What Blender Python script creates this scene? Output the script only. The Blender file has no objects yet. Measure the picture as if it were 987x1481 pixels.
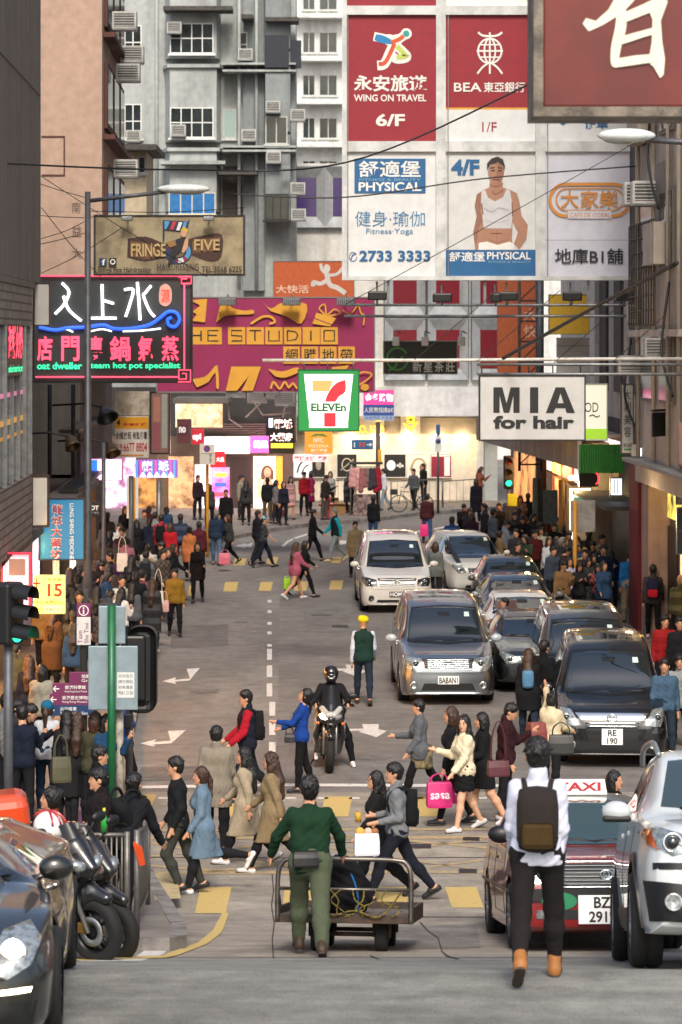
import bpy, bmesh, math, random
import numpy as np
from mathutils import Vector, Matrix
from mathutils.bvhtree import BVHTree
RAD = math.radians
rnd = random.Random(11)
SC = bpy.context.scene
COL = SC.collection
# ---------------------------------------------------------------- camera, world, sun, exposure
F, CX, YH, CAMZ, VPX = 4112.0, 493.5, 490.0, 7.0, 385.0      # photo calibration (987 x 1481 px)
cam = bpy.data.cameras.new('camera'); camo = bpy.data.objects.new('camera', cam); COL.objects.link(camo)
camo.location = (0, 0, CAMZ); camo.rotation_euler = (RAD(90), 0, 0)
cam.sensor_fit = 'HORIZONTAL'; cam.sensor_width = 24; cam.lens = 24 * F / 987
cam.shift_y = -(740.5 - YH) / 987
cam.clip_start = 0.5; cam.clip_end = 3000
cam.dof.use_dof = True; cam.dof.focus_distance = 41; cam.dof.aperture_fstop = 4.5
SC.camera = camo
world = bpy.data.worlds.new('World'); SC.world = world; world.use_nodes = True
nt = world.node_tree
sky = nt.nodes.new('ShaderNodeTexSky'); sky.sky_type = 'NISHITA'; sky.sun_disc = False
SUN_EL, SUN_AZ = 44, 176
sky.sun_elevation = RAD(SUN_EL); sky.sun_rotation = RAD(SUN_AZ); sky.air_density = 1.0; sky.dust_density = 4.0; sky.ozone_density = 0.6
bg = nt.nodes['Background']; bg.inputs['Strength'].default_value = 0.12
nt.links.new(sky.outputs[0], bg.inputs['Color'])
sun = bpy.data.lights.new('sun', 'SUN'); sun.energy = 1.5; sun.angle = RAD(12); sun.color = (1, .93, .84)
suno = bpy.data.objects.new('sun', sun); COL.objects.link(suno)
sd = Vector((math.sin(RAD(SUN_AZ)) * math.cos(RAD(SUN_EL)), math.cos(RAD(SUN_AZ)) * math.cos(RAD(SUN_EL)), math.sin(RAD(SUN_EL))))
suno.rotation_euler = sd.to_track_quat('Z', 'Y').to_euler()
SC.view_settings.view_transform = 'Standard'; SC.view_settings.look = 'None'
SC.view_settings.exposure = 0.92; SC.view_settings.gamma = 1; SC.view_settings.use_curve_mapping = False
SC.cycles.max_bounces = 5; SC.cycles.diffuse_bounces = 3; SC.cycles.glossy_bounces = 3
SC.cycles.use_denoising = True
# ---------------------------------------------------------------- materials
def lin(h):
    h = h.lstrip('#'); c = [int(h[i:i + 2], 16) / 255 for i in (0, 2, 4)]
    return tuple(x / 12.92 if x < .04045 else ((x + .055) / 1.055) ** 2.4 for x in c)
MC = {}
def mat(name, col, rough=.6, metal=0, emit=0, var=.0, scale=8, bump=0, bscale=60, spec=.5, coat=0, col2=None, detail=6, stretch=None, lo=.42, hi=.62, speck=0, sps=70):
    """procedural principled material; var/col2 mixes a second tone through noise, bump adds grain"""
    if name in MC: return MC[name]
    if isinstance(col, str): col = lin(col)
    m = bpy.data.materials.new(name); m.use_nodes = True
    t = m.node_tree; b = t.nodes['Principled BSDF']; N = t.nodes.new; L = t.links.new
    b.inputs['Base Color'].default_value = (*col, 1); b.inputs['Roughness'].default_value = rough
    b.inputs['Metallic'].default_value = metal; b.inputs['Specular IOR Level'].default_value = spec
    if coat: b.inputs['Coat Weight'].default_value = coat; b.inputs['Coat Roughness'].default_value = .04
    if emit:
        b.inputs['Emission Color'].default_value = (*col, 1); b.inputs['Emission Strength'].default_value = emit
    if var or col2 or bump:
        tc = N('ShaderNodeTexCoord'); src = tc.outputs['Object']
        if stretch:
            mp = N('ShaderNodeMapping'); mp.inputs['Scale'].default_value = stretch; L(src, mp.inputs[0]); src = mp.outputs[0]
    if var or col2:
        c2 = (lin(col2) if isinstance(col2, str) else col2) if col2 else tuple(max(0, x * (1 - var)) for x in col)
        n = N('ShaderNodeTexNoise'); n.inputs['Scale'].default_value = scale; n.inputs['Detail'].default_value = detail; n.inputs['Roughness'].default_value = .65
        r = N('ShaderNodeMapRange'); r.inputs['From Min'].default_value = lo; r.inputs['From Max'].default_value = hi
        x = N('ShaderNodeMix'); x.data_type = 'RGBA'
        L(src, n.inputs['Vector']); L(n.outputs['Fac'], r.inputs['Value']); L(r.outputs[0], x.inputs['Factor'])
        x.inputs['A'].default_value = (*col, 1); x.inputs['B'].default_value = (*c2, 1)
        L(x.outputs['Result'], b.inputs['Base Color'])
        if emit: L(x.outputs['Result'], b.inputs['Emission Color'])
        if speck:                                  # coarse grain over the larger tone changes
            n3 = N('ShaderNodeTexNoise'); n3.inputs['Scale'].default_value = sps; n3.inputs['Detail'].default_value = 3; L(tc.outputs['Object'], n3.inputs['Vector'])
            n4 = N('ShaderNodeTexNoise'); n4.inputs['Scale'].default_value = 2.3; n4.inputs['Detail'].default_value = 8; n4.inputs['Roughness'].default_value = .7; L(tc.outputs['Object'], n4.inputs['Vector'])
            ad = N('ShaderNodeMath'); ad.operation = 'ADD'; L(n3.outputs['Fac'], ad.inputs[0]); L(n4.outputs['Fac'], ad.inputs[1])
            r3 = N('ShaderNodeMapRange'); r3.inputs['From Min'].default_value = .75; r3.inputs['From Max'].default_value = 1.25; r3.inputs['To Min'].default_value = 1 - speck; r3.inputs['To Max'].default_value = 1 + speck; L(ad.outputs[0], r3.inputs['Value'])
            mx = N('ShaderNodeMix'); mx.data_type = 'RGBA'; mx.blend_type = 'MULTIPLY'; mx.inputs['Factor'].default_value = 1; L(x.outputs['Result'], mx.inputs['A']); L(r3.outputs[0], mx.inputs['B']); L(mx.outputs['Result'], b.inputs['Base Color'])
    if bump:
        n2 = N('ShaderNodeTexNoise'); n2.inputs['Scale'].default_value = bscale; n2.inputs['Detail'].default_value = 5
        bp = N('ShaderNodeBump'); bp.inputs['Strength'].default_value = bump; bp.inputs['Distance'].default_value = .02
        L(src, n2.inputs['Vector']); L(n2.outputs['Fac'], bp.inputs['Height']); L(bp.outputs[0], b.inputs['Normal'])
    MC[name] = m
    return m
def cloth(h, kind='wool'):
    return mat('fabric_' + h.lstrip('#'), h, .9, var=.16, scale=26, bump=.2, bscale=140, spec=.2)
def paint(h, metal=0.0, rough=.32):
    return mat('paint_' + h.lstrip('#') + ('m' if metal else ''), h, rough, metal, coat=.9, var=.06, scale=2)
def ink(h): return mat('ink_' + h.lstrip('#'), h, .55, var=.10, scale=3)
def glow(h, e=1.5): return mat('lit_%s_%g' % (h.lstrip('#'), e), h, .5, emit=e)
M_METAL = mat('galvanised_steel', '#8c8f90', .5, .7, var=.3, scale=6)
M_DARKM = mat('dark_painted_metal', '#2a2b2c', .5, .2, var=.3, scale=6)
M_RUBBER = mat('tyre_rubber', '#141414', .8, var=.3, scale=20, bump=.2)
M_CHROME = mat('chrome', '#d8dcdd', .15, 1)
M_GLASS = mat('car_glass', '#10191b', .04, spec=1.0, coat=1)
M_WGLASS = mat('window_glass', '#2c3436', .1, spec=.8, var=.5, scale=1.5)
M_BLACK = mat('black_plastic', '#131415', .45, var=.2, scale=10)
M_WHITE = mat('white_enamel', '#e4e4e0', .45, var=.08, scale=3)
M_SKIN = mat('skin', '#b98a6c', .55, var=.12, scale=20, spec=.35)
M_HAIR = mat('black_hair', '#120f0e', .45, var=.4, scale=30, bump=.5, bscale=120, stretch=(1, 1, .2))
M_HAIRB = mat('brown_hair', '#3b2518', .45, var=.4, scale=30, bump=.5, bscale=120, stretch=(1, 1, .2))
M_HAIRG = mat('grey_hair', '#77726c', .5, var=.4, scale=30)
M_EYE = mat('eye', '#0c0908', .3); M_LIP = mat('lip', '#8a4038', .5)
# ---------------------------------------------------------------- mesh builder
def orth(d):
    d = d.normalized(); a = Vector((0, 0, 1)) if abs(d.z) < .9 else Vector((1, 0, 0))
    u = d.cross(a).normalized(); return u, d.cross(u).normalized()
class MB:
    def __init__(s): s.v = []; s.f = []; s.m = []; s.s = []
    def add(s, vs, fs, mi=0, smooth=False):
        o = len(s.v); s.v += [tuple(v) for v in vs]
        for f in fs: s.f.append(tuple(i + o for i in f)); s.m.append(mi); s.s.append(smooth)
        return s
    def box(s, x0, x1, y0, y1, z0, z1, mi=0, M=None):
        vs = [Vector((x, y, z)) for x in (x0, x1) for y in (y0, y1) for z in (z0, z1)]
        if M is not None: vs = [M @ v for v in vs]
        return s.add(vs, [(0, 1, 3, 2), (4, 6, 7, 5), (0, 4, 5, 1), (2, 3, 7, 6), (0, 2, 6, 4), (1, 5, 7, 3)], mi)
    def rbox(s, x0, x1, y0, y1, z0, z1, r=.02, mi=0, seg=2, M=None):
        bm = bmesh.new(); bmesh.ops.create_cube(bm, size=1)
        for v in bm.verts: v.co = Vector(((x0 + x1) / 2 + v.co.x * (x1 - x0), (y0 + y1) / 2 + v.co.y * (y1 - y0), (z0 + z1) / 2 + v.co.z * (z1 - z0)))
        bmesh.ops.bevel(bm, geom=bm.edges[:], offset=r, segments=seg, affect='EDGES', profile=.5)
        if M is not None: bmesh.ops.transform(bm, matrix=M, verts=bm.verts)
        bm.verts.index_update()
        s.add([v.co for v in bm.verts], [[v.index for v in f.verts] for f in bm.faces], mi, False); bm.free(); return s
    def tube(s, pts, r, n=8, mi=0, closed=False, cap=True):
        pts = [Vector(p) for p in pts]; k = len(pts); vs = []; fs = []
        rs = r if isinstance(r, (list, tuple)) else [r] * k
        u = None
        for i, p in enumerate(pts):
            a = pts[i - 1] if (i or closed) else p; b = pts[(i + 1) % k] if (i < k - 1 or closed) else p
            d = (b - a); d = d.normalized() if d.length > 1e-9 else Vector((0, 0, 1))
            if u is None: u, w = orth(d)
            else:
                u = (u - d * u.dot(d)); u = u.normalized() if u.length > 1e-6 else orth(d)[0]; w = d.cross(u)
            for j in range(n):
                t = 2 * math.pi * j / n; vs.append(p + (u * math.cos(t) + w * math.sin(t)) * rs[i])
        for i in range(k if closed else k - 1):
            for j in range(n):
                a = i * n + j; b = i * n + (j + 1) % n; c = ((i + 1) % k) * n
                fs.append((a, b, c + (j + 1) % n, c + j))
        if cap and not closed: fs += [tuple(range(n - 1, -1, -1)), tuple((k - 1) * n + j for j in range(n))]
        return s.add(vs, fs, mi, True)
    def cyl(s, p0, p1, r0, r1=None, n=16, mi=0, smooth=True):
        r1 = r0 if r1 is None else r1; p0 = Vector(p0); p1 = Vector(p1); u, w = orth(p1 - p0); vs = []
        for p, r in ((p0, r0), (p1, r1)):
            for j in range(n):
                t = 2 * math.pi * j / n; vs.append(p + (u * math.cos(t) + w * math.sin(t)) * r)
        s.add(vs, [(j, (j + 1) % n, n + (j + 1) % n, n + j) for j in range(n)], mi, smooth)
        return s.add(vs, [tuple(range(n - 1, -1, -1)), tuple(range(n, 2 * n))], mi)
    def lathe(s, prof, c, axis, n=24, mi=0):      # prof: [(radius, along)]
        c = Vector(c); ax = Vector(axis).normalized(); u, w = orth(ax); vs = []; k = len(prof)
        for r, h in prof:
            for j in range(n):
                t = 2 * math.pi * j / n; vs.append(c + ax * h + (u * math.cos(t) + w * math.sin(t)) * r)
        fs = [(i * n + j, i * n + (j + 1) % n, (i + 1) * n + (j + 1) % n, (i + 1) * n + j) for i in range(k - 1) for j in range(n)]
        return s.add(vs, fs, mi, True)
    def sphere(s, c, r, nu=14, nv=8, mi=0, M=None):
        r = (r, r, r) if not isinstance(r, (tuple, list)) else r; vs = []; fs = []
        for i in range(nv + 1):
            p = math.pi * i / nv
            for j in range(nu):
                t = 2 * math.pi * j / nu
                q = Vector((r[0] * math.sin(p) * math.cos(t), r[1] * math.sin(p) * math.sin(t), r[2] * math.cos(p)))
                if M is not None: q = M @ q
                vs.append(q + Vector(c))
        for i in range(nv):
            for j in range(nu): fs.append((i * nu + j, (i + 1) * nu + j, (i + 1) * nu + (j + 1) % nu, i * nu + (j + 1) % nu))
        return s.add(vs, fs, mi, True)
    def prism(s, pts, y0, y1, mi=0):              # polygon in xz pushed along y
        n = len(pts)
        a = sum(pts[i][0] * pts[(i + 1) % n][1] - pts[(i + 1) % n][0] * pts[i][1] for i in range(n))
        if a < 0: pts = pts[::-1]
        vs = [(x, y0, z) for x, z in pts] + [(x, y1, z) for x, z in pts]
        fs = [tuple(range(n)), tuple(range(2 * n - 1, n - 1, -1))] + [(i, n + i, n + (i + 1) % n, (i + 1) % n) for i in range(n)]
        return s.add(vs, fs, mi)
    def slab(s, pts, z0, z1, mi=0):               # polygon in xy pushed along z
        n = len(pts)
        a = sum(pts[i][0] * pts[(i + 1) % n][1] - pts[(i + 1) % n][0] * pts[i][1] for i in range(n))
        if a < 0: pts = pts[::-1]
        vs = [(x, y, z0) for x, y in pts] + [(x, y, z1) for x, y in pts]
        return s.add(vs, [tuple(range(n - 1, -1, -1)), tuple(range(n, 2 * n))] + [(i, (i + 1) % n, n + (i + 1) % n, n + i) for i in range(n)], mi)
    def build(s, name, mats, parent=None, loc=None, rot=None):
        me = bpy.data.meshes.new(name); me.from_pydata(s.v, [], s.f)
        me.polygons.foreach_set('material_index', s.m); me.polygons.foreach_set('use_smooth', s.s); me.update()
        return link(name, me, mats, parent, loc, rot)
def link(name, me, mats=(), parent=None, loc=None, rot=None):
    for m in (mats if isinstance(mats, (list, tuple)) else [mats]):
        if m is not None: me.materials.append(m)
    o = bpy.data.objects.new(name, me); COL.objects.link(o)
    if parent is not None: o.parent = parent
    if loc is not None: o.location = loc
    if rot is not None: o.rotation_euler = rot
    return o
LABELS = {}
def tag(o, label=None, cat=None, group=None, kind=None):
    if label:
        if label in LABELS: print('DUP LABEL', label)
        LABELS[label] = 1; o['label'] = label
    if cat: o['category'] = cat
    if group: o['group'] = group
    if kind: o['kind'] = kind
    return o
def thing(name, label, cat, loc=(0, 0, 0), rz=0, group=None):
    o = bpy.data.objects.new(name, None); COL.objects.link(o); o.empty_display_size = .2
    o.location = loc; o.rotation_euler = (0, 0, rz); return tag(o, label, cat, group)
# ---------------------------------------------------------------- ground profile and pixel -> world
GD = [-60, 19.6, 20.8, 22, 23.5, 25, 26.6, 29, 31, 33, 35.6, 38, 40, 600]
GZ = [2.43, 2.43, 2.37, 2.12, 1.82, 1.52, 1.22, .83, .54, .30, .10, .015, 0, 0]
def gz(d): return float(np.interp(d, GD, GZ))
def yrow(d, dz=0): return YH + (CAMZ - gz(d) - dz) / d * F
def drow(py, dz=0):
    lo, hi = 16.0, 500.0
    for _ in range(60):
        m = (lo + hi) / 2
        if yrow(m, dz) > py: lo = m
        else: hi = m
    return lo
def G(px, py, dz=0):
    d = drow(py, dz); return Vector(((px - CX) * d / F, d, gz(d) + dz))
def W(px, py, d): return Vector(((px - CX) * d / F, d, CAMZ - (py - YH) * d / F))
def RX(L, d): return (VPX - CX) / F * d + L      # lateral offset L from the centre line of the street
# ---------------------------------------------------------------- lettering
TX = {}
def text_geo(s, bold=0.0, shear=0.0):
    k = (s, bold, shear)
    if k in TX: return TX[k]
    cu = bpy.data.curves.new('t', 'FONT'); cu.body = s; cu.size = 1; cu.offset = bold; cu.shear = shear; cu.resolution_u = 3
    o = bpy.data.objects.new('t', cu)
    me = o.to_mesh()
    vs = [(v.co.x, v.co.y) for v in me.vertices]; fs = [tuple(p.vertices) for p in me.polygons]
    o.to_mesh_clear(); bpy.data.objects.remove(o); bpy.data.curves.remove(cu)
    if not vs: vs = [(0, 0), (1, 0), (1, 1)]; fs = [(0, 1, 2)]
    x0 = min(v[0] for v in vs); x1 = max(v[0] for v in vs); y0 = min(v[1] for v in vs); y1 = max(v[1] for v in vs)
    TX[k] = ([((x - x0) / (x1 - x0 + 1e-9), (y - y0) / (y1 - y0 + 1e-9)) for x, y in vs], fs, (x1 - x0) / (y1 - y0 + 1e-9))
    return TX[k]
def stroke(pts, w):                               # polyline -> polygon of given width (number or list)
    n = len(pts); ws = w if isinstance(w, (list, tuple)) else [w] * n; A = []; B = []
    for i, p in enumerate(pts):
        a = Vector(pts[max(0, i - 1)]); b = Vector(pts[min(n - 1, i + 1)]); d = (b - a).normalized() if (b - a).length else Vector((1, 0))
        nn = Vector((-d.y, d.x)) * ws[i] / 2; A.append((p[0] + nn.x, p[1] + nn.y)); B.append((p[0] - nn.x, p[1] - nn.y))
    return A, B
def arc(cx, cy, rx, ry, a0, a1, n=16): return [(cx + rx * math.cos(RAD(a0 + (a1 - a0) * i / n)), cy + ry * math.sin(RAD(a0 + (a1 - a0) * i / n))) for i in range(n + 1)]
def spline(pts, n=6):
    out = []; P = [pts[0]] + list(pts) + [pts[-1]]
    for i in range(1, len(P) - 2):
        for k in range(n):
            t = k / n; a, b, c, d = P[i - 1], P[i], P[i + 1], P[i + 2]
            out.append(tuple(.5 * (2 * b[j] + (c[j] - a[j]) * t + (2 * a[j] - 5 * b[j] + 4 * c[j] - d[j]) * t * t + (3 * b[j] - a[j] - 3 * c[j] + d[j]) * t ** 3) for j in range(len(b))))
    out.append(tuple(pts[-1])); return out
def items_on(root, items, sc, cx, cy, y=-.004, step=.0025, back=None):
    """flat print, letters and emblems on a sign face: photo px about (cx,cy), sc metres per px, at local y (towards viewer = -y)"""
    X = lambda p: (p[0] - cx) * sc; Z = lambda p: (cy - p[1]) * sc
    for it in items:
        k = it[0]; mb = MB(); nm = 'emblem'; y -= step
        if k == 'T':
            _, s, (x0, y0, x1, y1), m = it[:4]; bold = it[4] if len(it) > 4 else 0; sh = it[5] if len(it) > 5 else 0
            vs, fs, asp = text_geo(s, bold, sh); nm = 'lettering'
            rot = it[6] if len(it) > 6 else 0
            if rot:   # text reading downwards
                mb.add([(X((x1 - v * (x1 - x0), 0)), y, Z((0, y0 + u * (y1 - y0)))) for u, v in vs], fs)
                mb.v = [((X((x0 + v * (x1 - x0), 0))), y, Z((0, y0 + u * (y1 - y0)))) for u, v in vs]
            else: mb.add([(X((x0 + u * (x1 - x0), 0)), y, Z((0, y1 - v * (y1 - y0)))) for u, v in vs], fs)
        elif k == 'R':
            _, (x0, y0, x1, y1), m = it[:3]; nm = it[3] if len(it) > 3 else 'panel'
            mb.add([(X((x0, 0)), y, Z((0, y1))), (X((x1, 0)), y, Z((0, y1))), (X((x1, 0)), y, Z((0, y0))), (X((x0, 0)), y, Z((0, y0)))], [(0, 1, 2, 3)])
        elif k == 'P':
            _, pts, m = it[:3]; nm = it[3] if len(it) > 3 else 'emblem'
            mb.add([(X(p), y, Z(p)) for p in pts], [tuple(range(len(pts)))])
        elif k == 'E':
            _, (ex, ey, rx, ry), m = it[:3]; nm = it[3] if len(it) > 3 else 'emblem'
            pts = arc(ex, ey, rx, ry, 0, 345, 23); mb.add([(X(p), y, Z(p)) for p in pts], [tuple(range(len(pts)))])
        elif k == 'L':
            _, pts, w, m = it[:4]; nm = it[4] if len(it) > 4 else 'emblem'
            A, B = stroke(pts, w); n = len(A)
            mb.add([(X(p), y, Z(p)) for p in A + B], [(i, i + 1, n + i + 1, n + i) for i in range(n - 1)])
        elif k == 'N':                            # neon tube
            _, pts, w, m = it[:4]; nm = it[4] if len(it) > 4 else 'neon_tube'
            mb.tube([(X(p), y - w * sc * .6, Z(p)) for p in pts], w * sc / 2, 6)
        o = mb.build(nm, m, root)
def sign(name, label, rect, d, face, items=(), th=.12, frame=None, fw=2, cat='sign', group=None, yaw=0):
    x0, y0, x1, y1 = rect; cx, cy = (x0 + x1) / 2, (y0 + y1) / 2; sc = d / F; w = (x1 - x0) * sc / 2; h = (y1 - y0) * sc / 2
    root = thing(name, label, cat, W(cx, cy, d), yaw, group)
    MB().rbox(-w, w, 0, th, -h, h, min(.012, th / 5)).build('box', face, root)
    if frame:
        f = fw * sc; mb = MB()
        for a in ((-w - f, -w, -h - f, h + f), (w, w + f, -h - f, h + f)): mb.box(a[0], a[1], -.02, th + .01, a[2], a[3])
        for a in ((-h - f, -h), (h, h + f)): mb.box(-w, w, -.02, th + .01, a[0], a[1])
        mb.build('frame', frame, root)
    items_on(root, items, sc, cx, cy)
    return root
# ---------------------------------------------------------------- ground, road, pavements, markings
M_ASPH = mat('asphalt', (.150, .140, .130), .85, col2=(.205, .191, .175), scale=.35, bump=.5, bscale=35, detail=10, spec=.3, stretch=(1, .35, 1), speck=.35, sps=45)
M_CONC = mat('road_concrete', (.262, .232, .188), .85, col2=(.185, .162, .136), scale=.5, bump=.4, bscale=30, detail=10, stretch=(.5, 1.4, 1), speck=.4, sps=60)
M_CROSS = mat('grey_asphalt', (.212, .211, .188), .85, col2=(.15, .149, .134), scale=.7, bump=.6, bscale=40, detail=10, stretch=(.22, 2.6, 1), speck=.45, sps=80)
M_PAVE = mat('paving', (.20, .175, .15), .85, col2=(.13, .115, .10), scale=1.2, bump=.4, bscale=18)
M_KERB = mat('kerb_stone', (.22, .205, .19), .85, col2=(.10, .09, .085), scale=2.5, bump=.4)
def worn(name, col, hole, lo=.56, hi=.68, sc=11): return mat(name, col, .75, col2=hole, scale=sc, detail=12, lo=lo, hi=hi, bump=.2, bscale=30)
M_YEL = worn('yellow_road_paint', (.50, .36, .12), (.27, .23, .16), .56, .72); M_WHT = worn('white_road_paint', (.60, .58, .55), (.28, .26, .24), .52, .66); M_YELD = worn('worn_yellow_paint', (.40, .29, .12), (.25, .21, .16), .44, .58, 8)
KN = [d for d in GD if 15 < d < 45] + [17, 18, 34.3, 36.8, 39]
def sheet(name, poly, dz, m, z1=None, kind='structure', finish=True, extra=()):
    """polygon in world xy laid on the road profile (dz above it); with z1 a slab whose sides go down to z1"""
    bm = bmesh.new(); a = sum(poly[i][0] * poly[(i + 1) % len(poly)][1] - poly[(i + 1) % len(poly)][0] * poly[i][1] for i in range(len(poly)))
    if a < 0: poly = poly[::-1]
    bm.faces.new([bm.verts.new((p[0], p[1], 0)) for p in poly])
    bm.normal_update()
    for y in KN:
        if min(p[1] for p in poly) < y < max(p[1] for p in poly): bmesh.ops.bisect_plane(bm, geom=bm.verts[:] + bm.edges[:] + bm.faces[:], plane_co=(0, y, 0), plane_no=(0, 1, 0))
    for v in bm.verts: v.co.z = gz(v.co.y) + dz
    if z1 is not None:
        r = bmesh.ops.extrude_edge_only(bm, edges=[e for e in bm.edges if len(e.link_faces) == 1])
        for v in [g for g in r['geom'] if isinstance(g, bmesh.types.BMVert)]: v.co.z = gz(v.co.y) + z1
    bmesh.ops.triangulate(bm, faces=bm.faces[:])
    me = bpy.data.meshes.new(name); bm.to_mesh(me); bm.free(); o = link(name, me, m)
    return tag(o, kind=kind)
gm = MB(); ys = sorted(set([-60, 0, 10] + GD[:-1] + KN + [45, 60, 90, 130, 200, 400, 900])); xs = [-700, -60, -20, -8, -3, 0, 3, 8, 20, 60, 700]
gm.add([(x, y, gz(y)) for y in ys for x in xs], [(i * 11 + j, i * 11 + j + 1, (i + 1) * 11 + j + 1, (i + 1) * 11 + j) for i in range(len(ys) - 1) for j in range(10)])
tag(gm.build('road', M_ASPH), kind='structure')
px = lambda pts, dz=0: [tuple(G(x, y, dz)[:2]) for x, y in pts]
sheet('road_slabs', px([(-420, 1385), (1500, 1385), (1500, 1146), (-420, 1146)]), .003, M_CONC)
sheet('cross_road', [(-60, -30), (60, -30), (60, drow(1387)), (-60, drow(1387))], .005, M_CROSS)
sheet('near_lane', px([(400, 1146), (405, 860), (560, 800), (780, 860), (980, 1146)]), .003, mat('asphalt_patch', (.130, .121, .113), .85, col2=(.175, .163, .15), speck=.35, sps=45, scale=.4, bump=.5, bscale=35, detail=10))
def mark(pts, m, dz=.008, name='road_marking'): return sheet(name, px(pts), dz, m)
for x0, x1, y0, y1, sk in ((470, 510, 1153, 1182, -6), (600, 640, 1153, 1182, 0), (738, 775, 1153, 1182, 6), (196, 226, 1150, 1180, -12), (330, 370, 1153, 1182, -9), (290, 335, 1284, 1322, -8), (412, 460, 1284, 1318, -4), (530, 590, 1284, 1314, 0), (644, 690, 1284, 1314, 10), (770, 815, 1284, 1314, 14)): mark([(x0, y0), (x1, y0), (x1 + sk, y1), (x0 + sk, y1)], M_YEL)
for x0, x1, y0, y1 in ((324, 343, 842, 856), (375, 393, 842, 855), (426, 444, 841, 855), (477, 495, 840, 853), (272, 281, 847, 862), (338, 355, 808, 818), (386, 401, 806, 816), (432, 447, 806, 816), (480, 493, 806, 815)): mark([(x0 + 2, y0), (x1 + 2, y0), (x1 - 1, y1), (x0 - 1, y1)], M_YEL)
for a, b, w in (((190, 1202), (735, 1200), 3), ((180, 1213), (735, 1212), 4), ((180, 1264), (735, 1262), 4), ((210, 1240), (560, 1205), 3), ((300, 1262), (700, 1214), 3), ((200, 1216), (470, 1262), 3), ((400, 1214), (690, 1258), 3), ((560, 1262), (735, 1240), 3), ((180, 1250), (330, 1262), 3), ((560, 1214), (735, 1230), 3)):
    mark([(a[0], a[1] - w / 2), (b[0], b[1] - w / 2), (b[0], b[1] + w / 2), (a[0], a[1] + w / 2)], M_YELD)
for a, b in (((170, 1138), (402, 1134)), ((402, 1134), (655, 1135)), ((700, 1135), (800, 1136))): mark([(a[0], a[1]), (b[0], b[1]), (b[0], b[1] + 4), (a[0], a[1] + 4)], M_WHT)
for x in range(230, 760, 46): mark([(x, 1154), (x + 15, 1154), (x + 14, 1156.5), (x - 1, 1156.5)], M_WHT)
mark([(321, 1322), (331, 1322), (320, 1351), (297, 1368), (240, 1387), (110, 1391.5), (110, 1389), (235, 1383.5), (287, 1364.5), (308, 1347)], M_YEL, .011)
mark([(240, 1338), (262, 1337), (238, 1380), (205, 1391), (115, 1392), (115, 1389), (195, 1385), (215, 1372)], M_WHT)
for P_ in ([(203, 1076), (226, 1070), (223, 1074), (247, 1072), (243, 1058), (269, 1057), (248, 1076), (223, 1077.5), (224, 1081)], [(235, 986), (255, 980), (253, 984), (275, 982), (270, 968), (289, 967), (274, 985), (253, 986.5), (255, 990)], [(503, 1055), (526, 1054.5), (524, 1048), (548, 1048), (548, 1055.5), (560, 1058), (545, 1067), (519, 1059), (526, 1057.5), (503, 1058)], [(478, 968), (502, 967.5), (500, 962), (520, 962), (520, 968), (530, 971), (516, 979), (495, 971.5), (502, 970.5), (478, 971)],
           [(338, 790), (356, 786), (356, 788), (366, 785), (364, 792), (355, 791), (356, 793)], [(484, 784), (494, 782), (502, 782.5), (500, 787), (492, 788)], [(407, 790), (415, 783), (424, 779), (425, 780.5), (418, 784), (411, 791)], [(425, 778), (445, 772), (446, 773.5), (428, 779.5)]): mark(P_, M_WHT)
for y0, y1, w in ((1105, 1124, 10), (1074, 1092, 9.5), (1045, 1064, 9), (1016, 1036, 8.6), (989, 1008, 8.2), (963, 980, 7.8), (939, 955, 7), (932, 936, 6.4), (914, 918, 6), (900, 904, 6), (883, 887, 5.6), (868, 872, 5.4)):
    c = 394 if y0 > 1000 else 390; mark([(c - w / 2, y0), (c + w / 2, y0), (c + w / 2, y1), (c - w / 2, y1)], M_WHT)
for x in range(560, 700, 34): mark([(x, 776 - (x - 560) * .17), (x + 18, 772.5 - (x - 560) * .17), (x + 18, 774.5 - (x - 560) * .17), (x, 778 - (x - 560) * .17)], M_WHT)
M_CRK = mat('crack_tar', '#1c1917', .8)
def crack(pts, w, m=M_CRK, dz=.010): 
    A, B = stroke(pts, w); sheet('road_crack', px(A + B[::-1]), dz, m)
crack([(394, 1266), (396, 1290), (393, 1310), (397, 1335), (394, 1360), (396, 1388)], 1.5); crack([(608, 1335), (622, 1350), (634, 1358), (640, 1378)], 1.5); crack([(640, 1378), (652, 1386), (664, 1389)], 1.3); crack([(536, 1384), (548, 1389)], 1.3)
for y, x0, x1 in ((1327, 580, 780), (1241, 200, 760), (1219, 400, 740)): crack([(x0, y), ((x0 + x1) / 2, y + .5), (x1, y)], .9, mat('joint_tar', '#3a342e', .85), .007)
crack([(575, 921), (606, 921.5)], 1.6); crack([(450, 890), (480, 890)], 1.2, dz=.006)
for x, y, w, h in ((590, 1222, 34, 6), (670, 1212, 24, 5), (480, 905, 24, 3), (664, 1258, 26, 6)): sheet('manhole_cover', px([(x, y), (x + w, y), (x + w, y + h), (x, y + h)]), .012, M_DARKM)
for k_, (a_, c_) in enumerate((([(420, 700 + 330), (470, 1028), (476, 1092), (418, 1095)], .13), ([(250, 905), (330, 903), (330, 935), (246, 938)], .125), ([(440, 880), (500, 879), (508, 915), (440, 917)], .15), ([(205, 1110), (330, 1108), (326, 1128), (196, 1130)], .12), ([(560, 1340), (690, 1338), (696, 1372), (556, 1374)], .17))): sheet('road_patch', px(a_), .0055 if k_ < 4 else .0065, mat('repair_%d' % k_, (c_, c_ * .94, c_ * .87), .85, col2=(c_ * .75, c_ * .7, c_ * .65), scale=1.5, detail=10, speck=.4, sps=60))
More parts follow.
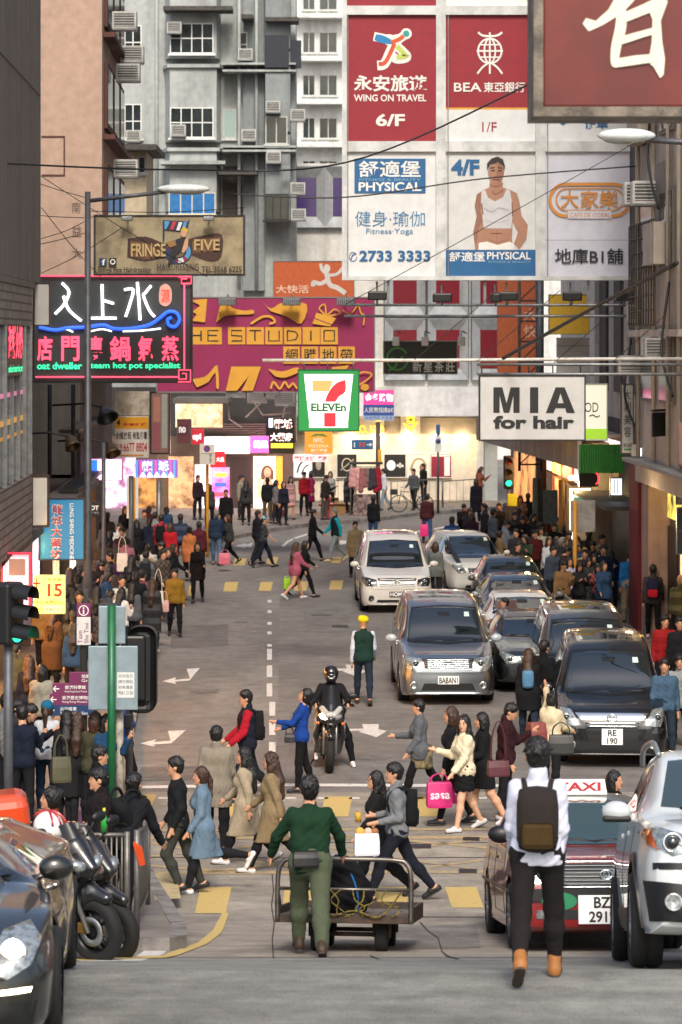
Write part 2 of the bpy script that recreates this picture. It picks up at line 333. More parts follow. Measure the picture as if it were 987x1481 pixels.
for x_, y_, r_ in ((455, 1070, 9), (300, 1000, 12), (440, 990, 8), (530, 1095, 14), (350, 900, 7), (600, 1350, 16), (250, 1120, 10)):
    c0 = G(x_, y_); pts_ = [(c0.x + r_ * .022 * (1 + .35 * math.sin(3 * t + x_)) * math.cos(t), c0.y + r_ * .035 * (1 + .3 * math.sin(2 * t + y_)) * math.sin(t)) for t in np.linspace(0, 6.283, 20, False)]
    sheet('oil_stain', pts_, .0075, mat('oil_stain', (.105, .098, .09), .7, col2=(.17, .157, .143), scale=5, detail=10))
# pavements (a real step)
Lp = lambda L, d: (RX(L, d), d)
left_edge = [(-30, 27.55), (Lp(-.93, 27.5)[0], 27.5), Lp(-.86, 27.9), Lp(-.92, 30), Lp(-1.15, 33), Lp(-1.6, 37), Lp(-2.0, 42), Lp(-2.4, 50), Lp(-2.62, 60), Lp(-2.7, 84), Lp(-3.0, 90), Lp(-4.2, 95), Lp(-6.5, 98), (-30, 99)]
right_edge = [(40, 41), Lp(8.2, 41), Lp(7.0, 42.5), Lp(6.75, 46), Lp(6.7, 60), Lp(6.6, 84), Lp(6.9, 90), Lp(8.2, 94), (40, 96)]
far_edge = [(-40, 103), tuple(G(250, 800, .13)[:2]), tuple(G(338, 774, .13)[:2]), tuple(G(397, 763, .13)[:2]), tuple(G(450, 756, .13)[:2]), tuple(G(553, 748, .13)[:2]), tuple(G(600, 741, .13)[:2]), tuple(G(760, 730, .13)[:2]), (40, 124), (40, 140), (-40, 140)]
def pavement(poly):
    sheet('pavement', poly, .13, M_PAVE, 0.0)
    c = Vector((sum(p[0] for p in poly) / len(poly), sum(p[1] for p in poly) / len(poly)))
for e in (left_edge, right_edge, far_edge): pavement(e)
def kerb(pts):                                     # granite kerb course along the edge
    A, B = stroke(pts, .16); sheet('kerb', A + B[::-1], .137, M_KERB, .004)
kerb(left_edge[:-1]); kerb(right_edge[1:-1]); kerb(far_edge[1:9])
sheet('tactile_paving', px([(215, 1265), (255, 1262), (262, 1300), (225, 1303)], .13), .136, mat('tactile_yellow', (.42, .33, .16), .8, col2=(.28, .23, .15), scale=5))
# ---------------------------------------------------------------- buildings
def wallm(n, c, c2=None, sc=1.2, st=(1, 1, .12)): return mat(n, c, .85, col2=c2 or tuple(x * .62 for x in lin(c)), scale=sc, stretch=st, bump=.15, bscale=20, detail=10, lo=.42, hi=.70, speck=.12, sps=4)
W_GREY = wallm('blue_grey_plaster', '#a3a8a6'); W_GREYD = wallm('grey_plaster', '#7f8686'); W_PEACH = wallm('peach_plaster', '#ad9280', '#9c8472', sc=.4); W_DARK = wallm('dark_concrete', '#67615c'); W_TILE = wallm('white_tile', '#c9c8c2'); W_BEV = wallm('grey_bevel', '#a0a4a6'); W_CREAM = wallm('cream_cladding', '#ddd2bf', sc=.5); W_BEIGE = wallm('beige_render', '#b3aa9d'); W_RED = wallm('red_brown_frames', '#5b3a33'); W_PALE = wallm('pale_render', '#cfd0cc')
def lamp_at(p, e, c, r=.12):                      # the light a lit lamp or shopfront throws
    l = bpy.data.lights.new('shop_lamp', 'POINT'); l.energy = e; l.color = lin(c); l.shadow_soft_size = r; o = bpy.data.objects.new('shop_lamp', l); COL.objects.link(o); o.location = p
def XP(x, d): return (x - CX) * d / F
def ZP(y, d): return CAMZ - (y - YH) * d / F
def pbox(mb, rect, d0, d1, dref=None, mi=0):        # a block whose front face fills a photo rectangle at depth d0
    x0, y0, x1, y1 = rect; return mb.box(XP(x0, d0), XP(x1, d0), d0, d1, ZP(y1, d0), ZP(y0, d0), mi)
def window(parent, rect, d, nx=2, ny=1, frame=None, glass=None, sill=True, depth=.12, bar=.045):
    fm = frame or mat('window_frame', '#b9bcb8', .5, var=.2); x0, y0, x1, y1 = rect; X0, X1, Z0, Z1 = XP(x0, d), XP(x1, d), ZP(y1, d), ZP(y0, d); mb = MB(); f = d - .03
    for i in range(nx + 1): x = X0 + (X1 - X0 - bar) * i / nx; mb.box(x, x + bar, f, d + .02, Z0, Z1)
    for j in range(ny + 1):
        z = Z0 + (Z1 - Z0 - bar) * j / ny
        for i in range(nx): xa = X0 + (X1 - X0 - bar) * i / nx + bar; xb = X0 + (X1 - X0 - bar) * (i + 1) / nx; mb.box(xa, xb, f + .004, d + .02, z, z + bar)
    if sill: mb.box(X0 - .08, X1 + .08, d - .10, d - .03, Z0 - .09, Z0 - .002)
    w = mb.build('window', fm, parent)
    g = MB(); g.box(X0 + .01, X1 - .01, d - .012, d + .01, Z0 + .01, Z1 - .01); g.build('pane', glass or M_WGLASS, w); return w
N_AC = [0]
def aircon(p, w=.62, h=.42, dpt=.5, rz=0, where='', col='#b7b8b3'):
    N_AC[0] += 1
    root = thing('air_conditioner', 'boxy window air conditioner ' + where, 'air conditioner', p, RAD(rz), 'air conditioners on the facades')
    MB().rbox(-w / 2, w / 2, 0, dpt, 0, h, .015).build('casing', mat('ac_casing' + col, col, .6, var=.3, scale=5), root)
    g = MB(); g.box(-w * .42, w * .42, -.006, .0, h * .12, h * .88); gr = g.build('grille', mat('ac_grille', '#4b4d4b', .7), root)
    g = MB()
    for k in range(5): g.box(-w * .42, w * .42, -.012, -.007, h * (.16 + .15 * k), h * (.16 + .15 * k) + .02)
    g.build('louvre', mat('ac_casing' + col, col), gr)
    b = MB(); b.box(-w * .5, w * .5, .02, dpt, -.035, -.004); b.build('bracket', M_METAL, root); return root
def pipe(name, label, pts, r, m=M_METAL, cat='pipe', group='pipes on the facades'):
    o = MB().tube(pts, r, 8).build(name, m); return tag(o, label, cat, group)
# far backdrop block
b = thing('apartment_block', 'pale apartment block far behind the grey one, seen through the gap in the roofs', 'building', (0, 0, 0))
mb = MB(); mb.box(XP(-100, 165), XP(1100, 165), 165, 172, 0, 45); mb.build('wall', W_PALE, b)
for y in range(-140, 420, 62):
    for x, w in ((438, 18), (462, 26)): window(b, (x, y, x + w, y + 30), 165, 2, 1)
    mb = MB(); mb.box(XP(425, 165), XP(500, 165), 163.9, 164.98, ZP(y + 44, 165), ZP(y + 40, 165)); mb.build('balcony_slab', W_PALE, b)
# white tiled tower with bevelled windows
D = 121; b = thing('tower_block', 'white tiled building with deep square window surrounds behind the big billboard', 'building')
mb = MB(); pbox(mb, (424, 236, 498, 566), D, D + 12); pbox(mb, (498, -160, 760, 566), D, D + 12); mb.build('wall', W_TILE, b)
pr = M_pr = mat('purple_pane', '#3b2a63', .15, spec=.8); rd = mat('red_pane', '#6d1a26', .2, spec=.8)
for yc in (505, 412, 285, 190, 96, 2):
    for xc in (441, 499, 586, 648, 712):
        if xc < 500 and yc != 285: continue
        hw, hh, iw, ih = 31, 46, 17, 28; mb = MB(); f = D - .30; P4 = lambda a, bb, y: [(XP(xc - a, D), y, ZP(yc + bb, D)), (XP(xc + a, D), y, ZP(yc + bb, D)), (XP(xc + a, D), y, ZP(yc - bb, D)), (XP(xc - a, D), y, ZP(yc - bb, D))]
        mb.add(P4(hw, hh, D) + P4(hw - 2, hh - 2, f) + P4(iw, ih, D - .01), [(i, (i + 1) % 4, 4 + (i + 1) % 4, 4 + i) for i in range(4)] + [(4 + i, 4 + (i + 1) % 4, 8 + (i + 1) % 4, 8 + i) for i in range(4)])
        w = mb.build('window_surround', W_BEV, b); g = MB(); g.add(P4(iw, ih, D - .02), [(0, 1, 2, 3)]); g.build('pane', pr if xc < 500 else (rd if yc > 380 else M_WGLASS), w)
mb = MB(); pbox(mb, (428, 560, 720, 602), D - 1.6, D - .01); mb.build('canopy', wallm('canopy_white', '#d5d6d4'), b)
mb = MB(); pbox(mb, (424, 596, 700, 745), D, D + 1); mb.build('shopfront', W_CREAM, b)
mb = MB(); pbox(mb, (425, 604, 690, 628), D - .35, D - .01); mb.build('fascia', wallm('fascia_taupe', '#a79a8a', sc=.5), b)
mb = MB(); pbox(mb, (690, 600, 700, 742), D - .3, D - .002); mb.build('corner_post', W_TILE, b)
gl = mat('shop_glass', '#b9bdb6', .1, var=.1, spec=.8); mb = MB(); pbox(mb, (701, 600, 720, 742), D - .2, D + 4); mb.build('glass_corner', gl, b)
for x in (505, 548, 590, 632, 668):              # downlights over the posters
    mb = MB(); mb.cyl((XP(x, D), D - .22, ZP(629, D)), (XP(x, D), D - .22, ZP(628, D) + .02), .07); o = mb.build('downlight', glow('#fff0d0', 10), b); lamp_at((XP(x, D), D - .55, ZP(634, D)), 28, '#ffe2b0')
for i, (x0, x1, c, lab) in enumerate(((488, 516, '#141414', 'black shop poster with a jewel, left of the brown post'), (556, 587, '#131417', 'black shop poster showing a round white watch face'), (590, 621, '#d8d3c8', 'pale shop poster of a pale jewel piece behind two standing men'), (624, 653, '#7c1830', 'dark red and white shop poster, rightmost on the cream wall'), (452, 470, '#1b1a1c', 'narrow dark shop poster beside the hydrant man'), (425, 450, '#e8e6e2', 'bright white shop poster left of the narrow dark one'))):
    y0, y1 = 657, 690; it = []
    if c == '#131417': it = [('E', (566, 673, 6.5, 7.5), ink('#dfe3e6')), ('L', [(574, 673), (584, 674)], 3, ink('#c8ccd0')), ('E', (579, 673, 2.5, 4), ink('#aab0b6'))]
    elif x0 == 488: it = [('L', arc(502, 672, 7, 9, 0, 330), 1.6, ink('#b9b2a6')), ('L', [(493, 680), (503, 672), (512, 664)], 2.2, ink('#8c8478'))]
    elif x0 == 590: it = [('L', spline([(594, 680), (600, 666), (610, 664), (617, 674)]), 3, ink('#9d8a6a')), ('E', (612, 676, 5, 6), ink('#8a6a52'))]
    elif x0 == 624: it = [('R', (643, 661, 651, 688), ink('#e6dfe0')), ('R', (625, 658, 652, 660), ink('#e6dfe0'))]
    elif x0 == 452: it = [('E', (461, 672, 4, 8), ink('#a39a90'))]
    else: it = [('L', spline([(430, 684), (434, 672), (442, 664)]), 2.5, ink('#222222')), ('L', spline([(436, 686), (441, 676), (447, 672)]), 2, ink('#333333'))]
    sign('shop_poster', lab, (x0, y0, x1, y1), D - .14, ink(c) if c != '#e8e6e2' else glow(c, .5), it, .08, mat('frame_white', '#d8d6d0'), 1, 'poster', 'posters on the cream shopfront')
gold = glow('#ffd23a', .9)
sign('shop_emblem', 'gold letters above the brown post on the taupe fascia', (508, 598, 556, 627), D - .45, W_CREAM, [('T', '好', (543, 599, 556, 611), gold, .03), ('T', 'CO. LTD', (512, 615, 556, 626), gold, .03)], .06)
sign('shop_emblem', 'gold bird shaped emblem on the taupe fascia', (580, 600, 608, 627), D - .44, W_CREAM, [('P', [(583, 612), (587, 612), (594, 619), (601, 611), (606, 609), (595, 625)], gold), ('R', (589, 602, 600, 612), gold), ('R', (592, 605, 597, 609), ink('#8d7a4a'))], .05)
# grey residential block
D = 117; b = thing('residential_block', 'blue grey tenement with bay windows and pipes at the end of the street', 'building')
mb = MB(); pbox(mb, (120, -180, 428, 640), D, D + 3); mb.build('wall', W_GREY, b)
for y0, y1 in ((-150, -60), (-40, 86), (83, 206), (203, 306)):
    mb = MB(); xa, xb = XP(239, D), XP(320, D); za, zb = ZP(y1, D), ZP(y0 + 8, D); mb.slab([(xa, D - .01), (xa + .25, D - .9), (xb - .15, D - .9), (xb, D - .01)], za, zb - .28); mb.slab([(xa - .1, D - .01), (xa + .15, D - 1.05), (xb - .02, D - 1.05), (xb + .15, D - .01)], zb - .275, zb - .13); mb.build('bay', W_GREY, b)
for y0 in (33, 155, -90): window(b, (246, y0, 309, y0 + 44), D - .93, 4, 2, mat('white_frame', '#cfd2cf'))
window(b, (244, 278, 312, 310), D - .93, 4, 1, mat('cream_frame', '#c9c2ae'), mat('blue_board', '#1f6fae', .5, var=.3))
for y0 in (36, 150, -80): window(b, (180, y0, 205, y0 + 50), D - .03, 2, 2, mat('white_frame', '#cfd2cf'))
for y0, y1 in ((-100, 70), (74, 190), (194, 320)):
    mb = MB(); pbox(mb, (384, y0, 420, y1), D - 1.3, D - .01); mb.build('balcony_block', W_GREYD, b)
mb = MB(); pbox(mb, (352, -180, 383, 420), D - .5, D - .01); mb.build('pilaster', W_GREYD, b)
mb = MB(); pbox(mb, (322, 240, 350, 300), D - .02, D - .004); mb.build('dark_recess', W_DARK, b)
window(b, (384, 168, 416, 208), D - 1.33, 2, 1); window(b, (323, 158, 342, 200), D - .05, 1, 1, None, mat('frosted', '#8fa5a0', .3)); window(b, (383, 280, 418, 318), D - 1.33, 3, 1, M_DARKM); window(b, (346, 46, 358, 82), D - .53, 1, 2)
mb = MB(); pbox(mb, (383, 50, 418, 97), D - 1.5, D - 1.36); mb.build('balcony_panel', mat('navy_sheet', '#1c2330', .5, var=.4), b); mb = MB(); pbox(mb, (418, 58, 436, 98), D - 1.2, D - 1.0); mb.build('balcony_panel', mat('navy_sheet', '#1c2330'), b)
for x0, x1, y in ((236, 336, 8), (384, 432, 24), (349, 366, 20), (316, 372, 246)): mb = MB(); pbox(mb, (x0, y, x1, y + 6), D - 1.9, D - .5); mb.build('awning', mat('sheet_awning', '#4b4843', .8, var=.5), b)
for y in (90, 210, 100, 216): mb = MB(); pbox(mb, (322, y, 428, y + 3), D - 1.40, D - .02) ; mb.build('ledge', W_GREY, b)
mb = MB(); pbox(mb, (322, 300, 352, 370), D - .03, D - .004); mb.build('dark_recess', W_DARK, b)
mb = MB(); pbox(mb, (232, 232, 326, 237), D - 1.5, D - .3); mb.build('ledge', W_GREY, b)
mb = MB(); pbox(mb, (140, 560, 428, 640), D - .6, D - .01); mb.build('mezzanine', wallm('sooty_wall', '#383736'), b)
for i, x in enumerate((347, 372, 227)): pipe('drain_pipe', 'grey drain pipe, %s on the grey tenement' % ('centre one' , 'right hand one', 'left hand one beside the bays')[i], [(XP(x, D), D - .7 if i < 2 else D - .12, ZP(-170, D)), (XP(x, D), D - .7 if i < 2 else D - .12, ZP(420, D))], .07, W_GREY)
for (x, y, dd, w) in ((258, 196, 1.4, 'under the lower bay window of the grey tenement'), (193, 204, .4, 'under the left window of the grey tenement'), (360, 203, .9, 'on the pilaster of the grey tenement'), (395, 162, 1.8, 'at the top left of the balcony window'), (431, 174, 1.8, 'right of the balcony window'), (396, 235, 1.8, 'below the balcony window'), (431, 280, 1.8, 'near the purple pane'), (432, 318, 1.8, 'lowest by the purple pane'), (355, 86, 1.1, 'by the drain pipe high up'), (252, 47, 1.45, 'set in the top bay window')): aircon(W(x, y, D - dd), .6, .46, .5, 0, w)
MB().box(XP(410, D), XP(421, D), D - 2.1, D - 1.9, ZP(246, D), ZP(245, D)).build('ledge', W_GREY, b)
# peach gable building along the left
b = thing('tenement_house', 'peach gabled tenement with red brown side windows on the left', 'building')
xr = RX(-4.62, 80); mb = MB(); mb.slab([(XP(-40, 80), 80), (xr, 80), (RX(-4.62, 91), 91), (RX(-4.62, 91) - 8, 91)], 6.0, 24); mb.build('wall', W_PEACH, b)
for k in range(5):
    z = 7.2 + k * 2.9
    for a, bb in ((80.9, 83.6), (84.4, 87.2), (88, 90.6)):
        f = MB(); f.box(0, .10, a, bb, z, z + 1.9); f.v = [(RX(-4.62, v[1]) + v[0] + .004, v[1], v[2]) for v in f.v]; w = f.build('window', W_RED, b)
        f = MB(); f.box(.101, .12, a + .15, bb - .15, z + .15, z + 1.75); f.v = [(RX(-4.62, v[1]) + v[0], v[1], v[2]) for v in f.v]; f.build('pane', M_WGLASS, w)
    f = MB(); f.box(0.002, .34, 80.5, 90.8, z - .34, z - .2); f.v = [(RX(-4.62, v[1]) + v[0], v[1], v[2]) for v in f.v]; f.build('ledge', W_RED, b)
mb = MB(); 
for a in ((60, 196, 94, 198), (60, 252, 94, 254), (92, 198.1, 94, 251.9)): pbox(mb, a, 79.97, 79.996)
mb.build('conduit', W_RED, b)
for (dd, z, w) in ((81.5, 15.9, 'highest on the peach tenement side'), (83.6, 14.6, 'second from the top on the peach tenement side'), (86.2, 15.4, 'far one near the top of the peach tenement side'), (82.3, 11.7, 'lowest on the peach tenement side')): aircon((RX(-4.62, dd) + .55, dd, z), .7, .5, .5, 0, w)
items_on(b, [('T', t, r, mat('faded_char', '#6b5a52', .8)) for t, r in (('南', (104, 292, 117, 308)), ('益', (104, 326, 118, 342)), ('大', (104, 358, 118, 374)))], 80 / F, CX, YH, 79.985)
for o in b.children:
    if o.name.startswith('lettering'): o.location.z = CAMZ
# pale lean-to between
b = thing('rear_house', 'small cream rear house with a tin roof behind the peach tenement', 'building'); mb = MB(); pbox(mb, (172, 214, 212, 330), 108, 112); mb.build('wall', wallm('cream_old', '#c7b89c'), b); mb = MB(); pbox(mb, (170, 208, 226, 216), 106.5, 112); mb.build('roof', mat('sheet_awning', '#4b4843'), b); window(b, (200, 226, 211, 250), 107.98, 1, 1)
# near dark block on the left, bay with brick bands
b = thing('corner_block', 'dark concrete block with a brick banded window bay at the left edge', 'building')
mb = MB(); mb.slab([(-16, 40), (RX(-4.6, 40), 40), (RX(-4.6, 58), 58), (-16, 58)], ZP(410, 58), 30); mb.build('upper_wall', W_DARK, b)
mb = MB(); mb.slab([(RX(-4.6, 40) - .1, 40.1), (RX(-4.6, 40) + .012, 40.1), (RX(-4.6, 57.9) + .012, 57.9), (RX(-4.6, 57.9) - .1, 57.9)], ZP(139, 58), ZP(137, 58)); mb.build('joint', M_DARKM, b)
brick = bpy.data.materials.new('dark_brick'); brick.use_nodes = True; t = brick.node_tree; bn = t.nodes.new('ShaderNodeTexBrick'); bn.inputs['Scale'].default_value = 1; bn.inputs['Color1'].default_value = (.17, .145, .13, 1); bn.inputs['Color2'].default_value = (.23, .20, .18, 1); bn.inputs['Mortar'].default_value = (.06, .055, .05, 1); bn.inputs['Brick Width'].default_value = .5; bn.inputs['Row Height'].default_value = .16; bn.inputs['Mortar Size'].default_value = .02
tc = t.nodes.new('ShaderNodeTexCoord'); mp = t.nodes.new('ShaderNodeMapping'); mp.inputs['Rotation'].default_value = (RAD(90), 0, RAD(90)); cb = t.nodes.new('ShaderNodeCombineXYZ'); sx_ = t.nodes.new('ShaderNodeSeparateXYZ'); t.links.new(tc.outputs['Object'], sx_.inputs[0]); t.links.new(sx_.outputs['Y'], cb.inputs['X']); t.links.new(sx_.outputs['Z'], cb.inputs['Y']); t.links.new(cb.outputs[0], bn.inputs['Vector']); t.links.new(bn.outputs['Color'], t.nodes['Principled BSDF'].inputs['Base Color']); t.nodes['Principled BSDF'].inputs['Roughness'].default_value = .85
def sbay(name, m, z0, z1, d0, d1, L=-4.6, thick=3.0, par=b):
    mb = MB(); mb.slab([(RX(L, d0) - thick, d0), (RX(L, d0), d0), (RX(L, d1), d1), (RX(L, d1) - thick, d1)], z0, z1); return mb.build(name, m, par)
sbay('brick_band', brick, 7.25, 8.0, 40, 55.9); sbay('brick_band', brick, 3.1, 4.35, 40, 55.9)
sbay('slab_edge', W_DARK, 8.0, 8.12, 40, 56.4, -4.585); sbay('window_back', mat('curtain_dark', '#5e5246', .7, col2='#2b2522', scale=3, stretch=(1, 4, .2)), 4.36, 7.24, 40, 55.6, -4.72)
for d in np.arange(47.5, 56, 1.35): sbay('mullion', M_METAL, 4.36, 7.24, d, d + .07, -4.58, .1)
for k, (c, z, h, e) in enumerate((('#d8a24a', 5.45, .10, .22), ('#e88ab8', 5.95, .08, .22), ('#c8923a', 5.2, .06, .2))): sbay('lit_shelf', glow(c, e), z, z + h, 48, 55, -4.64, .015)  # coloured reflections in the bay glass, painted as thin glowing bands
sbay('glazing', mat('bay_glass', '#3a3f3e', .06, spec=1), 4.4, 7.2, 40, 55.5, -4.66, .03)
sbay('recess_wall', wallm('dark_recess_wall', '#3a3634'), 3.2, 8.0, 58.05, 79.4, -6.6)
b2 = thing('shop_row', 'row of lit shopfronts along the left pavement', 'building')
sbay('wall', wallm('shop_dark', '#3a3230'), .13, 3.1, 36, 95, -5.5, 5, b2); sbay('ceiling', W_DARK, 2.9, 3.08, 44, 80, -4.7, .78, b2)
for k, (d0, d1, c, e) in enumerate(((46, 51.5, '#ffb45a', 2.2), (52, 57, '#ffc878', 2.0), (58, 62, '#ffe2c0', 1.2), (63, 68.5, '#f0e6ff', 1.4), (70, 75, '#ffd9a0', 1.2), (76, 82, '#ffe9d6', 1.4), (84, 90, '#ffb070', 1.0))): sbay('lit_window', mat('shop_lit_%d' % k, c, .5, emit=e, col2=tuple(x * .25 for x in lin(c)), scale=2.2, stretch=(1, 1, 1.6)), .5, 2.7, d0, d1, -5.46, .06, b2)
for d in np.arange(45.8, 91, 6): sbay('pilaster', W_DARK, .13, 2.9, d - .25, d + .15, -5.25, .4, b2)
# upper part of the left row between dark block and the far shops
for d_ in (46.5, 50.5, 54.5, 60, 66): lamp_at((RX(-4.9, d_), d_, 2.6), 130 if d_ < 56 else 70, '#ffb060')
for x_ in (294, 320, 384): lamp_at((XP(x_, 113.5), 113.5, 2.6), 60, '#ffe0d8')
b3 = thing('low_block', 'dark low building with metal awnings behind the neon sign', 'building'); sbay('wall', wallm('grime_wall', '#56524e'), 3.2, 6.2, 79.5, 96, -5.2, 8, b3)
for k, z in enumerate((3.1, 4.6)): sbay('awning', mat('dark_awning', '#262422'), z, z + .1, 72, 90 - 6 * k, -4.75, .5, b3)
# far frontage shops (left of the white tower)
D = 115.5; b4 = thing('shop_parade', 'row of bright cosmetic shops facing the junction below the grey tenement', 'building'); mb = MB(); pbox(mb, (120, 632, 424, 760), D, D + 1.3); mb.build('wall', wallm('parade_wall', '#5b4c40'), b4)
def litp(par, rect, d, c, e, name='lit_window', c2=None, sc=1.5): mb = MB(); pbox(mb, rect, d - .06, d - .004); return mb.build(name, mat('glow_%s_%g_%s' % (c.lstrip('#'), e, c2), c, .5, emit=e, col2=lin(c2) if c2 else None, scale=sc), par)
for r, c, e, c2 in (((282, 672, 306, 735), '#fff6ee', 1.1, '#c8a8a0'), ((307, 676, 332, 742), '#ff8fc8', 1.0, '#e04a90'), ((335, 660, 365, 742), '#3a2c28', .0, None), ((367, 660, 399, 740), '#fff0dc', 1.5, '#ffd9b0'), ((400, 660, 409, 742), '#e08a2a', .8, None), ((200, 690, 226, 742), '#c88a4a', .5, '#3a2418'), ((243, 660, 280, 742), '#d8a878', .5, '#5a3a28'), ((150, 650, 196, 742), '#ffd0f0', .8, '#7a4a6a')): litp(b4, r, D, c, e, c2=c2)
for r in ((372, 690, 378, 720), (384, 700, 390, 728)): litp(b4, r, D - .07, '#e0b080', .8, 'display')
def items_world(par, its, d):
    n0 = set(par.children); items_on(par, its, d / F, CX, YH, d, .003)
    for o in set(par.children) - n0: o.location.z = CAMZ
items_world(b4, [('P', spline([(377, 694), (378, 680), (384, 673), (391, 674), (396, 682), (396, 694)], 3), mat('poster_hair', '#6a4630', .6), 'poster'), ('E', (387, 683, 5, 7), mat('poster_skin', '#d9a888', .6), 'poster'), ('P', [(380, 697), (384, 690), (390, 690), (395, 697), (396, 706), (379, 706)], mat('poster_skin', '#d9a888', .6), 'poster'), ('L', [(385, 687), (389, 687)], 1.2, ink('#a03a34'), 'poster')], D - .075)
for i_, (x_, y_) in enumerate(((341, 574), (394, 576), (372, 582), (412, 586))): aircon(W(x_, y_, 114.5), .8, .55, .5, 0, ('leftmost', 'third', 'second', 'rightmost')[i_] + ' under the magenta banner', '#6d6e6c')
for i_, p_ in enumerate(([(330, 572), (332, 606), (350, 618)], [(360, 570), (380, 600), (420, 598)], [(355, 604), (385, 575), (400, 572)], [(408, 612), (412, 590), (430, 580)])): MB().tube([W(x_, y_, 114.2) for x_, y_ in p_], .04, 6).build('conduit', W_DARK, b4)
for k_ in range(6): MB().box(XP(296, 114.4), XP(385, 114.4), 114.3, 114.5, ZP(614 + k_ * 3.2, 114.4), ZP(613 + k_ * 3.2, 114.4)).build('shutter_slat', mat('slat_brown', '#5a4a44', .6), b4)
for k in range(4): litp(b4, (311, 684 + k * 14, 328, 690 + k * 14), D - .07, ('#f7d24a', '#3a60b0', '#e04a60', '#f4f4f4')[k], .6, 'display')
mb = MB(); mb.box(XP(227, 110), XP(242, 110), 110, 110.9, .13, ZP(590, 110)); mb.build('column', wallm('brown_column', '#7a614b'), b4)
litp(b4, (254, 584, 322, 618), 113, '#ffe6bc', .9, 'lit_soffit', '#c8a070')
mb = MB(); pbox(mb, (250, 576, 330, 583), 111, 115); mb.build('soffit', W_DARK, b4)
# right hand side
b5 = thing('right_block', 'weathered beige corner block with caged windows and wires at the right edge', 'building')
def rbay(name, m, z0, z1, d0, d1, L=8.6, thick=4.0, par=None):
    mb = MB(); mb.slab([(RX(L, d0), d0), (RX(L, d0) + thick, d0), (RX(L, d1) + thick, d1), (RX(L, d1), d1)], z0, z1); return mb.build(name, m, par)
rbay('wall', W_BEIGE, 3.7, 28, 44, 66.2, 8.6, 6, b5)
for k in range(6):
    z = 5.6 + k * 2.9
    for d0, d1 in ((59.6, 61.6), (62.6, 64.6)):
        w = rbay('window', mat('dull_frame', '#6d6a64', .6), z, z + 1.7, d0, d1, 8.52, .07, b5); rbay('pane', M_WGLASS, z + .08, z + 1.62, d0 + .1, d1 - .1, 8.50, .018, w)
cage = MB(); 
for d in np.arange(61.7, 65.9, .42): cage.tube([(RX(8.42, d), d, 7.3), (RX(8.42, d), d, 9.6)], .018, 5)
for z in np.arange(7.3, 9.7, .33): cage.tube([(RX(8.42, 61.7), 61.7, z), (RX(8.42, 65.8), 65.8, z), (RX(8.6, 65.8), 65.8, z)], .016, 5)
cage.build('window_cage', mat('rusty_cage', '#55504a', .7, var=.5), b5)
rbay('ledge', W_BEIGE, 7.05, 7.2, 58, 66, 8.4, .25, b5); rbay('ledge', W_BEIGE, 12.6, 12.75, 58, 66, 8.48, .15, b5); rbay('tin_canopy', mat('sheet_grey', '#8a8a88', .6, var=.4), 4.2, 4.28, 55, 65.5, 8.2, .45, b5)
rbay('pink_board', wallm('pink_board', '#c9a6a0'), 4.45, 5.3, 55, 57.8, 8.4, .19, b5)
for d in (58.5, 60.1, 62.3, 64.9): MB().tube([(RX(8.5, d), d, 4.3), (RX(8.5, d), d, 20)], .05, 7).build('drain_pipe', W_BEIGE, b5)
for (dd, z, w) in ((63.4, 10.0, 'near the top right by the lamp head'), (62, 9.95, 'beside another one at the right edge')): aircon((RX(8.3, dd), dd, z), .6, .5, .5, 0, w, '#d0d0cc')
b6 = thing('right_row', 'pale building row on the right with dark louvres behind the signs', 'building')
rbay('wall', wallm('row_wall', '#b5b3ac'), 4.9, 30, 66.3, 80, 9.3, 10, b6); rbay('wall', wallm('row_wall', '#b5b3ac'), 4.9, 30, 80.01, 108, 11.2, 8, b6)
for d in np.arange(67.5, 79, 3.2): rbay('louvre', mat('dark_louvre', '#3c3a3a', .7), 5.6, 16, d, d + 1.5, 9.22, .07, b6)
rbay('white_pier', W_TILE, 5, 16, 78.6, 79.9, 9.1, .19, b6)
litp_r = lambda z0, z1, d0, d1, c, e, L=9.2, par=None, c2=None, nm='lit_window': rbay(nm, mat('rglow_%s_%g_%s' % (c.lstrip('#'), e, c2), c, .5, emit=e, col2=lin(c2) if c2 else None, scale=1.3), z0, z1, d0, d1, L, .06, par)
b7 = thing('right_shops', 'line of shopfronts with dark awnings along the right pavement', 'building')
rbay('wall', wallm('shop_wall_r', '#5a4f48'), .13, 4.88, 44, 108, 9.3, 8, b7)
for z0, z1, d0, d1, c, e, c2 in ((.4, 3.4, 97, 106, '#d98a4a', 1.0, '#6a3418'), (.4, 2.6, 88, 94, '#c06a30', .5, '#2a1812'), (3.6, 4.4, 90, 97, '#fff4e0', 1.2, '#c8a090'), (.3, 2.8, 70.3, 71.6, '#3aa0c0', .3, '#1c5070'), (2.9, 3.7, 63, 65.5, '#e8d060', .9, '#302418'), (.3, 2.6, 61, 63.4, '#e4c89a', .5, '#6a5038'), (3.7, 4.3, 74, 78, '#ffe8e0', .8, '#8a7a80'), (.2, 2.7, 72, 76, '#3a3230', .0, None), (.3, 2.7, 64, 65.5, '#171413', 0, None)): litp_r(z0, z1, d0, d1, c, e, 9.24, b7, c2)
rbay('red_pillar', wallm('red_pillar', '#6a1620'), .13, 4.0, 66.8, 68.5, 8.75, .55, b7); rbay('pink_pillar', wallm('pink_pillar', '#9c857a'), .13, 3.6, 65.4, 66.6, 8.8, .5, b7)
rbay('grey_pier', wallm('grey_pier', '#77706a'), .13, 4.2, 76.5, 78.0, 8.8, .5, b7)
rbay('awning', mat('dark_awning', '#262422'), 2.85, 2.95, 68.6, 76, 8.2, 1.0, b7)
mb = MB(); xg0, xg1 = XP(838, 74), XP(921, 74); n = 24
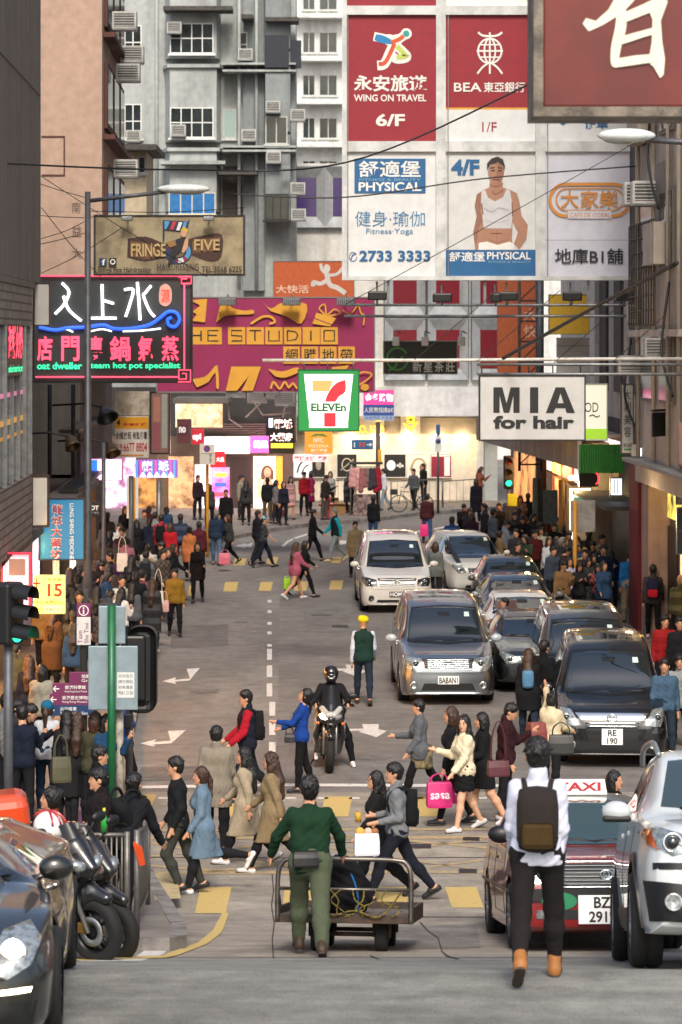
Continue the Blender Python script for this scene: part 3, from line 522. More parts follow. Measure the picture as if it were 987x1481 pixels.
for k in range(n): xa = xg0 + (xg1 - xg0) * k / n; mb.slab([(xa, 74), (xa + .028, 73.96), (xa + .05, 73.96), (xa + (xg1 - xg0) / n, 74), (xa + (xg1 - xg0) / n, 74.3), (xa, 74.3)], ZP(684, 74), ZP(643, 74))
mb.build('green_canopy', mat('green_corrugated', '#2f7a2e', .5, var=.25, scale=2), b7)
mb = MB(); mb.slab([(XP(836, 74), 74), (XP(836, 74) + .1, 74), (RX(7.2, 96), 96), (RX(7.2, 96) - .1, 96)], 3.6, 4.4); mb.build('canopy_side', wallm('canopy_beige', '#a89a8a'), b7)
rbay('canopy_roof', wallm('canopy_beige', '#a89a8a'), 4.42, 4.5, 74, 96, 7.2, 2.1, b7)

lamp_at((XP(826, 76), 75.5, ZP(702, 76)), 90, '#ffd890'); lamp_at((RX(8.4, 90), 90, 2.9), 120, '#ffb878'); lamp_at((RX(8.2, 63), 63, 3.0), 60, '#ffd8a8')
for k, (d0, d1, z) in enumerate(((60.5, 62.2, 8.6), (63, 65, 11.4), (59.2, 61, 14.2))):
    rbay('balcony', W_BEIGE, z, z + .9, d0, d1, 8.25, .34, b5); rbay('shutter', mat('dull_frame', '#6d6a64'), z + .95, z + 2.2, d0 + .1, d1 - .1, 8.5, .09, b5)
for k, (dd, z, w) in enumerate(((60.2, 6.6, 'lower one beside the cage on the right block'), (64.6, 6.2, 'below the cage on the right block'), (60.8, 12.2, 'high on the right block by the red sign'), (68.5, 7.4, 'on the dark louvred wall at the right'), (72.4, 9.2, 'upper one on the dark louvred wall'))): aircon((RX(8.3 if dd < 66 else 9.0, dd), dd, z), .55, .42, .45, 0, w, '#a9a9a4')
for d0, z, h in ((59, 5.8, 2.4), (61.2, 9.8, 3.0), (65.2, 5.0, 2.0)): MB().tube(spline([(RX(8.45, d0), d0, z), (RX(8.3, d0 + .6), d0 + .6, z + h * .4), (RX(8.5, d0 + .9), d0 + .9, z + h)], 5), .03, 5).build('loose_cable', M_BLACK, b5)
for k in range(5): rbay('shop_panel', mat('panel_%d' % k, ('#6a5a50', '#2f4a58', '#7d2a30', '#c9b48a', '#4a4440')[k], .5, var=.25), .2, 2.6, 78.6 + k * 3.3, 80.6 + k * 3.3, 9.2, .08, b7); rbay('shop_sign_band', glow(('#f2e2c0', '#d8e4f0', '#e05a4a', '#f0c860', '#e8e8e8')[k], .5), 2.75, 3.3, 78.4 + k * 3.3, 81 + k * 3.3, 9.15, .12, b7)
# ---------------------------------------------------------------- hanging signs and billboards
I = ink; WHT = I('#e3e3de'); RED = I('#9c1626'); CRIM = I('#8e1c2c'); BLU = I('#1d5f92'); BLK = I('#17181a'); GREYW = I('#d5d9da')
# big billboard
D = 72.0; sc = D / F; X0, X1, Y0, Y1 = 495, 925, -130, 405; cx, cy = (X0 + X1) / 2, (Y0 + Y1) / 2
B = thing('billboard', 'huge white framed billboard of six advert panels spanning the upper right', 'billboard', W(cx, cy, D))
w, h = (X1 - X0) * sc / 2, (Y1 - Y0) * sc / 2
MB().rbox(-w, w, .06, .5, -h, h, .01).build('backing', GREYW, B)
fr = mat('billboard_frame', '#cfd3d2', .5, var=.3, scale=1.5)
bx = lambda x0, x1, y0, y1, a=-.06, bb=.055: MB().box((x0 - cx) * sc, (x1 - cx) * sc, a, bb, (cy - y1) * sc, (cy - y0) * sc)
for x0, x1 in ((495, 502), (631, 645), (775, 789), (919, 925)): bx(x0, x1, Y0, Y1).build('frame', fr, B)
for y0, y1 in ((8, 21), (204, 219), (399, 405)):
    for xa, xb in ((502.1, 630.9), (645.1, 774.9), (789.1, 918.9)): bx(xa, xb, y0, y1, -.05).build('frame', fr, B)
for x in (495, 640, 784): 
    bx(x + 8, x + 9, 21, 399, -.075, -.062).build('trim', M_METAL, B)
pan = []
pan += [('R', (502, -130, 631, 8), CRIM), ('R', (645, -130, 775, 8), WHT), ('R', (502, 21, 631, 204), CRIM), ('R', (645, 21, 775, 156), CRIM), ('R', (645, 156, 775, 204), GREYW), ('R', (645, 155, 775, 158), I('#d9a03a')), ('R', (789, 21, 919, 204), GREYW)]
pan += [('R', (502, 219, 631, 399), GREYW), ('R', (645, 219, 775, 399), I('#cdd0d0')), ('R', (789, 219, 919, 399), I('#cfd3df')), ('L', [(789, 347), (919, 347)], .8, I('#8d9098'))]
# travel agency emblem: winged figure in blue, orange, green with a white edge
pan += [('L', spline([(540, 51), (555, 58), (568, 62), (578, 58), (586, 50)]), [9, 17, 20, 19, 15, 12] * 4 + [12], WHT)] if False else []
pan += [('L', spline([(541, 52), (556, 55), (570, 58), (580, 54), (588, 48)], 6), [13] * 8 + [16] * 9 + [13] * 8, WHT), ('L', spline([(572, 58), (564, 76), (556, 92), (546, 94)], 6), [14] * 19, WHT), ('L', spline([(570, 62), (583, 74), (589, 82), (576, 85), (566, 80)], 6), [13] * 25, WHT), ('E', (588, 48, 8, 8), WHT),
        ('L', spline([(543, 53), (556, 57), (568, 61)], 6), [8, 9, 10, 11, 11, 11, 11, 10, 9, 8, 7, 6, 5], I('#1b7fb5')), ('L', spline([(566, 61), (578, 56), (584, 51)], 6), [6] * 13, I('#c9582a')), ('L', spline([(571, 62), (565, 76), (557, 90), (548, 92)], 6), [6] * 19, I('#c8502c')), ('L', spline([(574, 66), (584, 76), (586, 81), (574, 82)], 6), [7] * 19, I('#b6c860')), ('E', (588, 48, 4.6, 4.6), I('#2f9a93'))]
pan += [('T', '永安旅遊', (512, 108, 618, 132), WHT, .025), ('T', 'WING ON TRAVEL', (512, 136, 617, 146), WHT, .02), ('T', '6/F', (544, 164, 586, 182), WHT, .03)]
# bank emblem: globe with two flared bars
pan += [('L', arc(709, 73, 17, 18, 0, 360, 28), 2.6, WHT), ('L', arc(709, 73, 8, 18, 0, 360, 24), 2.4, WHT), ('L', [(690, 73), (728, 73)], 2.6, WHT), ('L', [(709, 46), (709, 106)], 2.6, WHT), ('L', spline([(692, 46), (700, 51), (718, 51), (727, 46)]), 3, WHT), ('L', spline([(691, 106), (698, 97), (706, 91)]), 2.8, WHT), ('L', spline([(727, 106), (720, 97), (712, 91)]), 2.8, WHT), ('L', [(694, 64), (724, 64)], 2, WHT), ('L', [(694, 82), (724, 82)], 2, WHT)]
pan += [('T', 'BEA', (657, 119, 697, 132), WHT, .015), ('T', '東亞銀行', (700, 118, 760, 133), WHT, .015), ('T', '1/F', (698, 176, 719, 190), CRIM, .0)]
pan += [('T', '健華', (846, 170, 880, 186), BLU, .02), ('E', (815, 175, 5, 5), BLU)]
pan += [('R', (513, 229, 616, 279), BLU), ('T', '舒適堡', (519, 232, 609, 256), WHT, .015), ('T', 'FITNESS & BEAUTY', (520, 257.5, 609, 261), I('#7fa6c4'), .0), ('T', 'PHYSICAL', (519, 263, 610, 276), WHT, .025), ('T', '健身·瑜伽', (514, 305, 615, 327), I('#3a7ca5'), -.004), ('T', 'Fitness·Yoga', (530, 330, 598, 340), I('#3a7ca5'), 0), ('L', arc(511, 371, 5.5, 6.5, 0, 330), 1, BLU), ('L', [(508, 375), (510, 369), (514, 367)], 1.8, BLU), ('T', '2733 3333', (520, 362, 623, 378), BLU, .03)]
SK = I('#a47a64'); SKD = I('#8f6652'); TANK = I('#c2c4c6')
pan += [('T', '4/F', (653, 230, 694, 253), BLU, .04), ('P', [(688, 365), (686, 340), (690, 312), (687, 297), (690, 281), (700, 274), (708, 271), (709, 262), (727, 262), (728, 271), (738, 274), (748, 279), (752, 292), (755, 312), (764, 325), (762, 345), (752, 360), (744, 352), (750, 335), (742, 320), (741, 345), (743, 365)], SK),
        ('P', [(690, 282), (697, 276), (695, 305), (699, 318), (693, 330), (690, 352), (687, 352), (685, 335), (690, 312), (687, 297)], SKD), ('P', [(697, 276), (702, 274), (706, 285), (716, 291), (728, 285), (733, 273), (738, 275), (741, 292), (742, 310), (740, 330), (700, 330), (698, 312), (696, 292)], TANK), ('L', spline([(703, 318), (718, 322), (737, 318)]), 1, I('#a5a8ab')), ('L', [(719, 333), (719, 348)], 1, SKD), ('L', spline([(706, 345), (718, 350), (735, 346)]), 1, SKD), ('P', [(693, 351), (705, 349), (720, 354), (738, 349), (744, 353), (743, 366), (692, 366)], WHT),
        ('E', (718, 249, 11.5, 16.5), SK), ('P', [(705, 246), (705, 236), (711, 229), (720, 226), (728, 230), (731, 240), (730, 247), (727, 239), (718, 236), (709, 238)], I('#2a2422')), ('P', [(719, 233), (729, 240), (729, 252), (725, 262), (720, 265), (721, 250)], SKD), ('L', [(709.5, 243), (716, 242)], 1.6, BLK), ('L', [(720.5, 242), (727, 243)], 1.6, BLK), ('L', [(711, 246.5), (716, 246.5)], 2, I('#1c1412')), ('L', [(721, 246.5), (726, 246.5)], 2, I('#1c1412')), ('L', [(719, 247), (720.5, 254), (716, 255.5)], 1.4, I('#704c3c')), ('L', [(713.5, 259.5), (723, 259.5)], 2, I('#6d3a34')), ('L', spline([(709, 266), (718, 269), (728, 265)]), 2, SKD), ('L', spline([(712, 276), (718, 280), (728, 274)]), 1.4, SKD), ('L', [(741, 292), (742, 312)], 1.6, I('#7d5846')), ('L', [(697, 294), (699, 310)], 1.6, I('#7d5846')), ('L', [(710, 337), (727, 337)], 1, I('#7d5846')), ('L', spline([(700, 300), (712, 306), (722, 300), (736, 304)]), 1.2, I('#a5a8ab')),
        ('R', (645, 361, 775, 399), BLU), ('T', '舒適堡', (650, 364, 702, 378), WHT, .015), ('T', 'PHYSICAL', (705, 364, 768, 375), WHT, .02), ('T', 'FITNESS & BEAUTY', (707, 377, 768, 380), I('#7fa6c4'), 0)]
OR = I('#cf8a3a'); pan += [('L', arc(818, 289, 22, 23, 90, 270, 16) + arc(889, 289, 22, 23, 270, 450, 16) + [(818, 312)], 4.5, OR), ('L', arc(820, 288, 15, 16, 90, 270, 16) + arc(887, 288, 15, 16, 270, 450, 16) + [(820, 304)], 2, OR), ('T', '大家樂', (811, 275, 895, 301), OR, .012), ('R', (822, 304.5, 885, 316), I('#cfd3df')), ('T', 'CAFÉ DE CORAL', (825, 306, 883, 314), OR, .01), ('T', '地庫B1舖', (803, 359, 902, 382), I('#2a2d33'), .015)]
items_on(B, pan, sc, cx, cy, y=.055, step=.0006)
arm = M_METAL
for x in (560, 700, 850): bx(x, x + 4, 404.9, 440, .1, .2).build('support_post', arm, B)
for z in (441, 457): 
    o = MB().tube([W(498, z, D + .1), W(925, z, D + .1), Vector((RX(9.6, D), D + .1, ZP(z, D)))], .035, 8).build('gantry_pipe', arm, B); o.location = -B.location
for x, y in ((546, 427), (640, 430), (735, 428), (828, 428), (905, 428), (718, 430)):
    fl = thing('floodlight', 'black floodlight on the pipe under the big billboard, %s' % {546: 'leftmost, near the magenta banner', 640: 'second from the left', 735: 'right one of the middle pair', 718: 'left one of the middle pair', 828: 'in front of the yellow board', 905: 'rightmost by the caged windows'}[x], 'floodlight', W(x, y, D - .5), 0, 'floodlights under the billboard'); s = sc
    mb = MB(); mb.rbox(-.24 if x != 718 else -.14, .24 if x != 718 else .14, -.14, .16, -.12, .1, .03); mb.build('housing', M_BLACK, fl); mb = MB(); mb.tube([(0, .05, -.1), (0, .3, -.2), (0, .6, -.2), (0, .6, .36)], .025, 6); mb.build('bracket', M_METAL, fl)
    MB().box(-.2 if x != 718 else -.11, .2 if x != 718 else .11, -.10, .12, .102, .108).build('lens', M_WGLASS, fl)
# dark red sign at the top right, close to the camera
D = 17.0; cream = I('#d9d6c0'); wood = mat('weathered_bronze', '#4a423b', .6, col2='#7d7264', scale=5, bump=.3)
s = sign('hanging_sign', 'close dark red sign with a huge cream Chinese character, bronze edge, top right corner', (786, -160, 1150, 154), D, mat('dark_red_board', '#6c231d', .45, var=.35, scale=1.2), [
    ('P', [(905, -40), (916, -40), (918, 0), (905, 14), (892, 24), (872, 36), (852, 45), (843, 34), (848, 26), (862, 30), (880, 14), (888, 0), (896, -20)], cream), ('P', spline([(893, 12), (905, 13), (906, 40), (900, 62), (896, 82), (896, 96), (885, 94), (884, 70), (890, 40)], 4), cream),
    ('P', [(898, 20), (930, 6), (960, -8), (966, 2), (956, 30), (958, 60), (962, 85), (960, 108), (955, 113), (946, 97), (938, 90), (943, 60), (944, 28), (940, 18), (900, 34)], cream), ('P', [(900, 52), (930, 44), (944, 40), (944, 50), (930, 54), (900, 64)], cream), ('P', [(896, 84), (920, 80), (944, 78), (946, 90), (930, 92), (896, 97)], cream)], .55, wood, 14)
# fringe five
D = 67.0; tan = mat('aged_tan_board', '#9a8d70', .7, col2='#716650', scale=1.6, detail=8); brn = I('#3a221a'); br2 = I('#5a4028')
ff = [('P', spline([(185, 345), (212, 342), (240, 352), (262, 344), (262, 366), (240, 372), (210, 378), (184, 372)], 3), brn), ('P', [(189, 348), (214, 352), (240, 356), (260, 349), (260, 364), (238, 369), (208, 375), (188, 370)], I('#6b4c30')), ('P', spline([(270, 346), (296, 340), (321, 339), (320, 372), (305, 378), (290, 374), (272, 366)], 3), brn), ('P', [(278, 349), (298, 344), (319, 343), (318, 362), (296, 364), (279, 366)], I('#6b4c30')),
      ('E', (258, 364, 20, 18), I('#1c2e4e')), ('L', arc(258, 364, 15, 13, 200, 460, 20), 6, I('#8a2a36')), ('L', arc(258, 364, 15, 13, 230, 300, 8), 6.4, I('#c9cdd4')), ('L', arc(258, 364, 15, 13, 330, 400, 8), 6.4, I('#4a8ab8')), ('L', arc(258, 364, 15, 13, 420, 450, 4), 6.4, I('#c9cdd4')), ('E', (258, 364, 9, 8), I('#6a5a44')),
      ('P', [(236, 318), (272, 320), (275, 316), (270, 335), (236, 332)], I('#16283e')), ('P', [(238, 319), (246, 320), (241, 331), (238, 331)], I('#4a8ab8')), ('P', [(250, 320), (256, 320), (251, 332), (246, 332)], I('#a8323e')), ('P', [(259, 321), (264, 321), (260, 333), (255, 333)], I('#d4d6da')), ('P', [(266, 321), (271, 320), (268, 334), (263, 333)], I('#4a8ab8')), ('L', [(237, 318), (237, 348)], 2.4, I('#16283e')),
      ('E', (266, 337, 4.5, 5.5), I('#c09474')), ('P', [(261, 334), (266, 327), (272, 332), (271, 336), (266, 333)], I('#c8a428')), ('P', [(252, 350), (262, 343), (272, 345), (272, 358), (262, 364), (252, 372), (246, 384), (243, 382), (248, 362)], I('#1c1a1e')), ('P', [(268, 346), (273, 344), (272, 358), (266, 366), (263, 364)], I('#c09474')), ('P', [(240, 350), (252, 347), (256, 354), (246, 358)], I('#8c6a3a')),
      ('T', 'FRINGE', (190, 352, 240, 371), tan if False else I('#b39a6a'), .02), ('T', 'FIVE', (281, 346, 318, 362), I('#b39a6a'), .02), ('T', 'HAIRDRESSING', (228, 381, 288, 391), BLK, .0), ('R', (144, 373, 155, 384), I('#24395c')), ('T', 'f', (148, 374.5, 152.5, 383.5), WHT, .03), ('R', (158, 373, 169, 384), I('#222222')), ('L', arc(163.5, 378.5, 3.2, 3.2, 0, 360), 1.4, WHT), ('T', 'Fringe Five Hairdressing', (143, 386, 219, 396), I('#211c17'), .02), ('T', 'TEL:3568 6225', (292, 385, 350, 394), I('#211c17'), .02)]
sign('hair_salon_sign', 'tan hairdressing sign with a brown ribbon and barber striped five', (138, 313, 352, 396), D, tan, ff, .25, M_DARKM, 2.5)
for x, n in ((184, 'left'), (302, 'right')):
    L_ = thing('sign_lamp', 'small grey lamp over the tan hairdressing sign, %s one' % n, 'lamp', W(x, 316, D - .35), 0, 'lamps over the tan sign'); mb = MB(); mb.rbox(-.13, .13, -.1, .1, -.05, .05, .02); mb.build('housing', M_METAL, L_); MB().tube([(0, .08, .0), (0, .34, .1)], .02, 6).build('arm', M_METAL, L_)
# neon restaurant sign
D = 70.0; nr = glow('#ff4862', 1.15); nw = glow('#ffffff', 1.25); nb_ = glow('#2a5cf0', .9); ng = glow('#36e8a0', .9); dk = mat('sign_charcoal', '#3c4142', .6, var=.2, scale=2)
ne = [('N', spline([(90, 409), (100, 422), (93, 440), (80, 454)]), 4.4, nw), ('N', spline([(92, 428), (100, 448), (118, 464)]), 4.4, nw), ('N', [(148, 411), (149, 461)], 4.4, nw), ('N', [(149, 434), (165, 439)], 4.2, nw), ('N', [(131, 460), (169, 460)], 4.2, nw), ('N', spline([(199, 408), (201, 432), (203, 463)]), 4.4, nw), ('N', spline([(180, 419), (193, 419), (188, 440), (182, 458)]), 4.2, nw), ('N', spline([(219, 413), (211, 423), (208, 428), (216, 448), (224, 458)]), 4.2, nw),
      ('P', spline([(232, 414), (240, 410), (248, 418), (248, 436), (240, 443), (231, 438), (230, 424)], 3), I('#e9b4a4')), ('T', '源', (233, 418, 246, 438), glow('#e8473a', .6), .02), ('N', spline([(57, 473), (80, 477), (100, 474), (125, 473), (150, 470), (165, 475), (190, 475), (215, 470), (230, 461), (243, 451), (255, 452), (260, 462), (254, 472), (245, 470), (243, 462), (249, 459)], 5), 5.5, nb_), ('N', spline([(78, 478), (95, 476), (106, 480)]), 2.6, nw), ('N', spline([(131, 479), (148, 476), (162, 479)]), 2.4, nw), ('N', spline([(178, 479), (205, 478), (233, 475)]), 2.6, nw)]
for i, (t, x0, x1) in enumerate((('店', 54, 76), ('門', 89, 115), ('專', 128, 149), ('鍋', 159, 189), ('氣', 200, 221), ('蒸', 234, 259))): ne.append(('T', t, (x0, 486, x1, 522), nr, .022))
ne += [('T', 'oat dweller', (54, 524, 119, 534), ng, .02), ('T', 'Steam hot pot specialist', (125, 524, 261, 535), ng, .02)]
sign('neon_sign', 'dark hot pot restaurant sign with white blue red and green neon', (49, 400, 276, 552), D, dk, ne + [('N', [(52, 545), (258, 545)], 2.6, nr), ('N', [(52, 399), (258, 399)], 2.6, nr), ('N', [(267, 410), (267, 534)], 2.6, nr), ('N', [(258, 400), (277, 400), (277, 410), (263, 410), (263, 403), (271, 403)], 2.4, nr), ('N', [(258, 552), (276, 552), (276, 535), (259, 535), (259, 548), (270, 548), (270, 540), (264, 540)], 2.4, nr)], .4, M_DARKM, 2)
# magenta banner
D = 88.0; mg = mat('magenta_banner', '#8e1f52', .55, var=.12, scale=1.2); ye = I('#d29a34')
st = []
for i, (ch, x) in enumerate((('H', 270), ('E', 295), ('S', 329), ('T', 356), ('U', 383), ('D', 410), ('I', 437), ('O', 463))):
    st.append(('R', (x + 1, 473, x + 26, 498), ye)); q = BLK; xa, xb, ya, yb = x + 6, x + 21, 478, 493
    sg = {'H': [[(xa, ya), (xa, yb)], [(xb, ya), (xb, yb)], [(xa, 485), (xb, 485)]], 'E': [[(xb, ya), (xa, ya), (xa, yb), (xb, yb)], [(xa, 485), (xb - 2, 485)]], 'S': [[(xb, ya), (xa, ya), (xa, 485), (xb, 486), (xb, yb), (xa, yb)]], 'T': [[(xa - 1, ya), (xb + 1, ya)], [(x + 13, ya), (x + 13, yb)]], 'U': [[(xa, ya), (xa, yb), (xb, yb), (xb, ya)]], 'D': [[(xa, ya), (xb - 3, 480), (xb, 485), (xb - 3, 491), (xa, yb), (xa, ya)]], 'I': [[(x + 13, ya), (x + 13, yb)]], 'O': [[(xa, ya), (xb, ya), (xb, yb), (xa, yb), (xa, ya)]]}[ch]
    for p in sg: st.append(('L', p, 2.2, q, 'lettering'))
for i, ch in enumerate('網購地帶'): st += [('R', (410 + i * 26.5, 501, 434 + i * 26.5, 526), ye), ('T', ch, (413 + i * 26.5, 504, 431 + i * 26.5, 523), BLK, .01)]
st += [('P', [(276, 434), (300, 432), (297, 466), (277, 464), (285, 455), (279, 450), (290, 442)], ye), ('P', spline([(313, 466), (318, 444), (326, 433), (336, 445), (354, 449), (366, 448), (366, 454), (340, 455), (325, 457)], 3), ye), ('P', spline([(377, 433), (392, 446), (410, 437), (444, 440), (436, 468), (416, 458), (392, 450)], 3), ye), ('L', spline([(363, 468), (380, 458), (392, 458), (398, 465), (390, 468)], 4), 3.4, ye), ('P', [(458, 452), (487, 460), (478, 472), (452, 468)], ye), ('L', spline([(472, 456), (462, 446), (470, 440), (473, 455), (484, 447), (492, 453), (474, 457)], 4), 2.2, ye), ('L', spline([(496, 448), (506, 454), (515, 445), (518, 439), (522, 452), (527, 456), (526, 470)], 4), 2, ye), ('L', [(444, 456), (482, 470)], 1.2, mg),
       ('P', spline([(278, 548), (296, 545), (306, 536), (315, 528), (317, 560), (313, 560), (312, 538), (302, 552), (285, 560)], 2), ye), ('P', [(335, 530), (378, 530), (366, 565), (350, 565), (360, 544), (343, 565), (327, 565)], ye), ('P', spline([(388, 533), (408, 537), (430, 531), (432, 538), (412, 546), (398, 544)], 3), ye), ('L', spline([(392, 562), (396, 552), (405, 562), (412, 552), (418, 560), (424, 554), (430, 562)], 4), 3, ye), ('P', [(480, 531), (505, 528), (500, 536), (482, 538)], ye), ('L', spline([(512, 545), (525, 538), (538, 541), (530, 550), (520, 556)], 4), 2.4, ye), ('E', (528, 560, 6, 5), ye)]
sign('banner', 'magenta shopping banner with yellow shoes, gifts and letter tiles', (228, 431, 541, 566), D, mg, st, .3, mat('banner_frame', '#7d7678', .5, .3), 2)
for x, n in ((329, 'left'), (422, 'middle'), (500, 'right')):
    L_ = thing('sign_lamp', 'ribbed grey lamp over the magenta banner, %s one' % n, 'lamp', W(x, 436, D - .6), 0, 'lamps over the magenta banner'); mb = MB(); mb.rbox(-.28, .28, -.12, .14, -.12, .1, .03); mb.build('housing', mat('grey_lamp', '#55585a', .5, .4), L_); MB().tube([(0, .1, .05), (0, .3, .2), (0, .58, .2)], .03, 6).build('arm', M_METAL, L_)
    g = MB(); 
    for k in range(9): g.box(-.26 + k * .06, -.235 + k * .06, -.135, -.121, -.11, .08)
    g.build('fins', M_METAL, L_)
# seven eleven
D = 58.0; gr = glow('#0f7a38', .25); og = glow('#f08a50', .55); r7 = glow('#e0202c', .5); wl = glow('#f2f4f0', .55)
sign('shop_sign', 'green backlit convenience store sign with a red and orange seven', (432, 535, 519, 623), D, gr, [('P', [(440, 541), (511, 541), (503, 614), (448, 614)], wl), ('R', (447.5, 612, 503.5, 618.5), wl), ('P', [(452, 550), (482, 550), (476, 566), (452, 566)], og), ('P', spline([(500, 549), (500, 566), (490, 574), (484, 584), (483, 582), (471, 582), (474, 570), (482, 558), (490, 552)], 3), r7), ('R', (469, 597, 486, 617), r7), ('R', (446, 581, 505, 597), wl), ('T', 'ELEVEn', (450, 583, 501, 595), I('#0c6a30'), .045)], .35, mat('sign_rim', '#2c4a34', .5, var=.3), 1.2)
MB_ = thing('sign_bracket', 'long white bracket pipe carrying the green convenience store sign', 'bracket', W(625, 521, D + .1)); o = MB().tube([W(380, 521, D + .1), W(625, 521, D + .1), W(872, 519, D + .1), Vector((RX(8.9, D), D + .1, ZP(519, D)))], .035, 8).build('pipe', mat('white_pipe', '#cbcac4', .5, var=.25), MB_); o.location = -MB_.location
for x in (440, 474, 511): o = MB().tube([W(x, 521, D + .1), W(x, 534, D + .12)], .014, 5).build('hanger', M_METAL, MB_); o.location = -MB_.location
# MIA
D = 54.0; sign('salon_sign', 'white hanging sign with large black MIA lettering on the right', (695, 544, 846, 636), D, I('#b9bbb9'), [('P', [(714, 597), (714, 560), (727, 560), (733, 583), (739, 560), (752, 560), (752, 597), (743, 597), (743, 572), (737, 597), (729, 597), (723, 572), (723, 597)], BLK, 'lettering'), ('R', (767, 560, 779, 597), BLK, 'lettering'), ('P', [(790, 597), (804, 560), (817, 560), (832, 597), (820, 597), (818, 590), (804, 590), (801, 597)], BLK, 'lettering'), ('P', [(807, 583), (811, 569), (815.5, 583)], I('#b9bbb9'), 'lettering'), ('T', 'for hair', (714, 601, 831, 620), BLK, .04)], .3, BLK, 1.6)
MB_ = thing('sign_bracket', 'pair of grey pipes holding the black lettered white salon sign', 'bracket', W(770, 530, D + .1))
for y in (527, 541): o = MB().tube([W(690, y, D + .12), W(860, y, D + .12), Vector((RX(8.9, D), D + .12, ZP(y, D)))], .028, 8).build('pipe', M_METAL, MB_); o.location = -MB_.location
for x in (697, 765, 800, 840): o = MB().tube([W(x, 527, D + .12), W(x, 544, D + .12)], .014, 5).build('hanger', BLK, MB_); o.location = -MB_.location
sign('shop_sign', 'cream and lime sign ending in OD, behind the white salon sign', (820, 556, 878, 636), 62, glow('#d4d3c2', .25), [('T', 'OD', (846, 582, 866, 596), BLK, 0), ('R', (820, 620, 878, 635), glow('#86b428', .35)), ('L', spline([(853, 602), (858, 600), (863, 603), (868, 601)]), 1.6, BLK)], .3, mat('sign_rim2', '#8c8a80', .5), 1.4)
sign('vertical_sign', 'narrow grey sign with faded characters and a green arrow', (900, 556, 916, 655), 66, I('#b3b6b2'), [('T', t, (903, 563 + i * 18, 913, 578 + i * 18), I('#4c5250'), .01) for i, t in enumerate('大利美容')] + [('T', '室五樓', (902, 641, 915, 646), I('#3c4240'), .01), ('L', [(903, 650), (913, 650)], 1.8, I('#1f7a3a')), ('P', [(910, 647.5), (914.5, 650), (910, 652.5)], I('#1f7a3a'))], .2, mat('rust_rim', '#5c5148', .7, var=.4), 1.2)
# tea shop
D = 80.0; sign('tea_shop_sign', 'black tea shop sign with a green ring emblem', (556, 494, 661, 540), D, mat('black_board', '#202322', .5, var=.2), [('L', arc(575, 519, 15, 16, 0, 330, 24), 3, I('#3a7a34')), ('L', spline([(566, 516), (575, 521), (584, 515)]), 3, I('#3a7a34')), ('L', spline([(575, 521), (572, 530), (562, 536)]), 3, I('#3a7a34'))] + [('T', t, (597 + i * 16, 521, 610 + i * 16, 538), I('#c6c8c2'), .01) for i, t in enumerate('新星茶莊')], .25, M_METAL, 1.5)
for x, n in ((573, 'left'), (615, 'middle'), (668, 'right')):
    L_ = thing('sign_lamp', 'white swan neck lamp over the black tea shop sign, %s one' % n, 'lamp', W(x, 492, D - .4), 0, 'lamps over the tea sign'); MB().rbox(-.1, .1, -.1, .1, -.16, .1, .03).build('housing', I('#bdbcb6'), L_); MB().tube(spline([(0, 0, .08), (.0, .1, .25), (.15, .35, .2)], 4), .018, 6).build('arm', M_METAL, L_)
# orange fast food sign with running figure
D = 100.0; fig = I('#c4c0ba'); sign('food_sign', 'orange fast food sign with a pale leaping figure', (396, 378, 512, 431), D, mat('orange_board', '#b4552a', .55, var=.15), [('T', '大快活', (399, 412, 447, 424), I('#d6b49c'), .02), ('E', (473, 388, 5, 6), fig), ('L', spline([(473, 394), (474, 402), (478, 412), (488, 416), (500, 424)]), 7, fig), ('L', spline([(475, 404), (464, 410), (454, 408), (453, 414)]), 6, fig), ('L', spline([(473, 396), (466, 390), (464, 381)]), 4.5, fig), ('L', spline([(476, 398), (488, 396), (497, 386)]), 4.5, fig)], .3, M_METAL, 1)
# distant upright boards on the right
sign('vertical_board', 'tall orange board with faint white characters behind the lattice mast', (720, 395, 786, 545), 96, mat('orange_board2', '#a5532d', .6, var=.2), [('T', '大', (758, 446, 776, 464), I('#c9a088'), .01), ('T', '快', (758, 470, 776, 488), I('#c9a088'), .01)], .3)
sign('blank_board', 'plain yellow board under the billboard', (795, 426, 853, 483), 92, mat('yellow_board', '#c9a22c', .5, var=.12), [], .3, M_METAL, .6)
sign('blank_board', 'white upright panel below the plain yellow board', (806, 488, 853, 545), 93, I('#c2c1ba'), [('L', [(806, 500), (853, 500)], 1, M_METAL)], .3)
# small signs around the junction
D = 108
sign('exchange_sign', 'small pink and blue money exchange sign beside the green store sign', (526, 564, 570, 608), 98, I('#2b4f9a'), [('R', (526, 564, 570, 585), glow('#d83a7a', .6)), ('T', '金多路物', (528, 569, 569, 581), glow('#ffe6f0', .8), .02), ('T', '人民幣找換$€', (527, 589, 569, 597), WHT, .01), ('R', (526, 601, 570, 608), I('#9db4d4')), ('T', '旅遊門票·汽車票', (528, 602, 568, 607), I('#2b4f9a'), 0)], .15)
sign('direction_sign', 'blue pedestrian direction sign with a red cross mark and arrow', (509, 636, 540, 650), 104, I('#1f5c8e'), [('R', (520, 640, 528, 646), I('#b4503c')), ('T', 'X', (521.5, 640.5, 526.5, 645.5), I('#1f3c5e'), .04), ('L', [(531, 643), (537, 643)], 1.4, WHT), ('P', [(535, 640), (539, 643), (535, 646)], WHT), ('L', [(513, 640), (513, 647)], 1.4, WHT)], .06)
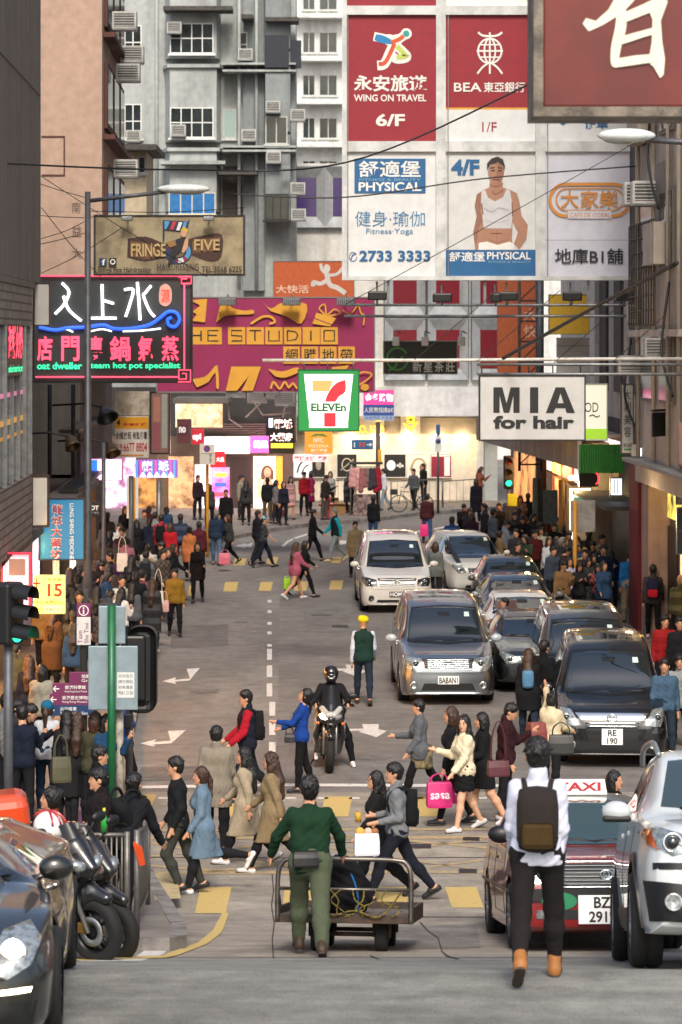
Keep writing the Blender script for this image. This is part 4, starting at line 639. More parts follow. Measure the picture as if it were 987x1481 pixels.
sign('pharmacy_sign', 'black pharmacy sign with glowing white characters by the junction', (389, 604, 426, 656), 107, mat('black_lit', '#1c1614', .5), [('T', '龍城', (397, 606, 423, 620), glow('#ffd8d0', 1.3), .03), ('T', '大藥房', (391, 626, 423, 638), glow('#ffe0d8', 1.3), .03), ('R', (389, 605, 395, 618), glow('#e0e8ff', 1)), ('R', (392, 641, 424, 648), glow('#e8c040', .8)), ('R', (389, 650, 425, 656), I('#3a3420'))], .3)
sign('cosmetics_sign', 'bright pink cosmetics shop sign', (362, 631, 393, 655), 113, glow('#ee5aa8', .8), [('T', 'sasa', (367, 637, 388, 648), glow('#fff0f8', 1), .04)], .3)
sign('shop_sign', 'long white sign with black brush strokes left of the pink shop sign', (296, 632, 361, 656), 114, glow('#f6f2ee', .9), [('L', spline([(319, 634), (321, 642), (319, 650)]), 1.6, BLK), ('L', spline([(326, 636), (328, 644), (333, 650)]), 1.6, BLK), ('L', spline([(330, 634), (336, 642), (334, 652)]), 1.4, BLK)], .3)
sign('food_sign', 'orange takeaway sign with a small green emblem below the green store sign', (441, 624, 481, 656), 109, glow('#d8862a', .35), [('T', 'NYC', (454, 633, 468, 640), I('#f2e8d8'), .02), ('T', 'PIZZERIA', (447, 643, 476, 647), I('#ffe8c0'), .02), ('T', '粉麵專家', (450, 649, 474, 654), I('#fff0d8'), .02), ('P', [(448, 632), (456, 627), (468, 627), (475, 632), (461, 630)], I('#5a8a3c'))], .2)
sign('pharmacy_sign', 'red and white lit pharmacy strip over the cream shop posters', (424, 658, 474, 668), 112, glow('#f4b8b8', .7), [('T', '龍城大城', (426, 659.5, 456, 667), glow('#d81e2c', .6), .03), ('T', '藥房', (460, 659.5, 473, 667), glow('#d81e2c', .6), .03)], .15)
sign('parking_sign', 'white no stopping sign plate on a yellow pole', (289, 642, 311, 672), 100, I('#c9c4b8'), [('E', (299.5, 649, 4.6, 4.8), I('#7a2440')), ('E', (299.5, 649, 3.2, 3.4), I('#30409a')), ('L', [(297, 646.5), (302, 651.5)], 1, I('#a02a3a')), ('L', [(290, 656), (310, 656)], .8, I('#77736a')), ('T', '7', (303, 657.5, 306.5, 662.5), BLK, .02), ('T', '7', (303, 664, 306.5, 669.5), BLK, .02)], .06)
tag(MB().tube([G(300, 806), W(300, 672, drow(806))], .05, 8).build('sign_post', mat('yellow_post', '#c58a1e', .5, var=.2)), 'yellow post under the white no stopping plate', 'post')
sign('shop_sign', 'red shop sign part hidden by the white no stopping plate', (304, 653, 326, 676), 109, glow('#c81e28', .4), [('T', '大昌', (313, 661, 324, 668), glow('#ffe0e0', .8), .03)], .2)
sign('shop_sign', 'brown shop sign with white rounded emblem over the brown column', (257, 607, 276, 641), 106, I('#5c2a30'), [('R', (258, 614, 272, 630), I('#4a1a2a')), ('T', 'no', (259, 617, 269, 626), WHT, .05)], .2, wood, 1)
sign('shop_sign', 'dark red shop sign with white lettering left of the long white sign', (278, 620, 295, 643), 110, glow('#a01c28', .35), [('T', 'api', (279, 627, 291, 638), glow('#ffe8e8', .8), .04)], .2)
sign('estate_board', 'yellow and white letting board with red telephone numbers', (166, 602, 215, 662), 92, I('#d3cfc8'), [('R', (166, 603, 215, 620), I('#d89c1c')), ('T', '御峯旺舖', (178, 606, 212, 616), I('#b81e24'), .03), ('T', '4', (169, 606, 174, 616), BLK, .02), ('T', '全幢放租', (167, 624, 190, 635), BLK, .01), ('T', '有匙引看', (192, 624, 213, 635), BLK, .01), ('T', '先生', (166, 641, 178, 652), I('#b01c28'), .01), ('T', '6677 8804', (179, 640, 213, 653), I('#b01c28'), .01), ('L', [(172, 658), (208, 658)], 2, I('#c98a3c'))], .1)
sign('blank_board', 'blank cream board with peeling marks above the letting board', (166, 566, 216, 601), 92.3, mat('cream_peel', '#b9b0a0', .7, col2='#8f8676', scale=3), [], .15)
sign('led_sign', 'pink and blue dotted light board with white characters', (196, 665, 257, 691), 95, glow('#7a4a9a', .7), [('R', (197 + i * 5.4, 666, 199.6 + i * 5.4, 690), glow(('#5a9ae0', '#e05a9a')[i % 2], .6)) for i in range(11)] + [('T', '龍', (206, 667, 220, 681), glow('#ffffff', 1.6), .03), ('T', '城', (230, 667, 244, 681), glow('#ffffff', 1.6), .03), ('T', '▲▲▲▲▲', (202, 682, 252, 690), glow('#f4f4ff', 1.3), .01)], .15)
sign('light_box', 'bright pink and blue light box at the end of the left row', (128, 664, 176, 694), 82, glow('#f0b8e8', .9), [('R', (129, 665, 141, 691), glow('#2a6af0', 1))] + [('L', [(144 + i * 4, 665), (144 + i * 4, 693)], 1.2, glow('#fff4ff', 1.4)) for i in range(8)], .3, mat('pink_rim', '#d07ac0', .5), 1)
sign('light_box', 'tall brown framed display box with pictures above the pavement', (219, 568, 244, 655), 99, I('#7a5a50'), [('R', (222, 574, 232, 610), I('#a06a5a')), ('R', (221, 612, 231, 650), I('#8a4a52')), ('R', (234, 570, 242, 648), I('#8c8f88'))], .4, M_BLACK, 2)
# left pavement signs
D = 60; bs = glow('#1a76a4', .12)
sign('medicine_sign', 'tall blue medicine shop sign with red and white lettering', (57, 722, 121, 809), D, bs, [('T', t, (75 - i * .5, 729 + i * 16.2, 91 - i * .5, 743.6 + i * 16.2), WHT, .03) for i, t in enumerate('龍城大藥坊')] + [('T', t, (75.7 - i * .5, 729.7 + i * 16.2, 90.3 - i * .5, 742.9 + i * 16.2), I('#b3262c'), .0) for i, t in enumerate('龍城大藥坊')] + [('T', 'LUNG SHING MEDICINE', (101, 728, 107, 809), I('#cfdfe8'), .02, 0, 1)], .3, M_DARKM, 1.5)
sign('shop_sign', 'small black sign with white letters right of the blue medicine sign', (128, 726, 146, 747), 66, I('#111111'), [('T', 'OT', (130.5, 731, 143, 738), WHT, .04), ('T', '好 老友', (131, 740, 143, 743), I('#9a9a9a'), .02)], .2)
sign('price_board', 'yellow price board with red numbers on the left pavement', (49, 832, 94, 888), 53, glow('#f4dc6a', .8), [('T', '十', (48, 836, 58, 853), I('#b02020'), .04), ('T', 'n', (49, 858, 51.5, 862), BLK, .02), ('T', '大大杯', (68, 836, 91, 841), I('#b84a28'), .02), ('T', '15', (69, 844, 90, 863), I('#b02020'), .025), ('T', '奶茶:18', (48, 868, 62, 874), I('#b84a28'), .01), ('T', '絲襪奶:20', (65, 868, 92, 874), I('#b84a28'), .01), ('T', '果汁:18', (48, 878, 62, 884), I('#b84a28'), .01), ('R', (64, 876, 88, 886), I('#f4ecc8')), ('T', '芋圓奶茶', (66, 879, 86, 884), I('#7a6a60'), 0)], .1)
sign('led_cross', 'red dotted pharmacy light sign with cut corner at the left edge', (4, 802, 42, 888), 50.5, glow('#ff8fa0', .55), [('L', [(6 + i * 3.4, 806), (6 + i * 3.4, 886)], 1, glow('#ffe0e4', 1.2)) for i in range(11)] + [('R', (13, 808, 37, 832), I('#8a7672')), ('P', [(3, 801), (20, 801), (3, 822)], I('#2a2422'))], .2, glow('#e0203a', .8), 2)
rn = thing('neon_sign', 'red and green neon characters glowing inside the window bay at the left edge', 'sign', (RX(-4.55, 51.6), 51.6, ZP(507, 51.6)), RAD(90)); MB().box(-1.2, 1.2, .01, .05, -.46, .48).build('box', mat('neon_back', '#2a1416', .5), rn); items_on(rn, [('T', '海鮮火鍋', (0, 0, 130, 36), nr, .03), ('T', 'seafood steam hot pot', (0, 42, 130, 52), ng, .02)], .017, 65, 27, 0)  # reflection of neon in the bay glass, built as glowing characters
# TST information post and finger signs, backs of road signs
D = drow(1160, .13)
IP = thing('information_post', 'black information post with purple and blue finger boards', 'signpost', G(121, 1160, .13)); zz = lambda y: ZP(y, D) - IP.location.z; xx = lambda x: XP(x, D) - IP.location.x
pur = I('#6a1f4c'); MB().rbox(xx(116), xx(126), -.05, .05, 0, zz(930), .01).build('post', M_BLACK, IP)
def fing(name, r, m, its): 
    x0, y0, x1, y1 = r; o = thing_part(name, r, m); items_on(o, its, D / F, CX, YH, -.115, .002); 
    for c in o.children: c.location = (-IP.location.x, 0, CAMZ - IP.location.z)
def thing_part(name, r, m): x0, y0, x1, y1 = r; return MB().rbox(xx(x0), xx(x1), -.115, -.055, zz(y1), zz(y0), .006).build(name, m, IP)
fing('info_panel', (112, 872, 132, 891), pur, [('L', arc(122, 882, 6.8, 7, 0, 360), 1.2, WHT), ('R', (121, 881, 123, 887), WHT), ('E', (122, 878.5, 1.2, 1.2), WHT)])
fing('name_panel', (112, 891.5, 132, 932), I('#c3c0bc'), [])
for t, x in (('Tsim', 117), ('Sha Tsui', 126)):
    vs, fs, a = text_geo(t, .0); o = [c for c in IP.children if c.name.startswith('name_panel')][0]; ln = (29 if len(t) > 4 else 18) * D / F; hh = ln / a; mb = MB(); mb.add([(xx(x) + hh / 2 - v * hh, -.119, zz(929) + u * ln) for u, v in vs], [f[::1] for f in fs]); mb.build('lettering', pur, o)
for r, m, tx, ar in (((101, 971, 181, 988), pur, '加連威老道\nGranville Road', 1), ((77, 987, 137, 1003), pur, '香港科學館\nHong Kong Science Museum', -1), ((73, 1002, 137, 1019), pur, '香港歷史博物館\nHong Kong Museum', -1), ((70, 1018, 138, 1034), I('#15345e'), '尖沙咀東\nTsim Sha Tsui East', -1)):
    x0, y0, x1, y1 = r; ax = x1 - 7 if ar > 0 else x0 + 6; t1, t2 = tx.split('\n'); its = [('L', [(ax - 4, (y0 + y1) / 2), (ax + 4, (y0 + y1) / 2)], 1.5, WHT), ('L', [(ax + ar * 1, (y0 + y1) / 2 - 4), (ax + ar * 4.5, (y0 + y1) / 2), (ax + ar * 1, (y0 + y1) / 2 + 4)], 1.5, WHT), ('T', t1, (x0 + 18, y0 + 3, x0 + 18 + 6 * len(t1), y0 + 8.5), WHT, .01), ('T', t2, (x0 + 18, y0 + 10, x1 - 10, y0 + 14), WHT, 0)]
    if ar < 0: its[1] = ('L', [(ax - 1, (y0 + y1) / 2 - 4), (ax - 4.5, (y0 + y1) / 2), (ax - 1, (y0 + y1) / 2 + 4)], 1.5, WHT)
    fing('finger_board', r, m, its)
MB().rbox(xx(100), xx(138), -.03, .03, zz(1180) if False else .05, zz(1088), .01).build('map_board', mat('map_board', '#6b4a62', .5, col2='#8f7d88', scale=5), IP) if False else None
MP = thing('map_board', 'purple framed street map board behind the railing', 'map board', G(119, 1196, .13)); d2 = MP.location.y; k = d2 / F
MB().rbox(-19 * k, 19 * k, -.04, .04, .0, 108 * k, .01).build('panel', mat('map_frame', '#5a3a55', .5, var=.2), MP); items_on(MP, [('R', (103, 1112, 135, 1172), mat('map_paper', '#8a7f8c', .5, col2='#6d4a5a', scale=9)), ('T', 'MAPPING', (102, 1093, 132, 1101), I('#b5aab0'), .02)], k, 119, 1196, -.044)
SP = thing('sign_pole', 'green pole carrying the backs of two grey road signs', 'signpost', G(161.5, 1205, .13)); d2 = SP.location.y; k = d2 / F; pz = lambda y: (1205 - y) * k
MB().tube([(0, 0, -.02), (0, 0, pz(876))], 6 * k, 14).build('pole', mat('green_pole', '#0f5a34', .4, var=.25, scale=6), SP)
gsb = mat('sign_back', '#7f9097', .5, .2, var=.2, scale=3)
for r in ((142, 877, 181, 932), (127, 935, 199, 1028)):
    x0, y0, x1, y1 = r; mb = MB(); mb.rbox((x0 - 161.5) * k, (x1 - 161.5) * k, .055, .085, pz(y1), pz(y0), .014); o = mb.build('sign_plate', gsb, SP); items_on(o, [('R', (169, 973, 194, 1010), I('#c2c5c2'))] + [('T', t, (171, 976 + i * 8, 192, 981 + i * 8), I('#5a5f60'), 0) for i, t in enumerate(('政府告示', '請勿張貼', '如有違反', '9061 2136'))] if y0 > 900 else [], k, 161.5, 1205, .053, .0015)
# crowd barriers / railings
rail = mat('railing_steel', '#7d7a75', .5, .6, var=.35, scale=8)
def railing(label, p0, p1, h=1.0, n=10, name='railing', bars=True, post_end=True, dz=.13, group='pedestrian railings'):
    p0 = Vector((p0[0], p0[1], 0)); p1 = Vector((p1[0], p1[1], 0)); root = thing(name, label, 'railing', (p0.x, p0.y, gz(p0.y) + dz), 0, group); d = p1 - p0; L_ = d.length; u = d / L_; zz_ = lambda t: gz(p0.y + d.y * t) + dz - root.location.z
    P_ = lambda t, z: Vector((d.x * t, d.y * t, zz_(t) + z))
    for z, r in ((h, .022), (.16, .018)): MB().tube([P_(t, z) for t in np.linspace(0, 1, 6)], r, 8).build('rail', rail, root)
    for t in (0, 1): MB().tube([P_(t, 0), P_(t, h + .03)], .03, 8).build('post', rail, root)
    if bars:
        mb = MB()
        for i in range(1, n): mb.tube([P_(i / n, .16), P_(i / n, h)], .010, 5)
        o = mb.build('bars', rail, root); o['kind'] = 'stuff'
    return root
railing('steel railing with thin bars, facing us behind the scooters', (XP(18, 28.9), 28.9), (XP(184, 28.9), 28.9), .98, 22)
railing('steel railing seen end on at the pavement corner', (XP(198, 28.8), 28.8), (XP(214, 33.0), 33.0), 1.0, 22)
railing('rounded black barrier behind the front railing', (XP(112, 31.5), 31.5), (XP(186, 31.5), 31.5), 1.0, 6)
railing('slanting grey barrier on the right kerb by the crowd', (RX(6.9, 59.5), 59.5), (RX(6.85, 65), 65), 1.0, 34)
for i, (a, bb) in enumerate(((566, 640), (641, 690))): railing('grey railing at the far corner, %s' % ('behind the bicycle' if i == 0 else 'before the glass corner'), (XP(a, 116), 116), (XP(bb, 118), 118), 1.05, 8 - i * 3)
railing('far grey railing beside the market stall', (XP(425, 117), 117), (XP(515, 117), 117), 1.05, 7)
# street lamps
def street_lamp(label, base, h, arm, head_dz, col, r=.09):
    root = thing('street_lamp', label, 'street lamp', base); MB().tube([(0, 0, 0), (0, 0, h * .18), (0, 0, h)], [r * 1.8, r, r * .7], 12).build('pole', col, root)
    s = 1 if arm > 0 else -1; MB().tube([(0, 0, h - .2), (arm * .7, 0, h - .12 + head_dz)], .045, 8).build('arm', col, root)
    mb = MB(); mb.sphere((arm * .85, 0, h - .06 + head_dz), (abs(arm) * .24, .2, .11), 18, 10); hd_ = mb.build('lamp_head', mat('lamp_shell', '#ccd4d2', .45, 0, var=.2), root); MB().sphere((arm * .9, 0, h - .10 + head_dz), (abs(arm) * .15, .15, .09), 14, 8).build('diffuser', mat('lamp_lens', '#9aa39c', .2), hd_); return root
pole = mat('lamp_pole', '#55565a', .5, .4, var=.3, scale=4)
p = G(127, 948, .13); k = p.y / F; street_lamp('grey street lamp in front of the neon sign on the left', p, (948 - 277) * k, (290 - 127) * k, .12, pole)
MB_ = p
p = Vector((RX(6.95, 42.5), 42.5, gz(42.5) + .13)); hz_ = ZP(190, 42.5) - p.z; street_lamp('pale street lamp head reaching in from the right edge', p, hz_, XP(880, 42.5) - p.x, .0, pole)
def post(label, px_, y1, y0, r, m, name='post', cat='post', dz=.13, d=None):
    p = G(px_, y1, dz); k = p.y / F; root = thing(name, label, cat, p); MB().tube([(0, 0, 0), (0, 0, (y1 - y0) * k)], r, 12).build('pole', m, root); return root
o = post('thick grey pole on the right in front of the crowd corner', 783, 812, 545, .17, mat('grey_pole', '#5f625f', .5, .3, var=.3)); k = o.location.y / F
for x0, x1, y0, y1 in ((785, 806, 708, 757), (770, 778, 690, 752)): MB().rbox((x0 - 783) * k, (x1 - 783) * k, -.32, -.18, (812 - y1) * k, (812 - y0) * k, .03).build('control_box', mat('teal_box', '#566b68', .5, var=.25), o)
o = post('yellow sign post with the back of a grey plate on the right pavement', 832, 896, 724, .05, mat('yellow_post', '#c58a1e')); k = o.location.y / F; MB().rbox(-6 * k, 30 * k, .06, .09, (896 - 770) * k, (896 - 724) * k, .01).build('sign_plate', mat('plate_back', '#8e8f8b', .5, .3, var=.35, scale=4), o)
o = post('orange lamp post lighting the right shops', 813, 836, 694, .09, mat('orange_post', '#b07a34', .5, var=.2)); k = o.location.y / F; MB().rbox(0, 30 * k, -.06, .06, 140 * k, 143 * k, .01).build('arm', mat('orange_post', '#b07a34'), o); MB().rbox(10 * k, 27 * k, -.2, .2, 142 * k, 148 * k, .03).build('lamp_head', glow('#ffe2a0', 6), o)
o = post('dark brown post with a blue direction sign at the far corner', 547, 742, 610, .09, mat('brown_post', '#3c2a28', .5, var=.3)); k = o.location.y / F; MB().rbox(.0, 5 * k, -.1, .1, 70 * k, 92 * k, .01).build('yellow_panel', I('#d29a2a'), o)
o = post('slim grey post with round blue traffic plates by the far wall', 634, 742, 614, .05, pole); k = o.location.y / F; MB().rbox(-3 * k, 3 * k, -.08, -.05, 113 * k, 128 * k, .01).build('blue_plate', I('#1d4f86'), o); MB().rbox(-5 * k, 5 * k, -.08, -.05, 88 * k, 111 * k, .01).build('white_plate', I('#c8cbc6'), o); MB().lathe([(0, 0), (.1, 0), (.1, .01), (0, .01)], (0, -.095, 104 * k), (0, 1, 0), 16).build('round_mark', I('#2a3a7c'), o)
post('grey upright pole among the crowd at the left shops', 190, 845, 688, .07, pole); post('pale grey post beside the dotted light board', 230, 800, 695, .08, M_METAL)
o = post('yellow and white signpost in the left crowd', 193, 812, 690, .06, mat('yellow_post', '#c58a1e')); k = o.location.y / F; MB().rbox(-10 * k, 7 * k, .07, .1, 62 * k, 122 * k, .01).build('white_panel', I('#d8d6d0'), o)
post('slim grey pole rising in front of the blue medicine sign', 150, 905, 640, .05, pole)
# traffic lights
def traffic_light(label, base, h, lit=2, back=False, hood=1, tw=.34, th=1.0, k=1.0, plate=False):
    root = thing('traffic_light', label, 'traffic light', base); MB().tube([(0, 0, 0), (0, 0, h - th * .2)], .055 * k, 10).build('pole', pole, root)
    hb = MB(); hb.rbox(-tw / 2, tw / 2, -.12, .12, h - th, h, .04); hd_ = hb.build('housing', M_BLACK, root); s = 1 if back else -1
    if plate: MB().rbox(-tw * .85, tw * .85, .0, .02, h - th * 1.12, h + th * .12, .15, seg=4).build('backing_board', M_BLACK, root)
    for i in range(3):
        z = h - th * (.18 + .32 * i); c = ('#5a1418', '#5a3a12', '#0f4a30')[i]
        if i == lit: c = ('#ff3020', '#ffa020', '#30ffb0')[i]
        MB().lathe([(0, .0), (tw * .3, 0), (tw * .3, .02), (0, .02)], (0, s * .125 - (0 if back else .01), z), (0, 1, 0), 18)  .build('lens', glow(c, 1.3) if i == lit else ink(c), hd_)
        v = MB(); pts = [(tw * .36 * math.cos(RAD(a)), tw * .36 * math.sin(RAD(a))) for a in range(-20, 201, 20)]; n = len(pts)
        v.add([(x, s * .12, z + zz_) for x, zz_ in pts] + [(x, s * (.12 + .26 * hood), z + zz_ - .02) for x, zz_ in pts], [(j, j + 1, n + j + 1, n + j) for j in range(n - 1)], 0, True); v.build('visor', M_BLACK, hd_)
    return root
p = G(736, 800, .13); k = p.y / F; o = traffic_light('green lit traffic light at the far right corner', p, (800 - 659) * k, 2, th=48 * k, tw=15 * k); MB().rbox(-2 * k, 12 * k, -.1, .05, 68 * k, 86 * k, .02).build('push_box', I('#a8b828'), o)
o = traffic_light('near traffic light with dark visors at the left edge', Vector((XP(12, 33), 33, gz(33) + .13)), ZP(842, 33) - gz(33) - .13, 2, th=.72, tw=.33, hood=.9); o.rotation_euler.z = RAD(62)
p = G(187, 1180, .13); k = p.y / F; o = traffic_light('large traffic light seen from behind with rounded black board', p, (1180 - 918) * k, 9, True, th=.95, tw=.30); 
for c in list(o.children):
    if c.name.startswith(('housing', 'backing')): c.location.x += .09
MB().rbox(-.02, .40, -.01, .02, 150 * k, 275 * k, .16, seg=4).build('backing_board', M_BLACK, o); MB().rbox(-.06, .05, -.2, -.08, 128 * k, 150 * k, .02).build('push_box', M_DARKM, o)
o = post('pale patchy pole beside the green sign pole', 173, 1200, 1010, .055, mat('patchy_pole', '#a39d90', .7, col2='#6c675c', scale=9))
# bus shelter style light box and small right hand signs
sign('fashion_poster', 'tall lit fashion poster on the right pavement', (824, 706, 868, 800), 77, glow('#dfe2e0', .9), [('T', 'MICHAEL KORS', (829, 711, 864, 716), I('#4a4c4c'), .01), ('R', (830, 719, 862, 745), I('#5aa0ae')), ('P', [(830, 730), (840, 726), (850, 729), (862, 725), (862, 800), (830, 800)], I('#b3ada6'))], .3, mat('poster_post', '#5c4a38', .6), 4)
sign('ring_neon', 'black box with a red ring light under the green canopy', (838, 684, 866, 704), 75, I('#1c1818'), [('N', arc(862, 692, 4, 8, -90, 90, 8), 2, glow('#ff3a4a', 1.4))], .2)
sign('script_sign', 'white script letters jutting from the right block', (914, 643, 935, 660), 65, W_BEIGE, [('T', 'ip', (922, 645, 934, 660), glow('#f0f4ff', .9), .03)], .1)
sign('wall_board', 'white framed notice board, upper one at the right edge', (980, 697, 1010, 728), 60.5, I('#c5b8b4'), [], .08, M_METAL, 2); sign('wall_board', 'grey slate board, lower one at the right edge', (981, 736, 1010, 800), 60.5, I('#565c60'), [('L', [(981, 768), (1010, 768)], 2, M_METAL)], .08, M_METAL, 2)
for x, y, n in ((952, 618, 'left'), (985, 622, 'right')):
    fl = thing('hooded_board', 'black hooded board hanging by the right block, %s one' % n, 'frame', W(x + 8, y - 14, 61)); MB().rbox(-.02, .02, -.5, .5, -.4, .12, .01).build('panel', M_BLACK, fl); MB().tube([(0, -.5, .16), (0, .5, .16)], .03, 6).build('rod', M_DARKM, fl); fl.rotation_euler.z = RAD(-35)
# lattice mast
LM = thing('lattice_mast', 'rusty lattice mast in front of the orange board', 'mast', Vector((XP(766, 86), 86, 3.0))); mm = mat('rust_mast', '#3a2f2c', .7, var=.3)
for x in (-.3, .36): MB().tube([(x, 0, 0), (x, 0, 6.6)], .05, 6).build('post', mm, LM)
for z in np.arange(.2, 6.4, .62): mb = MB(); mb.tube([(-.3, 0, z), (.36, 0, z)], .03, 5); mb.tube([(-.3, 0, z), (.36, 0, z + .62)], .02, 5); mb.build('brace', mm, LM)
tag(MB().tube([(XP(781, 84), 84, 3.4), (XP(781, 84), 84, 9.4)], .13, 10).build('steel_post', pole), 'plain steel post right of the lattice mast', 'post')
# overhead wires
N_W = [0]
def wire(label, pts, r=.012): 
    tag(MB().tube(spline([tuple(p) for p in pts], 8), r, 5).build('overhead_wire', M_BLACK), label, 'wire', 'overhead wires')
wire('thick black cable slanting down from the right block to the white salon sign', [W(980, 380, 46), W(850, 450, 50), W(728, 518, 54)], .035)
wire('thin wire crossing the top of the big billboard towards the red sign', [W(-20, 235, 50), W(250, 245, 55), W(500, 235, 55), W(790, 110, 45), W(1000, -5, 40)], .018)
wire('thin wire sagging in front of the lower billboard panels', [W(330, 280, 60), W(500, 285, 60), W(700, 258, 60), W(920, 240, 60)], .016)
wire('wire rising from the green store sign to the right edge', [W(500, 440, 56), W(700, 330, 56), W(930, 200, 56)], .008)
for i, (a, bb) in enumerate((((-10, 238), (140, 290)), ((60, 345), (140, 310)), ((-10, 362), (130, 335)), ((60, 395), (175, 330)), ((60, 255), (300, 400)), ((130, 305), (355, 300)), ((60, 300), (150, 405)), ((-10, 300), (128, 315)))): wire('thin wire fastened to the left street lamp, ' + ('topmost', 'short rising one', 'lowest from the edge', 'one dropping to the tan sign', 'long one to the grey tenement', 'one along the tan sign top', 'steep one', 'nearly level one')[i], [W(*a, 62), W((a[0] + bb[0]) / 2, (a[1] + bb[1]) / 2 + 4, 63), W(*bb, 64)], .009)
for i, x in enumerate((600, 690, 800, 880)): wire('thin wire over the white salon sign, ' + ('first from the left', 'second from the left', 'third from the left', 'fourth from the left')[i], [W(x, 520 + i * 3, 57), W(x + 60, 470 + i * 2, 60), W(x + 120, 420, 63)], .008)

sign('blank_board', 'pale grey box sign on the edge of the dark corner block', (50, 410, 71, 470), 57.4, I('#a5a39d'), [], .4, M_DARKM, 1)
sign('blank_board', 'tilted blank white panel hanging over the left pavement shops', (47, 690, 69, 760), 57, I('#bdb9b0'), [], .1, mat('brown_rim', '#3a2a22', .6, var=.3), 3, yaw=RAD(24))
sign('lit_box', 'small white lit box sign under the green canopy', (884, 692, 900, 716), 71, glow('#dfe8f2', .7), [('L', [(889, 694), (889, 714)], 1, BLK), ('L', [(894, 694), (894, 714)], 1, BLK)], .2, M_BLACK, 1)
for x, y, n, w in ((150, 598, 'black hooded lamp on an arm under the neon sign', .55), (158, 650, 'brass coloured spot lamp below the hooded one', .4), (100, 640, 'dark spot lamp at the left shop awning', .4)):
    L_ = thing('flood_lamp', n, 'lamp', W(x, y, 71)); mb = MB(); mb.lathe([(.03, .0), (.1, .02), (w * .5, .3), (w * .52, .34), (w * .45, .33)], (0, 0, .15), (.35, -.5, -.8), 18); mb.build('hood', M_BLACK if x == 150 else mat('brass_hood', '#5a4a34', .45, .6), L_); MB().tube([(0, 0, .15), (-.5, .1, .25), (-1.3, .2, .2)], .03, 6).build('arm', M_DARKM, L_)
for i, x in enumerate((72, 106)): tag(MB().tube([W(x, 556, 72), W(x, 690, 72)], .06, 6).build('steel_post', M_DARKM), 'dark upright post below the neon sign, %s one' % ('left', 'right')[i], 'post')
